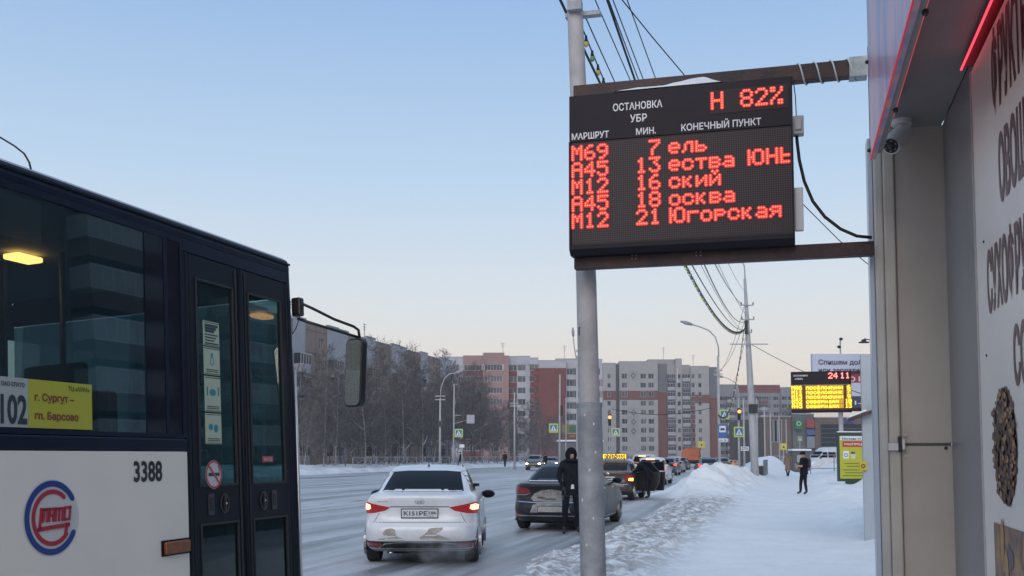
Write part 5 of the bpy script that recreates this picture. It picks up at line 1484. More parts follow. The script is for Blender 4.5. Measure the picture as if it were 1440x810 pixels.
    # skirts of the jacket
    b = MB(); n_ = 18; vs = []; pv_ = Vector(J['pelvis']) * k; wv = Vector(J['waist']) * k
    cl = coat_len * k
    rws = [(wv.z + .03 * k, .165, .135, wv), (pv_.z + .02 * k, .185, .150, pv_), (pv_.z - .10 * k - cl * .5, .20, .160, pv_), (pv_.z - .13 * k - cl, .21 + coat_len * .05, .168 + coat_len * .05, pv_)]
    for (z_, rx_, ry_, cc_) in rws:
        for q in range(n_):
            a_ = 2 * math.pi * q / n_; wv_ = 1 + 0.03 * math.sin(3 * a_ + z_ * 9)
            vs.append((cc_.x + rx_ * k * wv_ * math.cos(a_), cc_.y + ry_ * k * wv_ * math.sin(a_), z_))
    b.add(vs, [(i * n_ + q, (i + 1) * n_ + q, (i + 1) * n_ + (q + 1) % n_, i * n_ + (q + 1) % n_) for i in range(3) for q in range(n_)])
    b.build('jacket_hem', jacket, root, True)
    if bag is not None:
        b = MB(); b.box(-.15 * k, .15 * k, .10 * k, .25 * k, 1.08 * k, 1.46 * k); b.build('backpack', bag, root, bevel=0.05 * k)
    return root
M_j1 = mat('dark_down_jacket', (0.013, 0.015, 0.021), 0.8, spec=0.1, var=0.3, vs=9, bump=0.4, bs=18)
M_j2 = mat('black_jacket', (0.009, 0.010, 0.015), 0.8, spec=0.1, var=0.2, vs=8)
M_tr = mat('dark_trousers', (0.011, 0.013, 0.019), 0.85, spec=0.1, var=0.2, vs=8)
M_bt2 = mat('boots', (0.012, 0.011, 0.012), 0.6)
M_camel = mat('camel_coat', (0.24, 0.165, 0.125), 0.8, var=0.15, vs=6)
MZ = 21.2
p = at(803, 700, MZ)
mp_ = dict(pelvis=(0, 0, .95), head=(0, -.03, 1.61), crown=(0, -.03, 1.71), wrl=(.17, -.10, .98), wrr=(-.20, -.10, .97), ell=(.26, .03, 1.19), elr=(-.26, .03, 1.18), anl=(.15, .02, .10), anr=(-.14, .02, .10), tol=(.19, -.12, .045), tor=(-.19, -.12, .045), knl=(.13, -.03, .50), knr=(-.13, -.02, .50))
man = person('man in a dark hooded jacket by the parked sedan, half hidden by the post', (p.x, MZ, 0.0), 0.25, 1.80, M_j1, M_tr, M_bt2, M_j2, mp_, hood=True, hands='glove', coat_len=0.02)
b = MB(); b.prism([(-.035, 0), (.035, 0), (.028, .09), (-.022, .09)], -.01, .01); o = b.build('paper_cup', mat('cup_paper', (0.6, 0.6, 0.62), 0.6), None, bevel=0.004)
tag(o, 'small pale paper held at the waist of the hooded man', 'paper'); o.location = (p.x + 0.02, MZ - 0.19, 0.93)
pz = snow_h(.49, 43.0)
pp = dict(wrl=(.02, -.27, 1.15), ell=(.24, -.03, 1.17), wrr=(-.04, -.26, 1.10), elr=(-.25, -.02, 1.16), anl=(.14, .03, .10), anr=(-.10, -.12, .10), tol=(.15, -.12, .045), tor=(-.12, -.27, .045), knl=(.13, -.03, .50), knr=(-.10, -.10, .50), head=(0, -.05, 1.60), crown=(0, -.04, 1.70))
person('man in black with a backpack looking at his phone on the snowy path', SW(.49, 42.6, pz + 0.01), -A - math.radians(62), 1.74, M_j2, M_tr, M_bt2, M_j2, pp, bag=mat('backpack_black', (0.012, 0.013, 0.018), 0.7), hands='skin')
b = MB(); b.box(-.038, .038, -.006, .006, -.075, .075); o = b.build('phone', mat('phone_pale', (0.35, 0.36, 0.4), 0.3), bevel=0.003); tag(o, 'phone in the hands of the man standing on the path', 'phone')
o.matrix_world = Matrix.Translation(SW(.49, 42.6, pz + 0.01)) @ Matrix.Rotation(-A - math.radians(62), 4, 'Z') @ Matrix.Translation((0.0, -.34, 1.17)) @ Matrix.Rotation(0.9, 4, 'X')
p = at(1108, 660, 70); s_ = WS(p)
person('woman in a long camel coat walking away along the path', SW(s_[0], s_[1], snow_h(s_[0], s_[1])), math.pi + 0.1, 1.68, M_camel, M_tr, M_bt2, None, dict(anl=(.08, .10, .12), anr=(-.08, -.12, .10), tol=(.09, -.03, .06), tor=(-.09, -.25, .045)), coat_len=0.38, hood=True, detail=False)
def walker(label, px, Z, yaw, stride, jk=M_j2, h=1.75, zg=0.3):
    p = at(px, 650, Z)
    person(label, (p.x, Z, zg), yaw, h, jk, M_tr, M_bt2, M_j2, dict(anl=(.07, stride, .14), anr=(-.07, -stride, .10), tol=(.08, stride - .13, .07), tor=(-.08, -stride - .14, .05), knl=(.08, stride * .3 - .03, .52), knr=(-.08, -stride * .7, .52), wrl=(.24, -stride * .6, .95), wrr=(-.24, stride * .5, .95)), detail=False)
FZ = snow_h
walker('pedestrian in dark clothes striding left along the far pavement', 647.5, 112, math.radians(-72), .30, zg=0.32)
walker('pedestrian in dark clothes standing on the far pavement by the railing', 710, 117, math.radians(20), .06, zg=0.32)
walker('dark figure between the oncoming headlights and the crossing sign post', 740 + 27, 112, math.radians(40), .12, zg=0.15)
# passenger bending into the taxi, legs showing below the open door
q = SW(TX[0] + 1.32, TX[1] + 1.15, 0.03)
person('passenger in black bending into the open taxi door', q, -A - math.radians(95), 1.74, M_j2, M_tr, M_bt2, M_j2,
       dict(pelvis=(0, .02, .93), waist=(0, -.05, 1.08), chest=(0, -.22, 1.22), neck=(0, -.38, 1.33), head=(0, -.46, 1.38), crown=(0, -.54, 1.44), shl=(.18, -.30, 1.30), shr=(-.18, -.30, 1.30), ell=(.24, -.42, 1.08), elr=(-.24, -.42, 1.08), wrl=(.2, -.60, 1.0), wrr=(-.2, -.60, 1.0), anl=(.20, .05, .10), anr=(-.16, -.02, .10), tol=(.22, -.10, .045), tor=(-.18, -.18, .045), knl=(.15, -.02, .5), knr=(-.14, -.04, .5)), coat_len=0.1)
# ---- part 4
# ------------------------------------------------------------------ buildings
M_wing = mat('window_glass_far', (0.035, 0.043, 0.055), 0.15, spec=0.2)
M_wfr = mat('window_frame_white', (0.44, 0.45, 0.47), 0.5)
def win_mesh(name, w_, h_, mull=1, frame=None, glassm=None, fr=0.09, tr=True):
    b = MB(); x, z = w_ / 2, h_ / 2
    b.box(-x, x, -0.03, 0.05, z - fr, z); b.box(-x, x, -0.03, 0.05, -z, -z + fr); b.box(-x, -x + fr, -0.03, 0.05, -z + fr, z - fr); b.box(x - fr, x, -0.03, 0.05, -z + fr, z - fr)
    for k in range(mull):
        c_ = -x + w_ * (k + 1) / (mull + 1) + (w_ * 0.08 if mull == 1 else 0); b.box(c_ - fr * .4, c_ + fr * .4, -0.025, 0.04, -z + fr, z - fr)
    b.box(-x - .05, x + .05, -0.16, 0.0, -z - 0.06, -z - 0.005)
    b.mi = 1; b.add([(-x, 0.03, -z), (x, 0.03, -z), (x, 0.03, z), (-x, 0.03, z)], [(0, 1, 2, 3)])
    return b.mesh(name, [frame or M_wfr, glassm or M_wing])
_wv = {}
M_cur = mat('window_with_curtain', (0.15, 0.15, 0.15), 0.35, col2=(0.08, 0.08, 0.09), vs=1.5, spec=0.2)
M_cur2 = mat('window_half_dark', (0.07, 0.075, 0.088), 0.2, spec=0.2)
def wvar(me, c, r):
    k = int(abs(math.sin(c * 12.99 + r * 78.23) * 43758)) % 7
    if k < 3: return me
    key = (me.name, k >= 5)
    if key not in _wv:
        m2 = me.copy(); m2.name = 'window'; m2.materials[1] = M_cur if k >= 5 else M_cur2; _wv[key] = m2
    return _wv[key]
def facade(root, x0, x1, z0, z1, y, cols, rows, mats_, fn=None, wmesh=None, depth=12.0, wsize=(1.4, 1.5), name='wall', skip=None, inset=0.18, joints=None, sidemat=0):
    """one stretch of wall with real openings; cols = centres along x, rows = centres in height"""
    ww, wh = wsize
    xs = sorted(set([x0, x1] + [c + s * ww / 2 for c in cols for s in (-1, 1)])); zs = sorted(set([z0, z1] + [r + s * wh / 2 for r in rows for s in (-1, 1)] + [q for q in (joints or []) if z0 < q < z1]))
    b = MB()
    def hole(cx, cz):
        for c in cols:
            if abs(cx - c) < ww / 2:
                for r in rows:
                    if abs(cz - r) < wh / 2 and not (skip and skip(c, r)): return True
        return False
    for i in range(len(xs) - 1):
        for j in range(len(zs) - 1):
            cx, cz = (xs[i] + xs[i + 1]) / 2, (zs[j] + zs[j + 1]) / 2
            b.mi = fn(cx, cz) if fn else 0
            a_, c_, d_, e_ = xs[i], xs[i + 1], zs[j], zs[j + 1]
            if hole(cx, cz):
                q = inset + 0.05
                b.add([(a_, y, d_), (c_, y, d_), (c_, y, e_), (a_, y, e_), (a_, y + q, d_), (c_, y + q, d_), (c_, y + q, e_), (a_, y + q, e_)], [(0, 4, 5, 1), (1, 5, 6, 2), (2, 6, 7, 3), (3, 7, 4, 0)])
            else:
                b.add([(a_, y, d_), (c_, y, d_), (c_, y, e_), (a_, y, e_)], [(0, 1, 2, 3)])
    b.mi = sidemat
    b.add([(x0, y, z0), (x0, y + depth, z0), (x0, y + depth, z1), (x0, y, z1)], [(0, 3, 2, 1)]); b.add([(x1, y, z0), (x1, y + depth, z0), (x1, y + depth, z1), (x1, y, z1)], [(0, 1, 2, 3)])
    b.add([(x0, y, z1), (x1, y, z1), (x1, y + depth, z1), (x0, y + depth, z1)], [(0, 1, 2, 3)]); b.add([(x0, y + depth, z0), (x1, y + depth, z0), (x1, y + depth, z1), (x0, y + depth, z1)], [(0, 3, 2, 1)])
    wobj = b.build(name, mats_, root)
    cp = MB(); cp.box(x0 - .08, x1 + .08, y - 0.08, y + 0.3, z1 + 0.01, z1 + 0.14); cp.build('parapet_cap', M_capgrey, root)
    if wmesh is not None:
        for c in cols:
            for r in rows:
                if not (skip and skip(c, r)):
                    link('window', wvar(wmesh, c, r), root, (c, y + inset, r))
    return wobj
M_capgrey = mat('parapet_cap_grey', (0.32, 0.33, 0.35), 0.6)
def loggia_mesh(name, w_, d_, par, mullions=4, h=2.7, glassm=None):
    b = MB(); x = w_ / 2
    b.box(-x, x, -d_, 0, 0, 0.12); b.box(-x, x, -d_, -d_ + 0.08, 0.12, 1.05); b.box(-x, -x + .08, -d_ + .08, 0, .12, 1.05); b.box(x - .08, x, -d_ + .08, 0, .12, 1.05)
    b.mi = 1
    b.box(-x, x, -d_, -d_ + .06, 1.05, 1.12); b.box(-x, x, -d_, -d_ + .06, 2.35, 2.45)
    for k in range(mullions + 1):
        c_ = -x + w_ * k / mullions; b.box(max(-x, c_ - .04), min(x, c_ + .04), -d_ - .005, -d_ + .06, 1.12, 2.35)
    b.mi = 2; b.add([(-x, -d_ + .03, 1.1), (x, -d_ + .03, 1.1), (x, -d_ + .03, 2.4), (-x, -d_ + .03, 2.4)], [(0, 1, 2, 3)])
    b.add([(-x + .02, -d_ + .03, 1.1), (-x + .02, 0, 1.1), (-x + .02, 0, 2.4), (-x + .02, -d_ + .03, 2.4)], [(0, 1, 2, 3)]); b.add([(x - .02, -d_ + .03, 1.1), (x - .02, 0, 1.1), (x - .02, 0, 2.4), (x - .02, -d_ + .03, 2.4)], [(0, 1, 2, 3)])
    return b.mesh(name, [par, M_wfr, glassm or M_wing])
def wallmat(name, col, col2=None, vs=0.5):
    col = tuple(x * 0.80 for x in col); col2 = tuple(x * 0.80 for x in col2) if col2 else None
    return mat(name, col, 0.85, col2=col2 or tuple(x * 0.85 for x in col), vs=vs, lo=0.4, hi=0.7)
def px_x(px, Z): return (px - 720) / F * Z / 1.0
def zpx(py, Z): return at(720, py, Z).z
# A: long panel block behind the trees on the left, parallel to the street
AV = -60.0
ua0 = 84.0
def ua(px): return on_v(px, 600, AV)[0]
t = thing('apartment_block', 'long beige panel block with glazed balconies behind the bare trees', 'building', SW(AV, ua0, 0), math.pi / 2 - A)
M_a1 = wallmat('panel_beige', (0.34, 0.26, 0.215), (0.28, 0.215, 0.18)); M_a2 = wallmat('panel_pale', (0.47, 0.48, 0.52), (0.40, 0.41, 0.45)); M_a3 = wallmat('joint_dark', (0.10, 0.09, 0.09))
w_a = win_mesh('window', 1.5, 1.5, 1); 
rowsA = [1.9 + 2.9 * k for k in range(6)]; HA = 19.0
xA = 0.0; L_total = ua(640) - ua0
lgA = loggia_mesh('balcony', 2.9, 1.0, M_a2, 4); lgA2 = loggia_mesh('balcony', 2.9, 1.0, wallmat('balcony_brown', (0.2, 0.15, 0.14)), 3)
bay = 0
while xA < L_total - 3:
    kind = ('p', 'b', 'b', 'w', 'b', 'b', 'w')[bay % 7]
    if kind == 'p':
        facade(t, xA, xA + 3.2, 0, HA, 0, [xA + 1.6], rowsA[:-1], [M_a2], None, w_a, joints=[]); xA += 3.2
    elif kind == 'b':
        facade(t, xA, xA + 3.3, 0, HA - 0.25, 0.12, [xA + 1.65], rowsA[:-1] if bay % 2 else rowsA, [M_a1], None, w_a); xA += 3.3
        b = MB()
        for zj in [0.5 + 2.9 * k for k in range(1, 7)]: b.box(xA - 3.3, xA, 0.10, 0.118, zj - 0.03, zj + 0.03)
        b.box(xA - 0.04, xA + 0.0, 0.095, 0.115, 0, HA - .3)
        tag(b.build('panel_joint', M_a3, t), kind='stuff')
    else:
        facade(t, xA, xA + 3.4, 0, HA + 0.1, 0, [], [], [M_a2], None, None); 
        for k in range(5): link('balcony', lgA if (k + bay) % 3 else lgA2, t, (xA + 1.7, 0, 0.5 + 2.9 * k + 0.0))
        xA += 3.4
    bay += 1
for xx in (8, 26, 41, 55):
    if xx < L_total: b = MB(); b.box(xx, xx + 1.6, 3, 4.2, HA + .02, HA + 1.0); b.build('roof_vent', M_a1, t)
def aerial(root, x, y, z, h=2.6):
    b = MB(); b.tube([(x, y, z), (x, y, z + h)], 0.05, 5)
    for k, q in enumerate((0.95, 0.8, 0.65)): b.box(x - 0.7 + k * .15, x + 0.7 - k * .15, y - .03, y + .03, z + h * q - .03, z + h * q + .03)
    b.build('roof_aerial', M_blackp, root)
for xx in (17, 36, 60): aerial(t, xx, 2, HA)
# B: nine-storey block, pink and white with a large red gable
ZB = 265.0
def X_(px, Z): return (px - 720) / F * Z
t = thing('apartment_block', 'nine storey pink and white block with a big red gable wall', 'building', (0, ZB, 0), 0)
M_bpw = wallmat('render_white', (0.50, 0.50, 0.55), (0.43, 0.43, 0.48)); M_bpink = wallmat('brick_pink', (0.38, 0.235, 0.22), (0.33, 0.2, 0.19)); M_bred = wallmat('brick_red', (0.20, 0.062, 0.054), (0.17, 0.052, 0.046)); M_bdr = wallmat('brick_dark_red', (0.19, 0.06, 0.06))
w_b = win_mesh('window', 2.2, 1.6, 1); w_bw = win_mesh('window', 4.6, 1.6, 5)
fl = 2.95; topz = zpx(516, ZB)
rowsB = [zpx(517, ZB) - fl * k for k in range(9)]
rowsB = [r for r in rowsB if r > 1.2]
zt_ = lambda py: zpx(py, ZB)
sg_ = [(625, 651, 502, 0.5, [], 'w'), (651, 679, 500.5, 0.0, [665], 'p'), (679.2, 709, 497, -0.8, [694], 'p'), (709, 715.5, 501, -0.9, [], 'p2'), (715.5, 727, 501, 0.9, [721], 'r'), (727, 745.5, 501, 0.2, [733.5], 'w'), (745.5, 757, 504, -1.0, [750.5], 'w2')]
for (a_, c_, ty, yo, cs, kd) in sg_:
    x0, x1 = X_(a_, ZB), X_(c_, ZB); m = {'w': M_bpw, 'p': M_bpink, 'p2': M_bpink, 'r': M_bpw, 'w2': M_bpw}[kd]
    big = kd == 'p'
    fn = None; ms_ = [m, M_bdr, M_bpw, M_bred]
    if kd == 'p': fn = lambda cx, cz: 2 if (rowsB[0] - 0.9 < cz < rowsB[0] + 0.9) else (1 if cz < rowsB[0] and a_ == 651 else 0)
    if kd == 'r': fn = lambda cx, cz: 0 if cz > zt_(513) else 3
    if kd == 'w2': fn = lambda cx, cz: 0 if cz > zt_(515) or cx < X_(748, ZB) else 3
    facade(t, x0, x1, 0, zt_(ty), yo, [X_(q, ZB) for q in cs], rowsB, ms_, fn, w_bw if big else w_b, wsize=(4.6, 1.6) if big else (2.2, 1.6), depth=14)
# chamfered white corner, red gable and the block behind the post
facade(t, X_(757, ZB), X_(796, ZB), 0, zt_(507.5), -0.6, [], [], [M_bpw, M_bred], lambda cx, cz: 0, None, depth=14)
b = MB(); b.box(X_(751, ZB), X_(796, ZB), -0.85, -0.61, 0, zt_(518)); b.build('red_gable', M_bred, t)
w_b2 = win_mesh('window', 2.6, 1.7, 2)
facade(t, X_(796, ZB), X_(848, ZB), 0, zt_(505), 1.2, [X_(q, ZB) for q in (804, 815, 826, 838)], [zt_(522) - fl * k * 1.0 for k in range(8)], [M_bpw, M_bpink], lambda cx, cz: 1 if ((zt_(522) - cz) / fl) % 1.0 > 0.62 or ((zt_(522) - cz) / fl) % 1.0 < 0.0 else 0, w_b2, wsize=(2.6, 1.7), depth=14, joints=[zt_(522) - fl * k - q for k in range(8) for q in (1.0, 2.0)])
b = MB(); b.box(X_(782, ZB), X_(812, ZB), 2, 6, zt_(507) - .5, zt_(503)); b.build('roof_house', M_capgrey, t)
aerial(t, X_(707, ZB), 2, zt_(497), 3); aerial(t, X_(795, ZB), 3, zt_(503), 3.5)
# distant block behind A's end
# C: ten-storey grey block with a red band
ZC = 335.0
t = thing('apartment_block', 'grey ten storey block with a red brick band and diamond reliefs', 'building', (0, ZC, 0), 0)
M_cg = wallmat('render_grey', (0.40, 0.385, 0.385), (0.35, 0.34, 0.345)); M_cd = wallmat('render_dark_grey', (0.17, 0.175, 0.195)); M_cr = wallmat('band_red', (0.19, 0.08, 0.068), (0.165, 0.068, 0.058))
zc = lambda py: zpx(py, ZC)
w_c = win_mesh('window', 1.9, 1.75, 1); w_cs = win_mesh('window', 1.2, 1.6, 0)
rowsC = [zc(529 + 12.7 * k) for k in range(9)]
band = lambda hi, lo: (lambda cx, cz: 1 if zc(lo) < cz < zc(hi) else 0)
jb = lambda hi, lo: [zc(lo), zc(hi)]
facade(t, X_(848.5, ZC), X_(866.5, ZC), 0, zc(510.5), 0.4, [X_(857, ZC)], rowsC, [M_cg, M_cr], band(549.5, 562.5), w_cs, wsize=(1.2, 1.6), joints=jb(549.5, 562.5), depth=16)
facade(t, X_(866.5, ZC), X_(871.5, ZC), 0, zc(511), 2.5, [], [], [M_cd], None, None, depth=14)
facade(t, X_(871.5, ZC), X_(925.5, ZC), 0, zc(508.5), 0.0, [X_(q, ZC) for q in (878.5, 905, 916)], rowsC, [M_cg, M_cr], band(549.5, 562.5), w_c, wsize=(1.9, 1.75), joints=jb(549.5, 562.5), depth=16)
for py in (528, 580, 593, 606):
    b = MB(); cx, cz = X_(891, ZC), zc(py)
    for s_ in (1,):
        vs = [(cx + a_, -0.12, cz + c_) for (a_, c_) in ((0, 1.15), (.95, 0), (0, -1.15), (-.95, 0), (0, .6), (.5, 0), (0, -.6), (-.5, 0))] + [(cx + a_, 0, cz + c_) for (a_, c_) in ((0, 1.15), (.95, 0), (0, -1.15), (-.95, 0), (0, .6), (.5, 0), (0, -.6), (-.5, 0))]
        fs = []
        for k in range(4):
            k2 = (k + 1) % 4; fs += [(k, k2, k2 + 4, k + 4), (k, k + 8, k2 + 8, k2), (k + 4, k2 + 4, k2 + 12, k + 12)]
        b.add(vs, fs)
    dm_ = b.build('diamond_relief', M_cd, t)
    b = MB()
    for (a0, a1, c0, c1) in ((-1.4, 1.4, 1.28, 1.34), (-1.4, 1.4, -1.34, -1.28), (-1.4, -1.34, -1.28, 1.28), (1.34, 1.4, -1.28, 1.28)): b.box(cx + a0, cx + a1, -0.05, 0, cz + c0, cz + c1)
    b.build('relief_border', M_cd, dm_)
facade(t, X_(925.5, ZC), X_(939, ZC), 0, zc(511), 1.0, [], [], [M_cd, M_cr], lambda cx, cz: 1 if cz < zc(551) else 0, None, joints=[zc(551)], depth=15)
facade(t, X_(939, ZC), X_(951, ZC), 0, zc(512), 1.5, [], [], [M_cg, M_cr], None, None, depth=14)
facade(t, X_(951, ZC), X_(960, ZC), 0, zc(504.5), 0.6, [X_(956, ZC)], rowsC, [M_cg], None, w_cs, wsize=(1.2, 1.6), depth=14)
facade(t, X_(960, ZC), X_(972, ZC), 0, zc(513), 1.5, [], [], [M_cg, M_cr], None, None, depth=14)
lgc = loggia_mesh('balcony', 2.5, 1.2, wallmat('balcony_pale', (0.42, 0.42, 0.45)), 3); lgc2 = loggia_mesh('balcony', 2.5, 1.2, wallmat('balcony_grey', (0.16, 0.17, 0.19)), 4)
for k, zz_ in enumerate(rowsC):
    for j, px in enumerate((945, 966)): link('balcony', lgc if (k * 3 + j * 2) % 5 else lgc2, t, (X_(px, ZC), 1.5, zz_ - 1.7))
b = MB(); b.box(X_(914, ZC), X_(962, ZC), 3.2, 12, zc(512), zc(504)); b.build('roof_house', M_cg, t)
b = MB(); b.box(X_(952.5, ZC), X_(954.2, ZC), 0.35, 0.6, zc(538), zc(518)); b.build('stair_light_panel', M_wfr, t)
facade(t, X_(972, ZC), X_(998, ZC), 0, zc(515), 0.2, [X_(q, ZC) for q in (975.5, 985)], rowsC, [M_cg, M_cr], lambda cx, cz: 1 if zc(567) < cz < zc(555) or (cx < X_(977, ZC) and cz < zc(567)) else 0, w_cs, wsize=(1.2, 1.6), joints=jb(555, 567), depth=16)
facade(t, X_(998, ZC), X_(1010.5, ZC), 0, zc(516), 1.6, [], [], [M_cd, M_cr], lambda cx, cz: 1 if cz < zc(559) else 0, None, joints=[zc(559)], depth=14)
aerial(t, X_(936, ZC), 3, zc(504), 4); aerial(t, X_(978, ZC), 3, zc(515), 4)
# D: low-toned block right of C
ZD = 380.0
t = thing('apartment_block', 'grey block with a long red roof band far behind the tall wire pole', 'building', (0, ZD, 0), 0)
zd = lambda py: zpx(py, ZD)
rowsD = [zd(560 + 10.9 * k) for k in range(8)]
w_d = win_mesh('window', 2.0, 1.6, 1)
M_dg = wallmat('block_grey', (0.27, 0.27, 0.29)); M_dr = wallmat('roof_band_red', (0.21, 0.07, 0.07))
facade(t, X_(1010, ZD), X_(1039, ZD), 0, zd(541), 0, [X_(q, ZD) for q in (1016, 1022, 1033)], rowsD, [M_dg], None, w_d, wsize=(2.0, 1.6))
facade(t, X_(1039, ZD), X_(1098, ZD), 0, zd(541.5), 0.5, [X_(q, ZD) for q in (1045, 1052, 1060, 1067, 1082, 1092)], rowsD, [M_dg, M_dr], lambda cx, cz: 1 if cz > zd(552.5) else 0, w_d, wsize=(2.0, 1.6), joints=[zd(552.5)])
facade(t, X_(1098, ZD), X_(1140, ZD), 0, zd(545), -0.5, [X_(q, ZD) for q in (1103, 1112, 1121, 1130)], rowsD, [M_dg], None, w_d, wsize=(2.0, 1.6))
lgd = loggia_mesh('balcony', 3.2, 1.2, wallmat('balcony_red', (0.25, 0.1, 0.1)), 4)
for k, zz_ in enumerate(rowsD): link('balcony', lgd if k % 3 == 0 else lgc, t, (X_(1074, ZD), 0.5, zz_ - 1.7))
for k, zz_ in enumerate(rowsD): link('balcony', lgc, t, (X_(1027, ZD), 0, zz_ - 1.7))
# E: low shopping hall
ZE = 150.0
t = thing('shopping_hall', 'low brown shopping hall with dark glazing and hanging posters', 'building', (0, ZE, 0), 0)
ze = lambda py: zpx(py, ZE)
M_e1 = wallmat('cladding_brown', (0.19, 0.145, 0.13)); M_e2 = wallmat('cladding_grey', (0.17, 0.175, 0.185))
w_e = win_mesh('window', 0.55, 3.3, 0)
facade(t, X_(1076, ZE), X_(1113, ZE), 0, ze(586), 0, [X_(q, ZE) for q in (1085, 1091, 1097)], [ze(606)], [M_e1], None, w_e, wsize=(0.55, 3.3), depth=25)
facade(t, X_(1113, ZE), X_(1143, ZE), 0, ze(583), -0.5, [], [], [M_e2], None, None, depth=25)
facade(t, X_(1143, ZE), X_(1260, ZE), 0, ze(588), -1.0, [], [], [M_e1], None, None, depth=25)
b = MB(); b.box(X_(1151, ZE), X_(1250, ZE), -1.12, -1.01, ze(640), ze(597)); g_ = b.build('shop_window', M_wing, t)
b = MB()
for k in range(1, 7): b.box(X_(1151, ZE), X_(1250, ZE), -1.16, -1.125, ze(597 + k * 6.2) - .04, ze(597 + k * 6.2) + .04)
tag(b.build('glazing_bar', M_cd, g_), kind='stuff')
for (x0, x1, y0, y1, m, nm) in ((1115, 1125, 590, 604, mat('poster_green', (0.02, 0.16, 0.05), 0.5), 'green_poster'), (1131, 1142, 590, 602, mat('poster_red', (0.26, 0.05, 0.05), 0.5), 'red_poster'), (1131, 1142, 604, 612, mat('poster_blue', (0.06, 0.10, 0.22), 0.5), 'blue_poster'), (1131, 1142, 614, 630, mat('poster_grey', (0.2, 0.21, 0.26), 0.5), 'grey_poster'), (1185, 1197, 590, 596, mat('sign_blue', (0.04, 0.06, 0.25), 0.5), 'blue_sign')):
    b = MB(); b.box(X_(x0, ZE), X_(x1, ZE), -1.2, -1.1, ze(y1), ze(y0)); b.build(nm, m, t)
b = MB(); b.ring(X_(1120, ZE), ze(596), -1.24, -1.21, .34, .34, .12); b.build('poster_mark', M_wfr, t)
# F: brick block out of the frame on the right: it is what the bus windows mirror
t = thing('apartment_block', 'brown brick block on the near side of the street, mirrored in the bus windows', 'building', SW(34, 44, 0), -math.pi / 2 - A)
M_f1 = wallmat('brick_brown', (0.17, 0.12, 0.125), (0.14, 0.10, 0.105)); M_f2 = wallmat('brick_plum', (0.20, 0.17, 0.19))
w_f = win_mesh('window', 1.7, 1.7, 1)
rowsF = [2.0 + 2.9 * k for k in range(9)]
M_lgl = mat('balcony_glazing', (0.30, 0.36, 0.38), 0.2, spec=0.6)
lgf = loggia_mesh('balcony', 6.4, 1.5, M_f1, 7, glassm=M_lgl)
xx = -34.0
for k in range(6):
    facade(t, xx, xx + 6.6, 0, 27.5, 0, [], [], [M_f2], None, None, depth=13)
    for q in range(8): link('balcony', lgf, t, (xx + 3.3, 0, 2.9 * q + 1.9))
    facade(t, xx + 6.6, xx + 13, 0, 27.0, 0.2, [xx + 8.4, xx + 11.2] if k != 2 else [], rowsF, [M_f1], None, w_f, wsize=(1.7, 1.7), depth=13)
    xx += 13
# ------------------------------------------------------------------ poles, lamps, signs
M_conc = mat('pole_concrete', (0.40, 0.41, 0.43), 0.7, var=0.12, vs=3)
M_yg = mat('sign_yellow_green', (0.45, 0.62, 0.10), 0.5)
M_sb = mat('sign_blue_print', (0.02, 0.13, 0.36), 0.4)
M_sw = mat('sign_white', (0.68, 0.70, 0.74), 0.5)
def crossing_sign(root, x, y, z, s, name='crossing_sign'):
    b = MB(); b.box(x - s / 2, x + s / 2, y - .03, y, z - s / 2, z + s / 2); o = b.build(name, M_yg, root, bevel=0.02)
    b = MB(); i_ = s * 0.37; b.box(x - i_, x + i_, y - .036, y - .031, z - i_, z + i_); b.build('blue_field', M_sb, o)
    b = MB(); b.add([(x - i_ * .85, y - .04, z - i_ * .8), (x + i_ * .85, y - .04, z - i_ * .8), (x, y - .04, z + i_ * .85)], [(0, 1, 2)]); b.build('white_triangle', M_sw, o)
    b = MB(); k = i_ * 0.9
    b.tube([(x, y - .046, z + k * .1), (x - k * .05, y - .046, z - k * .25)], k * .13, 6); b.tube([(x - k * .05, y - .046, z - k * .25), (x - k * .3, y - .046, z - k * .7)], k * .07, 5); b.tube([(x - k * .05, y - .046, z - k * .25), (x + k * .25, y - .046, z - k * .7)], k * .07, 5)
    b.tube([(x + k * .02, y - .046, z + k * .02), (x + k * .3, y - .046, z - k * .2)], k * .05, 5); b.blob((x, y - .046, z + k * .27), k * .1, .01, k * .1, 8, 5); b.build('walking_figure', M_ink, o)
    return o
def pole(label, px, yb, yt, Z, r=0.1, lean=0.0, name='lamp_post', cat='post', arm=None, m=None, group=None, zb=0.0, parts=None):
    """base at px; arm = list of px points that the bracket follows to the lantern"""
    p = at(px, yb, Z); t_ = thing(name, label, cat, (p.x, Z, zb), 0, group)
    zt2 = zpx(yt, Z)
    b = MB(); b.tube([(0, 0, -0.2), (lean * .5, 0, (zt2 - zb) / 2), (lean, 0, zt2 - zb)], [r, r * .82, r * .65], 12); b.build('shaft', m or M_conc, t_, True)
    if arm:
        pts = [(X_(a_, Z) - p.x, -0.05 * i, zpx(c_, Z) - zb) for i, (a_, c_) in enumerate(arm)]
        b = MB(); b.tube(pts, r * .4, 8); b.build('bracket', m or M_conc, t_, True)
        e = Vector(pts[-1]); d = (e - Vector(pts[-2])).normalized()
        b = MB(); b.tube([e - d * .1, e + d * .35, e + d * .75], [.09, .14, .06], 8); h_ = b.build('lantern', mat('lantern_grey', (0.3, 0.31, 0.33), 0.4), t_, True)
    return t_
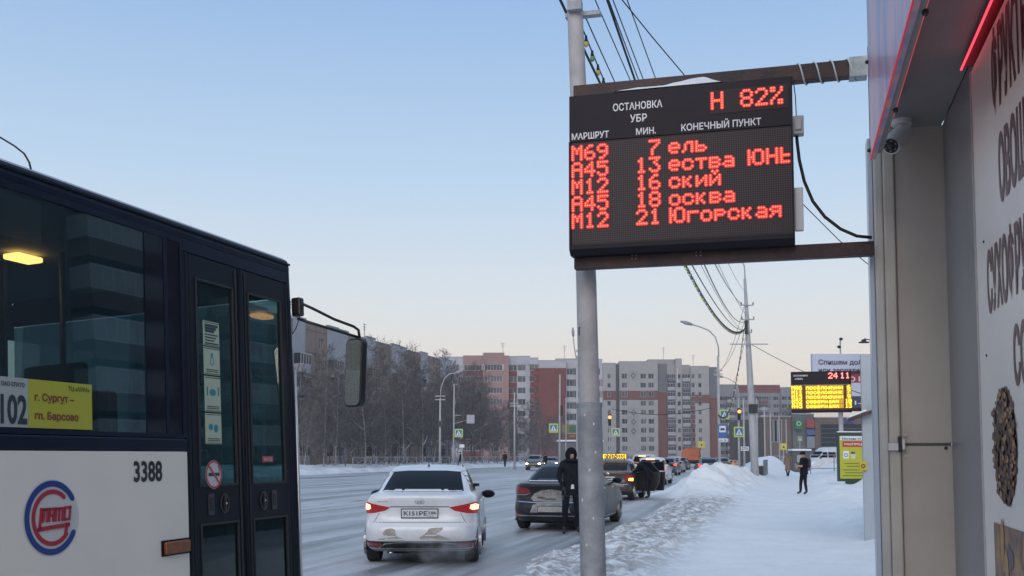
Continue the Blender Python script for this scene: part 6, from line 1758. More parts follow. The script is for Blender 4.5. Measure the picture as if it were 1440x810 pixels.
# far side of the road
t = pole('street lamp with a curved arm on the far left pavement, left of the traffic light', 618.5, 654, 560, 110, 0.13, name='street_lamp', cat='street lamp', arm=[(619, 562), (620, 545), (625, 532), (632, 526), (640, 524.5)])
for z_ in (557, 562): b = MB(); b.box(-.55, .55, -.04, .04, zpx(z_, 110) - .05, zpx(z_, 110) + .05); b.build('insulator_bar', M_conc, t)
b = MB(); b.box(-.25, .35, -.2, .2, zpx(600, 110), zpx(592, 110)); b.build('junction_box', M_blackp, t)
t = pole('slim post carrying a side traffic light and crossing sign on the far pavement', 637.5, 653, 540, 108, 0.09, lean=0.05, name='signal_post')
Zq = 108; ox = X_(637.5, Zq)
b = MB(); b.tube([(0, 0, zpx(584, Zq)), (X_(650, Zq) - ox, 0, zpx(584, Zq))], .04, 6); b.tube([(0, 0, zpx(596, Zq)), (X_(662, Zq) - ox, 0, zpx(589, Zq))], .035, 6); b.build('bracket', M_conc, t, True)
b = MB(); b.box(X_(649, Zq) - ox, X_(653.5, Zq) - ox, -.15, .15, zpx(591, Zq), zpx(577, Zq)); b.build('signal_head', M_blackp, t, bevel=0.03)
b = MB(); b.box(X_(656, Zq) - ox, X_(667, Zq) - ox, -.08, -.03, zpx(595.5, Zq), zpx(583.5, Zq)); b.build('square_sign', mat('sign_grey', (0.34, 0.36, 0.4), 0.5), t, bevel=0.02)
crossing_sign(t, X_(645, Zq) - ox, -.1, zpx(609, Zq), .86)
b = MB(); b.box(X_(646, Zq) - ox, X_(653, Zq) - ox, -.05, 0, zpx(629.5, Zq), zpx(625, Zq)); b.tube([(X_(649.5, Zq) - ox, .03, .3), (X_(649.5, Zq) - ox, .03, zpx(626, Zq))], .03, 5); b.build('small_plate', M_sw, t)
t = pole('plain concrete lamp post in front of the trees, right of the standing pedestrian', 723.5, 650, 552, 120, 0.12, name='lamp_post')
for z_ in (567, 571): b = MB(); b.box(-.5, .5, -.04, .04, zpx(z_, 120) - .05, zpx(z_, 120) + .05); b.build('insulator_bar', M_conc, t)
t = pole('post with a crossing sign and dark signal beside the oncoming headlights', 786.5, 655, 527, 112, 0.12, lean=0.1, name='signal_post')
Zq = 112; ox = X_(786.5, Zq)
crossing_sign(t, X_(778.5, Zq) - ox, -.1, zpx(602, Zq), .98)
b = MB(); b.box(X_(788.5, Zq) - ox, X_(792, Zq) - ox, -.2, .1, zpx(585, Zq), zpx(570, Zq)); b.build('signal_head', M_blackp, t, bevel=0.03)
pole('thin grey post between the crossing sign and the grey near post', 796, 650, 560, 125, 0.07, name='lamp_post')
t = pole('tall lamp post whose bare arm shows left of the near grey post', 812, 655, 500, 95, 0.13, name='street_lamp', cat='street lamp', arm=[(811, 505), (809, 495), (807, 480), (806.5, 472)])
# shop sign behind the near post
p = at(790, 600, 160); t = thing('shop_sign', 'olive and green roadside shop board partly hidden by the near post', 'sign', (X_(790, 160), 160, 0), 0)
for (y0, y1, m) in ((597, 609, mat('board_olive', (0.16, 0.15, 0.05), 0.6)), (610, 618, mat('board_brown', (0.12, 0.06, 0.05), 0.6))):
    b = MB(); b.box(0, X_(842, 160) - X_(790, 160), -.1, .1, zpx(y1, 160), zpx(y0, 160)); b.build('board', m, t)
b = MB(); b.box(X_(801, 160) - X_(790, 160), X_(818, 160) - X_(790, 160), -.16, -.11, zpx(608, 160), zpx(598.5, 160)); b.build('green_panel', mat('board_green', (0.03, 0.13, 0.07), 0.6), t)
b = MB(); b.box(X_(801, 160) - X_(790, 160), X_(808, 160) - X_(790, 160), -.16, -.11, zpx(615, 160), zpx(612, 160)); b.build('orange_panel', mat('board_orange', (0.3, 0.12, 0.06), 0.6), t)
for q in (1, 8): b = MB(); b.tube([(q * .6, .15, 0), (q * .6, .15, zpx(597, 160))], .08, 6); b.build('leg', M_conc, t)
p = at(815, 640, 170); t = thing('bus_shelter', 'grey shelter with snow on its roof under the olive board', 'shelter', (X_(786, 170), 170, 0), 0)
b = MB(); b.box(0, 7, 0, 2.5, 0, zpx(621, 170)); b.build('cabin', wallmat('shelter_grey', (0.2, 0.21, 0.23)), t); b = MB(); b.box(-.3, 7.3, -.3, 2.8, zpx(621, 170) + .01, zpx(619, 170) + .05); b.build('roof_snow', M_snowcap, t)
# signals with lit amber
def amber_signal(label, px, yb, yl, Z, sign_px=None, sign_py=None, ss=0.9, extra=True):
    t_ = pole(label, px, yb, yl - 6, Z, 0.08, name='traffic_light', cat='traffic light')
    o_ = X_(px, Z); sc = Z / F
    b = MB(); b.box(-1.9 * sc * 1.0 - .0, 2.0 * sc * 1.0, -.32, -.1, zpx(yl + 12, Z), zpx(yl - 5, Z)); h_ = b.build('signal_head', M_blackp, t_, bevel=0.04)
    b = MB(); b.tube([(0, -.33, zpx(yl, Z)), (0, -.37, zpx(yl, Z))], 2.4 * sc, 14); b.build('lit_amber_lens', glow('amber_signal', (1.0, 0.30, 0.06), 2.8), h_)
    for k in (4.5, 9): b = MB(); b.tube([(0, -.325, zpx(yl + k, Z)), (0, -.34, zpx(yl + k, Z))], 1.6 * sc, 12); b.build('dark_lens', M_well, h_)
    if sign_px: crossing_sign(t_, X_(sign_px, Z) - o_, -.12, zpx(sign_py, Z), ss)
    return t_
amber_signal('traffic light lit amber in front of the grey block, left of its crossing sign', 857.5, 650, 587, 125, 866, 608, 1.0)
t = amber_signal('traffic light lit amber just left of the tall leaning wire pole', 1039.5, 664, 579, 76, 1039.5, 607.5, .76)
b = MB(); b.box(X_(1042, 76) - X_(1039.5, 76), X_(1053, 76) - X_(1039.5, 76), -.12, -.08, zpx(634, 76), zpx(628, 76)); q = b.build('small_plate', M_sw, t)
lettering('lettering', 'СТА', M_ink, q, X_(1043.2, 76) - X_(1039.5, 76), -.13, zpx(633, 76), .46, .2, .03)
pole('slim grey post right behind the amber signal', 1047, 664, 560, 80, 0.09, name='lamp_post')
# right-hand side of the road
t = pole('street lamp leaning its long arm left, above the bus stop sign', 1012, 664, 500, 72, 0.12, name='street_lamp', cat='street lamp', arm=[(1012, 502), (1011.5, 488), (1007, 474), (998, 465), (985, 460), (972, 456.5)])
Zq = 72; ox = X_(1012, Zq)
crossing_sign(t, X_(1019, Zq) - ox, -.15, zpx(583, Zq), .66)
b = MB(); b.box(X_(1010, Zq) - ox, X_(1022, Zq) - ox, -.2, -.16, zpx(615.5, Zq), zpx(597, Zq)); s_ = b.build('bus_stop_sign', M_sb, t)
b = MB(); b.box(X_(1011.5, Zq) - ox, X_(1020.5, Zq) - ox, -.207, -.201, zpx(608, Zq), zpx(599, Zq)); b.build('white_field', M_sw, s_)
b = MB(); cx_, cz_ = X_(1016, Zq) - ox, zpx(603.7, Zq); b.box(cx_ - .15, cx_ + .15, -.214, -.208, cz_ - .06, cz_ + .07); b.blob((cx_ - .09, -.211, cz_ - .07), .035, .004, .035, 8, 4); b.blob((cx_ + .09, -.211, cz_ - .07), .035, .004, .035, 8, 4); b.build('bus_symbol', M_ink, s_)
b = MB(); b.box(X_(1010.5, Zq) - ox, X_(1023, Zq) - ox, -.2, -.16, zpx(621.5, Zq), zpx(616.5, Zq)); q = b.build('name_plate', M_sw, t)
lettering('lettering', 'ул. 30', M_ink, q, X_(1011.3, Zq) - ox, -.205, zpx(620.5, Zq), .5, .13, .02)
for z_ in (521, 526): b = MB(); b.box(-.3, .3, -.03, .03, zpx(z_, Zq) - .03, zpx(z_, Zq) + .03); b.build('insulator_bar', M_conc, t)
t = pole('second curved street lamp seen between the bus stop pole and the wire pole', 1040, 660, 560, 95, 0.09, name='street_lamp', cat='street lamp', arm=[(1040, 562), (1039, 548), (1034, 538), (1024, 532), (1015, 530)])
# poles in a row going away
for i, (px, yt, Z, lb) in enumerate(((1065.5, 560, 90, 'first and tallest of the thin posts receding past the wire pole'), (1076, 572, 104, 'second thin post of the receding row, left of the grey hall'), (1084.5, 580, 112, 'third thin post of the receding row, against the brown hall'), (1096.5, 585, 128, 'fourth thin post of the receding row, before the tall hall windows'), (1106.5, 590, 140, 'last thin post of the receding row, left of the green poster'))):
    pole(lb, px, 655, yt, Z, 0.085, name='lamp_post', group='thin posts receding along the pavement', zb=0.1)
def warn_sign(label, px, py, Z, pb=650):
    t_ = thing('warning_sign', label, 'sign', (X_(px, Z), Z, 0), 0)
    b = MB(); b.tube([(0, 0, 0), (0, 0, zpx(py, Z))], .05, 6); b.build('post', M_conc, t_)
    s_ = 4.6 * Z / F
    b = MB(); b.box(-s_, s_, -.1, -.06, zpx(py, Z) - s_, zpx(py, Z) + s_); q_ = b.build('yellow_plate', mat('plate_yellow', (0.55, 0.47, 0.04), 0.5), t_)
    b = MB(); b.add([(-s_ * .6, -.11, zpx(py, Z) - s_ * .55), (s_ * .6, -.11, zpx(py, Z) - s_ * .55), (0, -.11, zpx(py, Z) + s_ * .6)], [(0, 1, 2)]); b.build('triangle', M_wfr, q_)
    b = MB(); b.add([(-s_ * .38, -.115, zpx(py, Z) - s_ * .42), (s_ * .38, -.115, zpx(py, Z) - s_ * .42), (0, -.115, zpx(py, Z) + s_ * .35)], [(0, 1, 2)]); b.build('figure', M_ink, q_)
warn_sign('yellow warning sign above the orange lorry', 986, 625, 140)
warn_sign('yellow warning sign beside the walking woman', 1101, 628, 120)
t = thing('crossing_post', 'small crossing sign below the green poster', 'sign', (X_(1124, 135), 135, 0), 0)
b = MB(); b.tube([(0, 0, 0), (0, 0, zpx(617, 135))], .05, 6); b.build('post', M_conc, t); crossing_sign(t, 0, -.1, zpx(617, 135), .55)
# the tall leaning wire pole
ZP = 57.0
pb = at(1061, 678, ZP)
t = thing('wire_pole', 'tall leaning concrete pole carrying the overhead wires and bulb garland', 'pole', (pb.x, ZP, 0), 0)
def wp(py): return (X_(lerp(1061, 1050.5, (678 - py) / 288), ZP) - pb.x, 0, zpx(py, ZP))
b = MB(); b.tube([wp(690), wp(600), wp(500), wp(392)], [.23, .20, .155, .075], 14); b.build('shaft', M_conc, t, True)
b = MB(); b.tube([wp(394), (wp(394)[0] + .0, 0, zpx(382, ZP)), (wp(394)[0] - .05, -.1, zpx(374, ZP)), (wp(394)[0] - .25, -.3, zpx(368, ZP))], .035, 8); b.build('top_bracket', M_conc, t, True)
for (py, hw, nn) in ((430, .36, 2), (450, .36, 2), (468, .2, 1), (484.5, 1.05, 0)):
    q = wp(py); b = MB(); b.box(q[0] - (hw if nn != 1 else 0), q[0] + hw, -.22, -.17, q[2] - .03, q[2] + .03)
    cr = b.build('crossarm', M_galv, t)
    for s_ in ((-1, 1) if nn == 2 else ((1,) if nn == 1 else ())):
        b = MB(); b.blob((q[0] + s_ * (hw - .03), -.2, q[2] + .10), .05, .05, .09, 8, 5); b.build('insulator', mat('insulator_grey', (0.3, 0.31, 0.32), 0.3), cr)
q = wp(458); b = MB(); b.box(q[0] - .2, q[0] - .05, -.35, -.2, q[2] - .5, q[2] + .25); b.build('cable_clamp', M_blackp, t)
q = wp(575); b = MB(); b.box(q[0] - .22, q[0] + .25, -.35, -.2, q[2] - .25, q[2] + .25); b.build('loudspeaker', M_blackp, t, bevel=.03)
t = thing('litter_bin', 'dark litter bin standing in the snow at the foot of the tall pole', 'bin', SW(*WS(at(1067.5, 680, 60)), 0.15), -A)
b = MB(); b.prism([(-.22, 0), (.22, 0), (.26, .85), (-.26, .85)], -.2, .2); b.build('body', M_blackp, t, bevel=.02)
b = MB(); b.box(-.28, .28, -.24, .24, .86, .90); b.build('rim', M_galv, t)
# near pole that carries the other ends of the wires, behind the camera
PN = (-2.3, -9.0)
t = thing('wire_pole', 'concrete wire pole standing behind the camera, carrying the near wire ends', 'pole', SW(PN[0], PN[1], 0), -A)
b = MB(); b.tube([(0, 0, 0), (0, 0, 12)], [.2, .1], 12); b.build('shaft', M_conc, t, True)
for z_ in (8.4, 9.0, 9.6): b = MB(); b.box(-.8, .8, -.03, .03, z_ - .03, z_ + .03); b.build('crossarm', M_galv, t)
M_wire = mat('wire_black', (0.012, 0.012, 0.016), 0.6)
def wire(label, p1, p2, p3, v, r=0.012, group='overhead wires above the pavement', bulbs=False, name='overhead_wire'):
    """parabola through two spots seen near the top of the view and the far pole"""
    a_ = on_v(p1[0], p1[1], v); b_ = on_v(p2[0], p2[1], v); e = at(p3[0], p3[1], ZP - .2); eu = WS(e); c_ = (eu[1], e.z)
    # quadratic z(u) through the three
    (u0, z0), (u1, z1), (u2, z2) = a_, b_, c_
    def zf(u):
        return z0 * (u - u1) * (u - u2) / ((u0 - u1) * (u0 - u2)) + z1 * (u - u0) * (u - u2) / ((u1 - u0) * (u1 - u2)) + z2 * (u - u0) * (u - u1) / ((u2 - u0) * (u2 - u1))
    pts = []
    us = [lerp(PN[1], u0, k / 8) for k in range(8)] + [lerp(u0, u2, k / 40) for k in range(41)]
    zn = min(9.9, max(7.6, zf(0.0)))
    for u in us:
        if u < u0:
            f_ = (u - PN[1]) / (u0 - PN[1]); z = lerp(zn, z0, f_) - 0.0
            vv = lerp(PN[0], v, f_)
        else:
            z = zf(u); vv = v + (eu[0] - v) * max(0, (u - u1) / (u2 - u1)) ** 2
        pts.append(SW(vv, u, z))
    t_ = thing(name, label, 'wire' if not bulbs else 'garland', pts[len(pts) // 2], 0, group)
    o_ = t_.location
    b = MB(); b.tube([q - o_ for q in pts], r, 5); b.build('cable', M_wire, t_, True)
    return t_, [q - o_ for q in pts], us
W1 = [((788, 0), (843, 115), (1043, 464), -2.3, .016, 'thick black service wire passing behind the near grey post'),
      ((817, 10), (863, 112), (1043, 464), -2.25, .008, 'thin wire first to the right of the near post top'),
      ((837, 0), (885, 110), (1043, 430), -2.35, .008, 'thin wire left of the thick middle cable above the board'),
      ((854, 0), (892, 110), (1047, 452), -2.2, .017, 'thick middle cable above the arrivals board'),
      ((856, 0), (897, 110), (1055, 430), -2.1, .008, 'thin wire hugging the thick middle cable'),
      ((862, 0), (904, 110), (1055, 450), -2.1, .008, 'thin wire just right of the thick middle cable'),
      ((882, 0), (921, 108), (1050, 412), -2.0, .008, 'rightmost of the thin wires running to the tall pole')]
for (p1, p2, p3, v, r, lb) in W1: wire(lb, p1, p2, p3, v, r)
# crossing cable from upper left toward the kiosk
pts = [at(px, py, Z) for (px, py, Z) in ((850, -40, 24), (875, 0, 25), (918, 53, 26.5), (961, 104, 28), (1045, 198, 31), (1130, 288, 34), (1180, 338, 36), (1226, 376, 37.5), (1300, 425, 41))]
t = thing('crossing_cable', 'single dark cable crossing down to the right behind the board', 'cable', pts[4], 0); b = MB(); b.tube([q - pts[4] for q in pts], 0.017, 6); b.build('cable', M_wire, t, True)
pts = [at(px, py, Z) for (px, py, Z) in ((1056, 484, 57), (1085, 500, 54), (1120, 518, 50), (1160, 536, 45), (1230, 560, 40))]
t = thing('crossing_cable', 'thin cable from the tall pole down behind the yellow lit board', 'cable', pts[2], 0); b = MB(); b.tube([q - pts[2] for q in pts], 0.016, 5); b.build('cable', M_wire, t, True)
# bus-side overhead scrap at far left
pts = [at(px, py, Z) for (px, py, Z) in ((-60, 165, 7), (0, 193, 7), (20, 205, 7), (34, 216, 7), (41, 228, 7), (44, 240, 7))]
t = thing('roof_aerial', 'black whip aerial curving above the bus roof at far left', 'aerial', pts[-1], 0); b = MB(); b.tube([q - pts[-1] for q in pts], 0.007, 6); b.build('whip', M_wire, t, True)
# bulb garlands
bulb_m = [mat('bulb_yellow', (0.45, 0.42, 0.06), 0.25), mat('bulb_white', (0.5, 0.48, 0.55), 0.25), mat('bulb_green', (0.12, 0.3, 0.12), 0.25), mat('bulb_blue', (0.12, 0.16, 0.3), 0.25)]
bulb_me = []
for m in bulb_m:
    b = MB(); b.mi = 0; b.tube([(0, 0, 0.02), (0, 0, -0.055)], [.014, .022], 8); b.mi = 1; b.blob((0, 0, -0.085), .030, .030, .040, 8, 6)
    bulb_me.append(b.mesh('bulb', [M_wire, m], True))
def garland(label, base, pts, st, big=1.0):
    t_ = base; acc = 0; k = 0
    for i in range(len(pts) - 1):
        a_, b_ = pts[i], pts[i + 1]; L_ = (b_ - a_).length; s_ = st - acc
        while s_ < L_:
            o_ = link('bulb', bulb_me[(k * 7 // 3) % 4], t_, a_ + (b_ - a_) * (s_ / L_), scale=(big,) * 3); k += 1; s_ += st
        acc = (acc + L_) % st
    return k
t, pts, us = wire('garland of coloured bulbs sagging along the wires to the tall pole', (815, 30), (850, 115), (1048, 461), -2.3, .009, group=None, bulbs=True, name='bulb_garland')
far = [i for i, u in enumerate(us) if u > 9]
garland('', t, [pts[i] for i in far], 0.40, 1.0)
e0 = at(1046, 466, ZP); e1 = at(1010, 583, 72)
pts = [e0.lerp(e1, k / 16) - Vector((0, 0, 1.9 * math.sin(math.pi * k / 16))) for k in range(17)]
t = thing('bulb_garland', 'second garland of bulbs hanging from the tall pole down to the street lamp', 'garland', e0, 0); b = MB(); b.tube([q - e0 for q in pts], .02, 5); b.build('cable', M_wire, t, True)
garland('', t, [q - e0 for q in pts], 0.55, 1.6)
for (lb, a_, c_, zz2) in (('thin wire dropping from the tall pole to the street lamp top', (1047, 452), (1012, 521), 72), ('thin wire dropping from the tall pole to the street lamp crossbar', (1046, 432), (1011, 526), 72), ('lowest wire dropping from the tall pole toward the far second lamp', (1050, 466), (1030, 540), 95)):
    e0 = at(a_[0], a_[1], ZP); e1 = at(c_[0], c_[1], zz2); pts = [e0.lerp(e1, k / 10) - Vector((0, 0, .5 * math.sin(math.pi * k / 10))) - e0 for k in range(11)]
    t = thing('overhead_wire', lb, 'wire', e0, 0); b = MB(); b.tube(pts, .012, 5); b.build('cable', M_wire, t, True)
e0 = at(860, 575, 125); e1 = at(1000, 574, 110); pts = [e0.lerp(e1, k / 12) - Vector((0, 0, .7 * math.sin(math.pi * k / 12))) - e0 for k in range(13)]
t = thing('overhead_wire', 'wire strung level across the front of the grey block', 'wire', e0, 0); b = MB(); b.tube(pts, .03, 5); b.build('cable', M_wire, t, True)
# ------------------------------------------------------------------ second board, kiosk, lightbox, billboard
U2 = 20.0
q0 = on_u(1112, 530, U2); q1 = on_u(1197, 530, U2)
t = thing('arrivals_board', 'second arrivals board, lit yellow with a red clock, on the far kiosk', 'sign', SW(q0[0], U2, q0[1]), -A)
zA = on_u(1155, 522, U2)[1]; zB_ = on_u(1155, 580, U2)[1]; W2_ = q1[0] - q0[0]; O2 = (0, 0, q0[1])
b = MB(); b.box(0, W2_, 0.01, .14, zB_, zA); b.build('case', M_case, t, off=O2, bevel=.005)
zh = on_u(1155, 541, U2)[1]; zl = on_u(1155, 576, U2)[1]
b = MB(); b.box(.01, W2_ - .01, 0, .009, zh + .005, zA - .01); b.build('header_plate', M_case, t, off=O2)
b = MB(); b.box(.01, W2_ - .01, -0.002, .009, zh - .002, zh + .003); b.build('divider', M_galv, t, off=O2)
b = MB(); b.box(.01, W2_ - .01, 0.002, .009, zl, zh - .006); b.build('led_panel', mat('amber_panel', (0.09, 0.03, 0.01), 0.5), t, off=O2)
GL['у'] = '00000 00000 10001 10001 01111 00001 01110'; GL['н'] = '00000 00000 10001 10001 11111 10001 10001'; GL['ё'] = '01010 00000 01110 10001 11111 10000 01110'
core, lens = MB(), MB(); p2_ = W2_ / 99.0
for i, (a_, c_, d_, e_) in enumerate((('М06', 'посёлок', 'лунн', '6'), ('М11', 'посёлок', 'лунк', '7'), ('М13', 'посёлок', 'лунн', '9'), ('052', 'северная', 'я', '10'), ('А45', 'северная', 'я', '13'))):
    for (s_, c0) in ((a_, 1), (c_, 25), (d_, 62 if len(d_) > 1 else 73), (e_, 92 if len(e_) == 1 else 88)):
        for (c, r) in dots(s_, c0, 0):
            if c > 98: continue
            x = (c + .5) * p2_; z = zh - .014 - (i * 7.75 + r + .3) * p2_ * 1.02
            core.box(x - p2_ * .46, x + p2_ * .46, -.006, -.003, z - p2_ * .46, z + p2_ * .46)
    for (x0, x1) in ((0.5, 18.5), (24, 60), (61.5, 86), (91, 98.5)):
        z1 = zh - .012 - i * 7.75 * p2_ * 1.02; lens.add([(x0 * p2_, 0, z1 - 7.3 * p2_), (x1 * p2_, 0, z1 - 7.3 * p2_), (x1 * p2_, 0, z1), (x0 * p2_, 0, z1)], [(0, 1, 2, 3)])
tag(core.build('lit_led', glow('led_core_yellow', (1.0, 0.72, 0.03), 2.6), t, off=O2), kind='stuff')
tag(lens.build('led_halo', glow('led_halo_yellow', (0.85, 0.42, 0.0), 0.75), t, off=O2), kind='stuff')  # glowing blocks behind the words, painted in as the halo of the text
core, lens = MB(), MB()
for (c, r) in dots('24', 0, 0) + dots('11', 14, 0):
    x = W2_ * 0.63 + c * p2_ * 1.4; z = zA - .04 - r * p2_ * 1.4
    core.box(x - p2_ * .6, x + p2_ * .6, -.006, -.004, z - p2_ * .6, z + p2_ * .6); lens.disc(x, z, -.002, p2_ * 1.5, 8)
tag(core.build('clock_led', glow('clock_core', (1.0, 0.2, 0.16), 4.0), t, off=O2), kind='stuff'); tag(lens.build('clock_led_halo', glow('clock_halo', (0.6, 0.01, 0.015), 0.8), t, off=O2), kind='stuff')  # the wider discs paint a red halo behind the clock digits
lettering('lettering', 'ОСТАНОВКА', M_print, t, .05, -.001, zA - .09 - q0[1], .26, .028, .02); lettering('lettering', '«УБР»', M_print, t, .07, -.001, zA - .15 - q0[1], .15, .028, .02)
b = MB(); b.box(W2_, W2_ + .35, .04, .10, zA - .06, zA - .0); b.build('bracket_beam', M_rust, t, off=O2); b = MB(); b.box(W2_, W2_ + .35, .04, .10, zB_ + .02, zB_ + .08); b.build('bracket_beam', M_rust, t, off=O2)
K2 = (1.24, 19.5, 0)
t = thing('kiosk', 'second pale kiosk beyond, with an open door frame and snowy eaves', 'kiosk', SW(*K2), -A)
M_k = mat('kiosk_pale_blue', (0.34, 0.39, 0.44), 0.4, var=0.08, vs=2)
def kb(nm, v0, v1, u0, u1, z0, z1, m, bev=.004, par=None):
    b = MB(); b.box(v0, v1, u0, u1, z0, z1); return b.build(nm, m, par or t, off=K2, bevel=bev)
kb('corner_post', 1.24, 1.47, 19.42, 19.6, .05, 3.42, M_k)
kb('body', 2.15, 4.4, 19.75, 23.5, .02, 3.4, M_k)
kb('door_frame', 1.475, 1.54, 19.5, 19.6, .05, 2.25, M_blackp); kb('door', 1.56, 2.4, 19.50, 19.55, .0, 2.2, mat('door_grey', (0.25, 0.28, 0.31), 0.35)); kb('door_edge', 1.545, 1.558, 19.46, 19.5, .62, 2.2, M_white)
kb('lintel', 1.475, 4.2, 19.45, 19.7, 2.26, 2.42, M_k)
kb('display_window', 1.50, 2.6, 19.46, 19.48, 2.46, 3.3, glass('kiosk_glass', (0.7, 0.6, 0.55), (0.05, 0.04, 0.04), 0.75, 1.5))
kb('red_reflection_sheet', 1.52, 1.80, 19.52, 19.54, 2.85, 3.15, glow('red_reflection_glow', (1.0, 0.12, 0.08), 0.9)); kb('warm_reflection_sheet', 1.50, 2.3, 19.56, 19.58, 2.46, 2.84, glow('warm_reflection_glow', (0.9, 0.25, 0.12), 0.35))  # glowing sheets added in place of red and orange reflections on the glass
for k in range(6): kb('reflected_row', 1.66, 1.80, 19.505, 19.515, 2.50 + k * .085, 2.555 + k * .085, glow('orange_reflection_glow', (1.0, 0.33, 0.06), 1.6), 0)  # glowing rows stand in for a lit board mirrored in the glass
e_ = MB(); e_.add([(1.02, 19.2, 2.27), (1.5, 19.2, 2.45), (1.5, 19.9, 2.45), (1.02, 19.9, 2.27), (1.02, 19.2, 2.21), (1.5, 19.2, 2.39), (1.5, 19.9, 2.39), (1.02, 19.9, 2.21)], [(0, 1, 2, 3), (7, 6, 5, 4), (0, 4, 5, 1), (3, 2, 6, 7), (0, 3, 7, 4)]); ev = e_.build('eaves', M_rust, t, off=K2)
e_ = MB(); e_.add([(1.01, 19.18, 2.30), (1.3, 19.18, 2.42), (1.3, 19.9, 2.42), (1.01, 19.9, 2.30), (1.01, 19.18, 2.275), (1.3, 19.18, 2.39), (1.3, 19.9, 2.39), (1.01, 19.9, 2.275)], [(0, 1, 2, 3), (7, 6, 5, 4), (0, 4, 5, 1), (0, 3, 7, 4), (1, 5, 6, 2)]); e_.build('eaves_snow', M_snowcap, ev, off=K2)
b = MB(); b.box(1.17, 1.30, 19.33, 19.42, 1.34, 1.50); b.build('yellow_box', mat('box_yellow', (0.55, 0.40, 0.02), 0.4), t, off=K2, bevel=.015)
b = MB(); b.ring(1.235, 1.42, 19.318, 19.33, .035, .035, .012); b.build('box_dial', M_blackp, t, off=K2)
# lightbox
Z3 = 47.0
xl, xr_ = X_(1177, Z3), X_(1236, Z3); zl3, zh3 = zpx(677, Z3), zpx(608, Z3)
t = thing('advert_lightbox', 'dark framed pavement lightbox with a yellow and white poster', 'lightbox', (xl, Z3, 0.3), 0)
def lb(nm, x0, x1, y0, y1, z0, z1, m, par=None, bev=.0):
    b = MB(); b.box(x0, x1, y0, y1, z0 - .3, z1 - .3); return b.build(nm, m, par or t, bevel=bev)
M_lf = mat('lightbox_green_black', (0.02, 0.045, 0.04), 0.4)
w3 = xr_ - xl
lb('frame', 0, w3, 0, .18, zl3, zh3, M_lf, bev=.02); lb('top_snow', .02, w3 - .02, .02, .16, zh3 + .005, zh3 + .05, M_snowcap)
pz0, pz1 = zpx(673, Z3), zpx(613, Z3)
po = lb('poster', .09, w3 - .09, -.012, -.002, pz0, pz1, mat('poster_lime', (0.42, 0.44, 0.03), 0.5))
lb('poster_header', .12, w3 - .12, -.018, -.013, zpx(619, Z3), zpx(613.5, Z3), M_sw, po); lb('red_band', .22, w3 - .1, -.019, -.013, zpx(628.5, Z3), zpx(620.5, Z3), mat('poster_red2', (0.42, 0.03, 0.03), 0.5), po)
lettering('lettering', 'Магазин от МИР', M_sb, po, .2, -.019, zpx(618.5, Z3) - .3, 1.3, .11, .03); lettering('lettering', 'РАСПРОДАЖА', M_sw, po, .3, -.020, zpx(626, Z3) - .3, 1.3, .09, .03)
lb('washer_picture', .24, .50, -.018, -.013, zpx(645, Z3), zpx(634, Z3), M_sw, po); b = MB(); b.ring(.37, zpx(640, Z3) - .3, -.022, -.0185, .085, .085, .03); b.build('washer_door', M_sb, po)
lb('hob_picture', .60, .80, -.018, -.013, zpx(645, Z3), zpx(639, Z3), mat('poster_white2', (.55, .56, .5), 0.5), po); lb('hob_top', .60, .78, -.018, -.013, zpx(638, Z3), zpx(635.5, Z3), M_ink, po)
for k, (x0_, x1_, y_) in enumerate(((.3, 1.5, 651), (.4, 1.4, 655), (.2, 1.5, 660), (.3, 1.3, 664), (.2, 1.5, 668))): lb('text_line', x0_, x1_, -.017, -.013, zpx(y_ + 1.6, Z3), zpx(y_, Z3), mat('olive_ink', (0.16, 0.2, 0.03), 0.6), po)
lb('foot', X_(1188, Z3) - xl, X_(1212, Z3) - xl, .03, .15, .2, zl3, M_lf)
# billboard
Z4 = 62.0
xl, xr_ = X_(1144, Z4), X_(1300, Z4); zl4, zh4 = zpx(578, Z4), zpx(497.5, Z4)
t = thing('billboard', 'large white billboard about writing off debts, behind the yellow lit board', 'billboard', (xl, Z4, 0), 0.03)
def bb(nm, x0, x1, y0, y1, z0, z1, m, par=None): b = MB(); b.box(x0, x1, y0, y1, z0, z1); return b.build(nm, m, par or t)
w4 = xr_ - xl
sh = bb('sheet', 0, w4, 0, .3, zl4, zh4, mat('billboard_white', (0.50, 0.54, 0.66), 0.55))
bb('red_band', .0, w4 - 1.0, -.012, -.002, zpx(538, Z4), zpx(523, Z4), mat('band_crimson', (0.30, 0.03, 0.06), 0.5), sh); bb('dark_band', 0, w4, -.012, -.002, zpx(575, Z4), zpx(557, Z4), mat('band_navy', (0.05, 0.06, 0.10), 0.5), sh)
M_navy = mat('print_navy', (0.02, 0.025, 0.08), 0.5)
for (s_, x0_, x1_, yb_, h_, m) in (('Спишем долги 100%', 1152.5, 1251, 512.5, .29, M_navy), ('или заплатим до', 1152.5, 1233, 523.5, .27, M_navy), ('О РУБ', 1196, 1232, 536, .27, M_sw), ('11-26-00', 1196, 1245, 569, .24, M_sw)):
    a_ = X_(x0_, Z4) - xl; lettering('lettering', s_, m, sh, a_, -.014, zpx(yb_, Z4), X_(x1_, Z4) - xl - a_, h_, .025)
for q in (1.8, w4 - 1.8): b = MB(); b.tube([(q, .4, 0), (q, .4, zl4 + .5)], .14, 10); b.build('leg', M_conc, t)
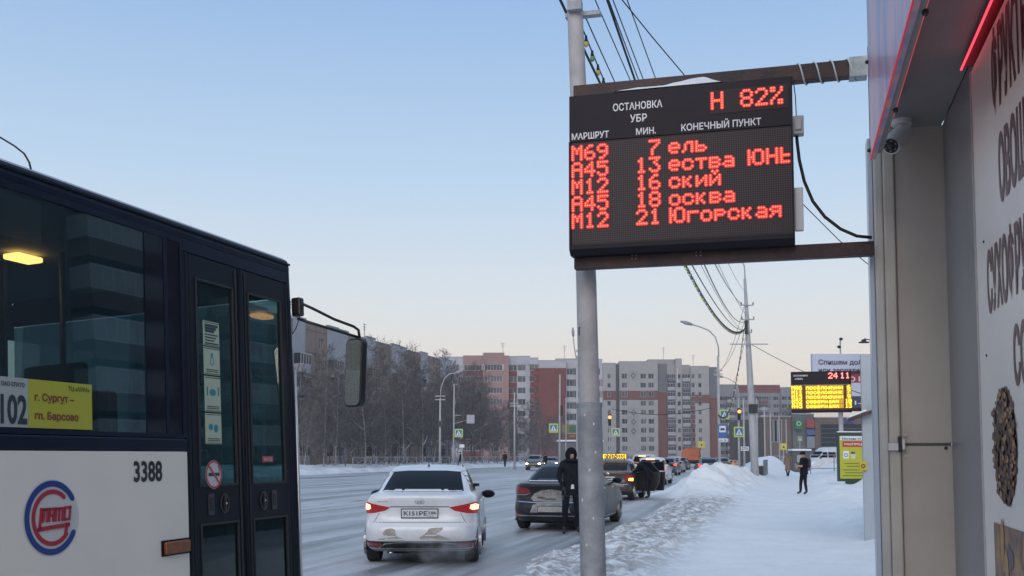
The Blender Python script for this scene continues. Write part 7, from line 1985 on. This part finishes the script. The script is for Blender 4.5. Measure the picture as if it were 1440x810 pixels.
for (px, py, px0, py0) in ((1205, 483, 1230, 480), (1205, 508, 1232, 508)):
    b = MB(); b.tube([(X_(px0, Z4) - xl, -.2, zpx(py0 - 1, Z4)), (X_(px + 2, Z4) - xl, -1.4, zpx(py - 3, Z4)), (X_(px, Z4) - xl, -1.5, zpx(py, Z4))], .035, 6)
    ar = b.build('lamp_arm', M_blackp, t, True)
    b = MB(); b.box(X_(px - 6, Z4) - xl, X_(px + 6, Z4) - xl, -1.7, -1.35, zpx(py + 3, Z4), zpx(py + 1.2, Z4)); b.box(X_(px - 2.5, Z4) - xl, X_(px + 2.5, Z4) - xl, -1.6, -1.4, zpx(py + 1.2, Z4), zpx(py - 2, Z4)); b.build('flood_lamp', M_blackp, ar)
bb('ledge', 0, w4, -.5, -.02, zpx(578.5, Z4), zpx(577, Z4), M_galv)
t = thing('camera_mast', 'thin mast with two small cameras above the billboard edge', 'mast', (X_(1184, 66), 66, 0), 0)
b = MB(); b.tube([(0, 0, 0), (0, 0, zpx(479, 66))], .05, 6); b.build('mast', M_conc, t)
for (px, py) in ((1181.5, 488), (1184.5, 477)): b = MB(); b.blob((X_(px, 66) - X_(1184, 66), -.1, zpx(py, 66)), .13, .13, .1, 8, 6); b.build('camera_head', M_blackp, t, True)
# ticket booth, railings, barriers
t = thing('booth', 'grey booth with snow on its roof behind the man on the path', 'booth', (X_(1114, 88), 88, 0.1), 0)
b = MB(); b.box(0, X_(1139, 88) - X_(1114, 88), 0, 1.3, 0, zpx(634, 88) - .1); b.build('cabin', wallmat('booth_grey', (0.13, 0.135, 0.145)), t); b = MB(); b.box(-.06, X_(1139, 88) - X_(1114, 88) + .06, -.06, 1.36, zpx(634, 88) - .09, zpx(632, 88) - .06); b.build('roof_snow', M_snowcap, t)
b = MB(); b.box(.35, .95, -.04, -.0, zpx(650, 88) - .1, zpx(640, 88) - .1); b.build('notice_panel', mat('panel_pale', (0.3, 0.31, 0.34), 0.5), t)
def railing(label, pts, h, m, post=2.0, rails=(1.0, .12), picket=0.0, r=.03, infill=False, group=None):
    t_ = thing('railing', label, 'railing', pts[0], 0, group); o_ = Vector(pts[0])
    for i in range(len(pts) - 1):
        a_, b_ = Vector(pts[i]) - o_, Vector(pts[i + 1]) - o_; L_ = (b_ - a_).length; n_ = max(1, round(L_ / post))
        for rz in rails:
            b = MB(); b.tube([a_ + Vector((0, 0, h * rz)), b_ + Vector((0, 0, h * rz))], r, 5); b.build('rail', m, t_)
        for k in range(n_ + (1 if i == len(pts) - 2 else 0)):
            q = a_.lerp(b_, k / n_); b = MB(); b.tube([q + Vector((0, 0, -.3)), q + Vector((0, 0, h))], r * 1.3, 5); b.build('post', m, t_)
            if infill and k < n_:
                q2 = a_.lerp(b_, (k + 1) / n_); b = MB(); b.tube([q + Vector((0, 0, h * .12)), q2 + Vector((0, 0, h * .95))], r * .7, 4); b.tube([q + Vector((0, 0, h * .95)), q2 + Vector((0, 0, h * .12))], r * .7, 4); b.build('cross_brace', m, t_)
    return t_
M_rail = mat('railing_grey', (0.30, 0.31, 0.34), 0.5)
railing('grey cross braced railing along the far pavement before the trees', [SW(-42, 95 + 0, .3), SW(-42, 260, .3)], 1.15, M_rail, 3.0, (1.0, .1), infill=True, r=.035)
railing('grey railing in front of the parked white minibuses', [at(1140, 662, 72) * 1, Vector((at(1240, 662, 72).x, 72, at(1140, 662, 72).z))], 1.1, M_rail, 1.7, (1.0, .15), r=.03)
t = thing('barrier', 'row of grey mesh barrier panels beside the pole foot', 'barrier', SW(-1.55, 62, .2), -A)
for k in range(5):
    b = MB(); b.box(-.02, .02, k * 2.1, k * 2.1 + 2.0, .05, 1.15); b.build('panel', mat('barrier_grey', (0.13, 0.15, 0.17), 0.6), t)
railing('light crossed railing at the bend of the path behind the woman', [at(1083, 662, 92), at(1106, 662, 92)], 1.3, M_rail, 1.4, (1.0, .1), infill=True, r=.03)
# ------------------------------------------------------------------ bare trees
M_bark = mat('bark_dark', (0.13, 0.11, 0.108), 0.9, var=0.3, vs=6)
M_twig = mat('twig_brown', (0.105, 0.092, 0.096), 0.9, col2=(0.26, 0.255, 0.27), vs=1.2, lo=0.5, hi=0.75)
M_birch = mat('birch_bark', (0.33, 0.32, 0.32), 0.8, col2=(0.06, 0.05, 0.05), vs=7, lo=0.5, hi=0.62)
def tree_mesh(seed, H, spread, birch=False):
    R = random.Random(seed); tr, br, sn = MB(), MB(), MB()
    cnt = [0]
    def seg(b, p, q, r0, r1, n):
        b.tube([p, q], [r0, r1], n, False)
    def grow(p, d, L, r, lev):
        steps = 3 if lev < 3 else 2
        q = p.copy(); dd = d.copy()
        for i in range(steps):
            dd = (dd + Vector((R.uniform(-.16, .16), R.uniform(-.16, .16), R.uniform(-.04, .14) if lev < 3 else R.uniform(-.15, .12)))).normalized()
            nq = q + dd * (L / steps); r1 = max(.016, r * (1 - 0.28))
            seg(br, q, nq, r, r1, 4 if lev < 2 else 3)
            if lev == 1 and dd.z < .8 and R.random() < .22: seg(sn, q + Vector((0, 0, r * .9)), nq + Vector((0, 0, r1 * .9)), r * .75, r1 * .75, 3)
            if lev < 4:
                for _ in range(2):
                    a_ = R.uniform(0, 6.28); s_ = dd.orthogonal().normalized(); s2 = dd.cross(s_)
                    nd = (dd * R.uniform(.55, 1.0) + (s_ * math.cos(a_) + s2 * math.sin(a_)) * R.uniform(.5, .9) + Vector((0, 0, .15))).normalized()
                    grow(q.lerp(nq, R.uniform(.3, 1)), nd, L * R.uniform(.42, .62), r1 * .55, lev + 1)
            q = nq; r = r1
    p = Vector((0, 0, -.3)); d = Vector((0, 0, 1)); n_ = 9; r = H * .0085; rs = []
    path = [p.copy()]
    for i in range(n_):
        d = (d + Vector((R.uniform(-.06, .06), R.uniform(-.06, .06), .1))).normalized(); p = p + d * (H / n_); path.append(p.copy())
    rad = [lerp(r, r * .12, i / n_) for i in range(n_ + 1)]
    tr.tube(path, rad, 7)
    nb = 15
    for k in range(nb):
        f = lerp(.22, .97, k / (nb - 1)); i = min(n_ - 1, int(f * n_)); q = path[i].lerp(path[i + 1], f * n_ - i)
        a_ = k * 2.4 + R.uniform(-.4, .4); up = lerp(.35, 1.2, f); nd = Vector((math.cos(a_), math.sin(a_), up)).normalized()
        grow(q, nd, spread * (1 - .55 * f) * R.uniform(.8, 1.15), rad[i] * .5, 1)
    return tr.mesh('trunk', M_birch if birch else M_bark, True), br.mesh('branches', M_twig), sn.mesh('branch_snow', M_snowcap)
protos = [tree_mesh(11 + i, (13, 15, 11, 14, 12)[i], (4.6, 4.2, 4.4, 5.0, 4.0)[i], i in (1, 4)) for i in range(5)]
def tree(label, x, y, s, rz, pi_, group=None, zs=1.0, zb=.25):
    t_ = thing('bare_tree', label, 'tree', (x, y, zb), rz, group); t_.scale = (s, s, s * zs)
    a_, b_, c_ = protos[pi_]
    link('trunk', a_, t_); q = link('branches', b_, t_); q['kind'] = 'stuff'; q = link('branch_snow', c_, t_); q['kind'] = 'stuff'
    return t_
RT = random.Random(5); nT = 0
def tree_top(px):
    pts_ = [(415, 515), (450, 500), (500, 494), (545, 492), (600, 500), (640, 514), (680, 532), (720, 552), (760, 570), (800, 595), (850, 615)]
    for i in range(len(pts_) - 1):
        if pts_[i][0] <= px <= pts_[i + 1][0]: return lerp(pts_[i][1], pts_[i + 1][1], (px - pts_[i][0]) / (pts_[i + 1][0] - pts_[i][0]))
    return 560
GT = 'bare winter trees crowding behind the far railing'
for row, (vr, n_, z0_, z1_) in enumerate(((-44, 22, 100, 250), (-48, 22, 100, 250), (-53, 20, 108, 270))):
    for k in range(n_):
        px = lerp(418, 790, (k + RT.uniform(.15, .85)) / n_)
        rr_ = ray(px, 640); rv = rr_.x * CA - rr_.y * SA; tt = vr / rv; X, Y = rr_.x * tt, rr_.y * tt
        Ht = (tree_top(px) + RT.uniform(-6, 72) + (12 if px < 600 else 0) - 641) / -F * Y + 1.6
        Ht = max(5, min(19, Ht)); pi_ = RT.randrange(5)
        H0 = (13, 15, 11, 14, 12)[pi_]
        nT += 1
        where_ = ('behind the bus mirror' if px < 515 else 'just left of the curved street lamp' if px < 618 else 'between curved lamp and plain post' if px < 723 else 'right of the plain lamp post')
        tree('bare tree in the %s row beyond the railing, %s' % (('front', 'middle', 'back')[row], where_), X, Y, Ht / H0, RT.uniform(0, 6.28), pi_, GT, 1.0, .2)
for (px, Z, Hh, lb) in ((1110, 165, 9, 'bare brown tree just left of the green poster'),):
    tree(lb, X_(px, Z), Z, Hh / 13, 1.0, 0, zb=0)
b = MB()
RS = random.Random(9)
for k in range(420):
    u = RS.uniform(95, 300); v = RS.uniform(-46.5, -43); p = SW(v, u, .1)
    for j in range(5):
        b.tube([p + Vector((RS.uniform(-.3, .3), 0, 0)), p + Vector((RS.uniform(-.9, .9), RS.uniform(-.5, .5), RS.uniform(.7, 2.2)))], [.03, .012], 3, False)
o = b.build('undergrowth', M_twig); o['kind'] = 'stuff'; tag(o, 'bare undergrowth of thin stems along the far railing', 'undergrowth')

# winter haze
hm = bpy.data.materials.new('winter_haze'); hm.use_nodes = True; ht = hm.node_tree; ht.nodes.clear()
ho = ht.nodes.new('ShaderNodeOutputMaterial'); hv = ht.nodes.new('ShaderNodeVolumePrincipled')
hv.inputs['Color'].default_value = (0.92, 0.93, 0.96, 1); hv.inputs['Density'].default_value = 0.0005; hv.inputs['Anisotropy'].default_value = 0.2
ht.links.new(hv.outputs[0], ho.inputs['Volume'])
b = MB(); b.box(-3600, 3600, -3600, 3600, -1.2, 38); o = b.build('haze', hm); o['kind'] = 'stuff'
tag(o, 'thin cold haze over the street', 'haze')
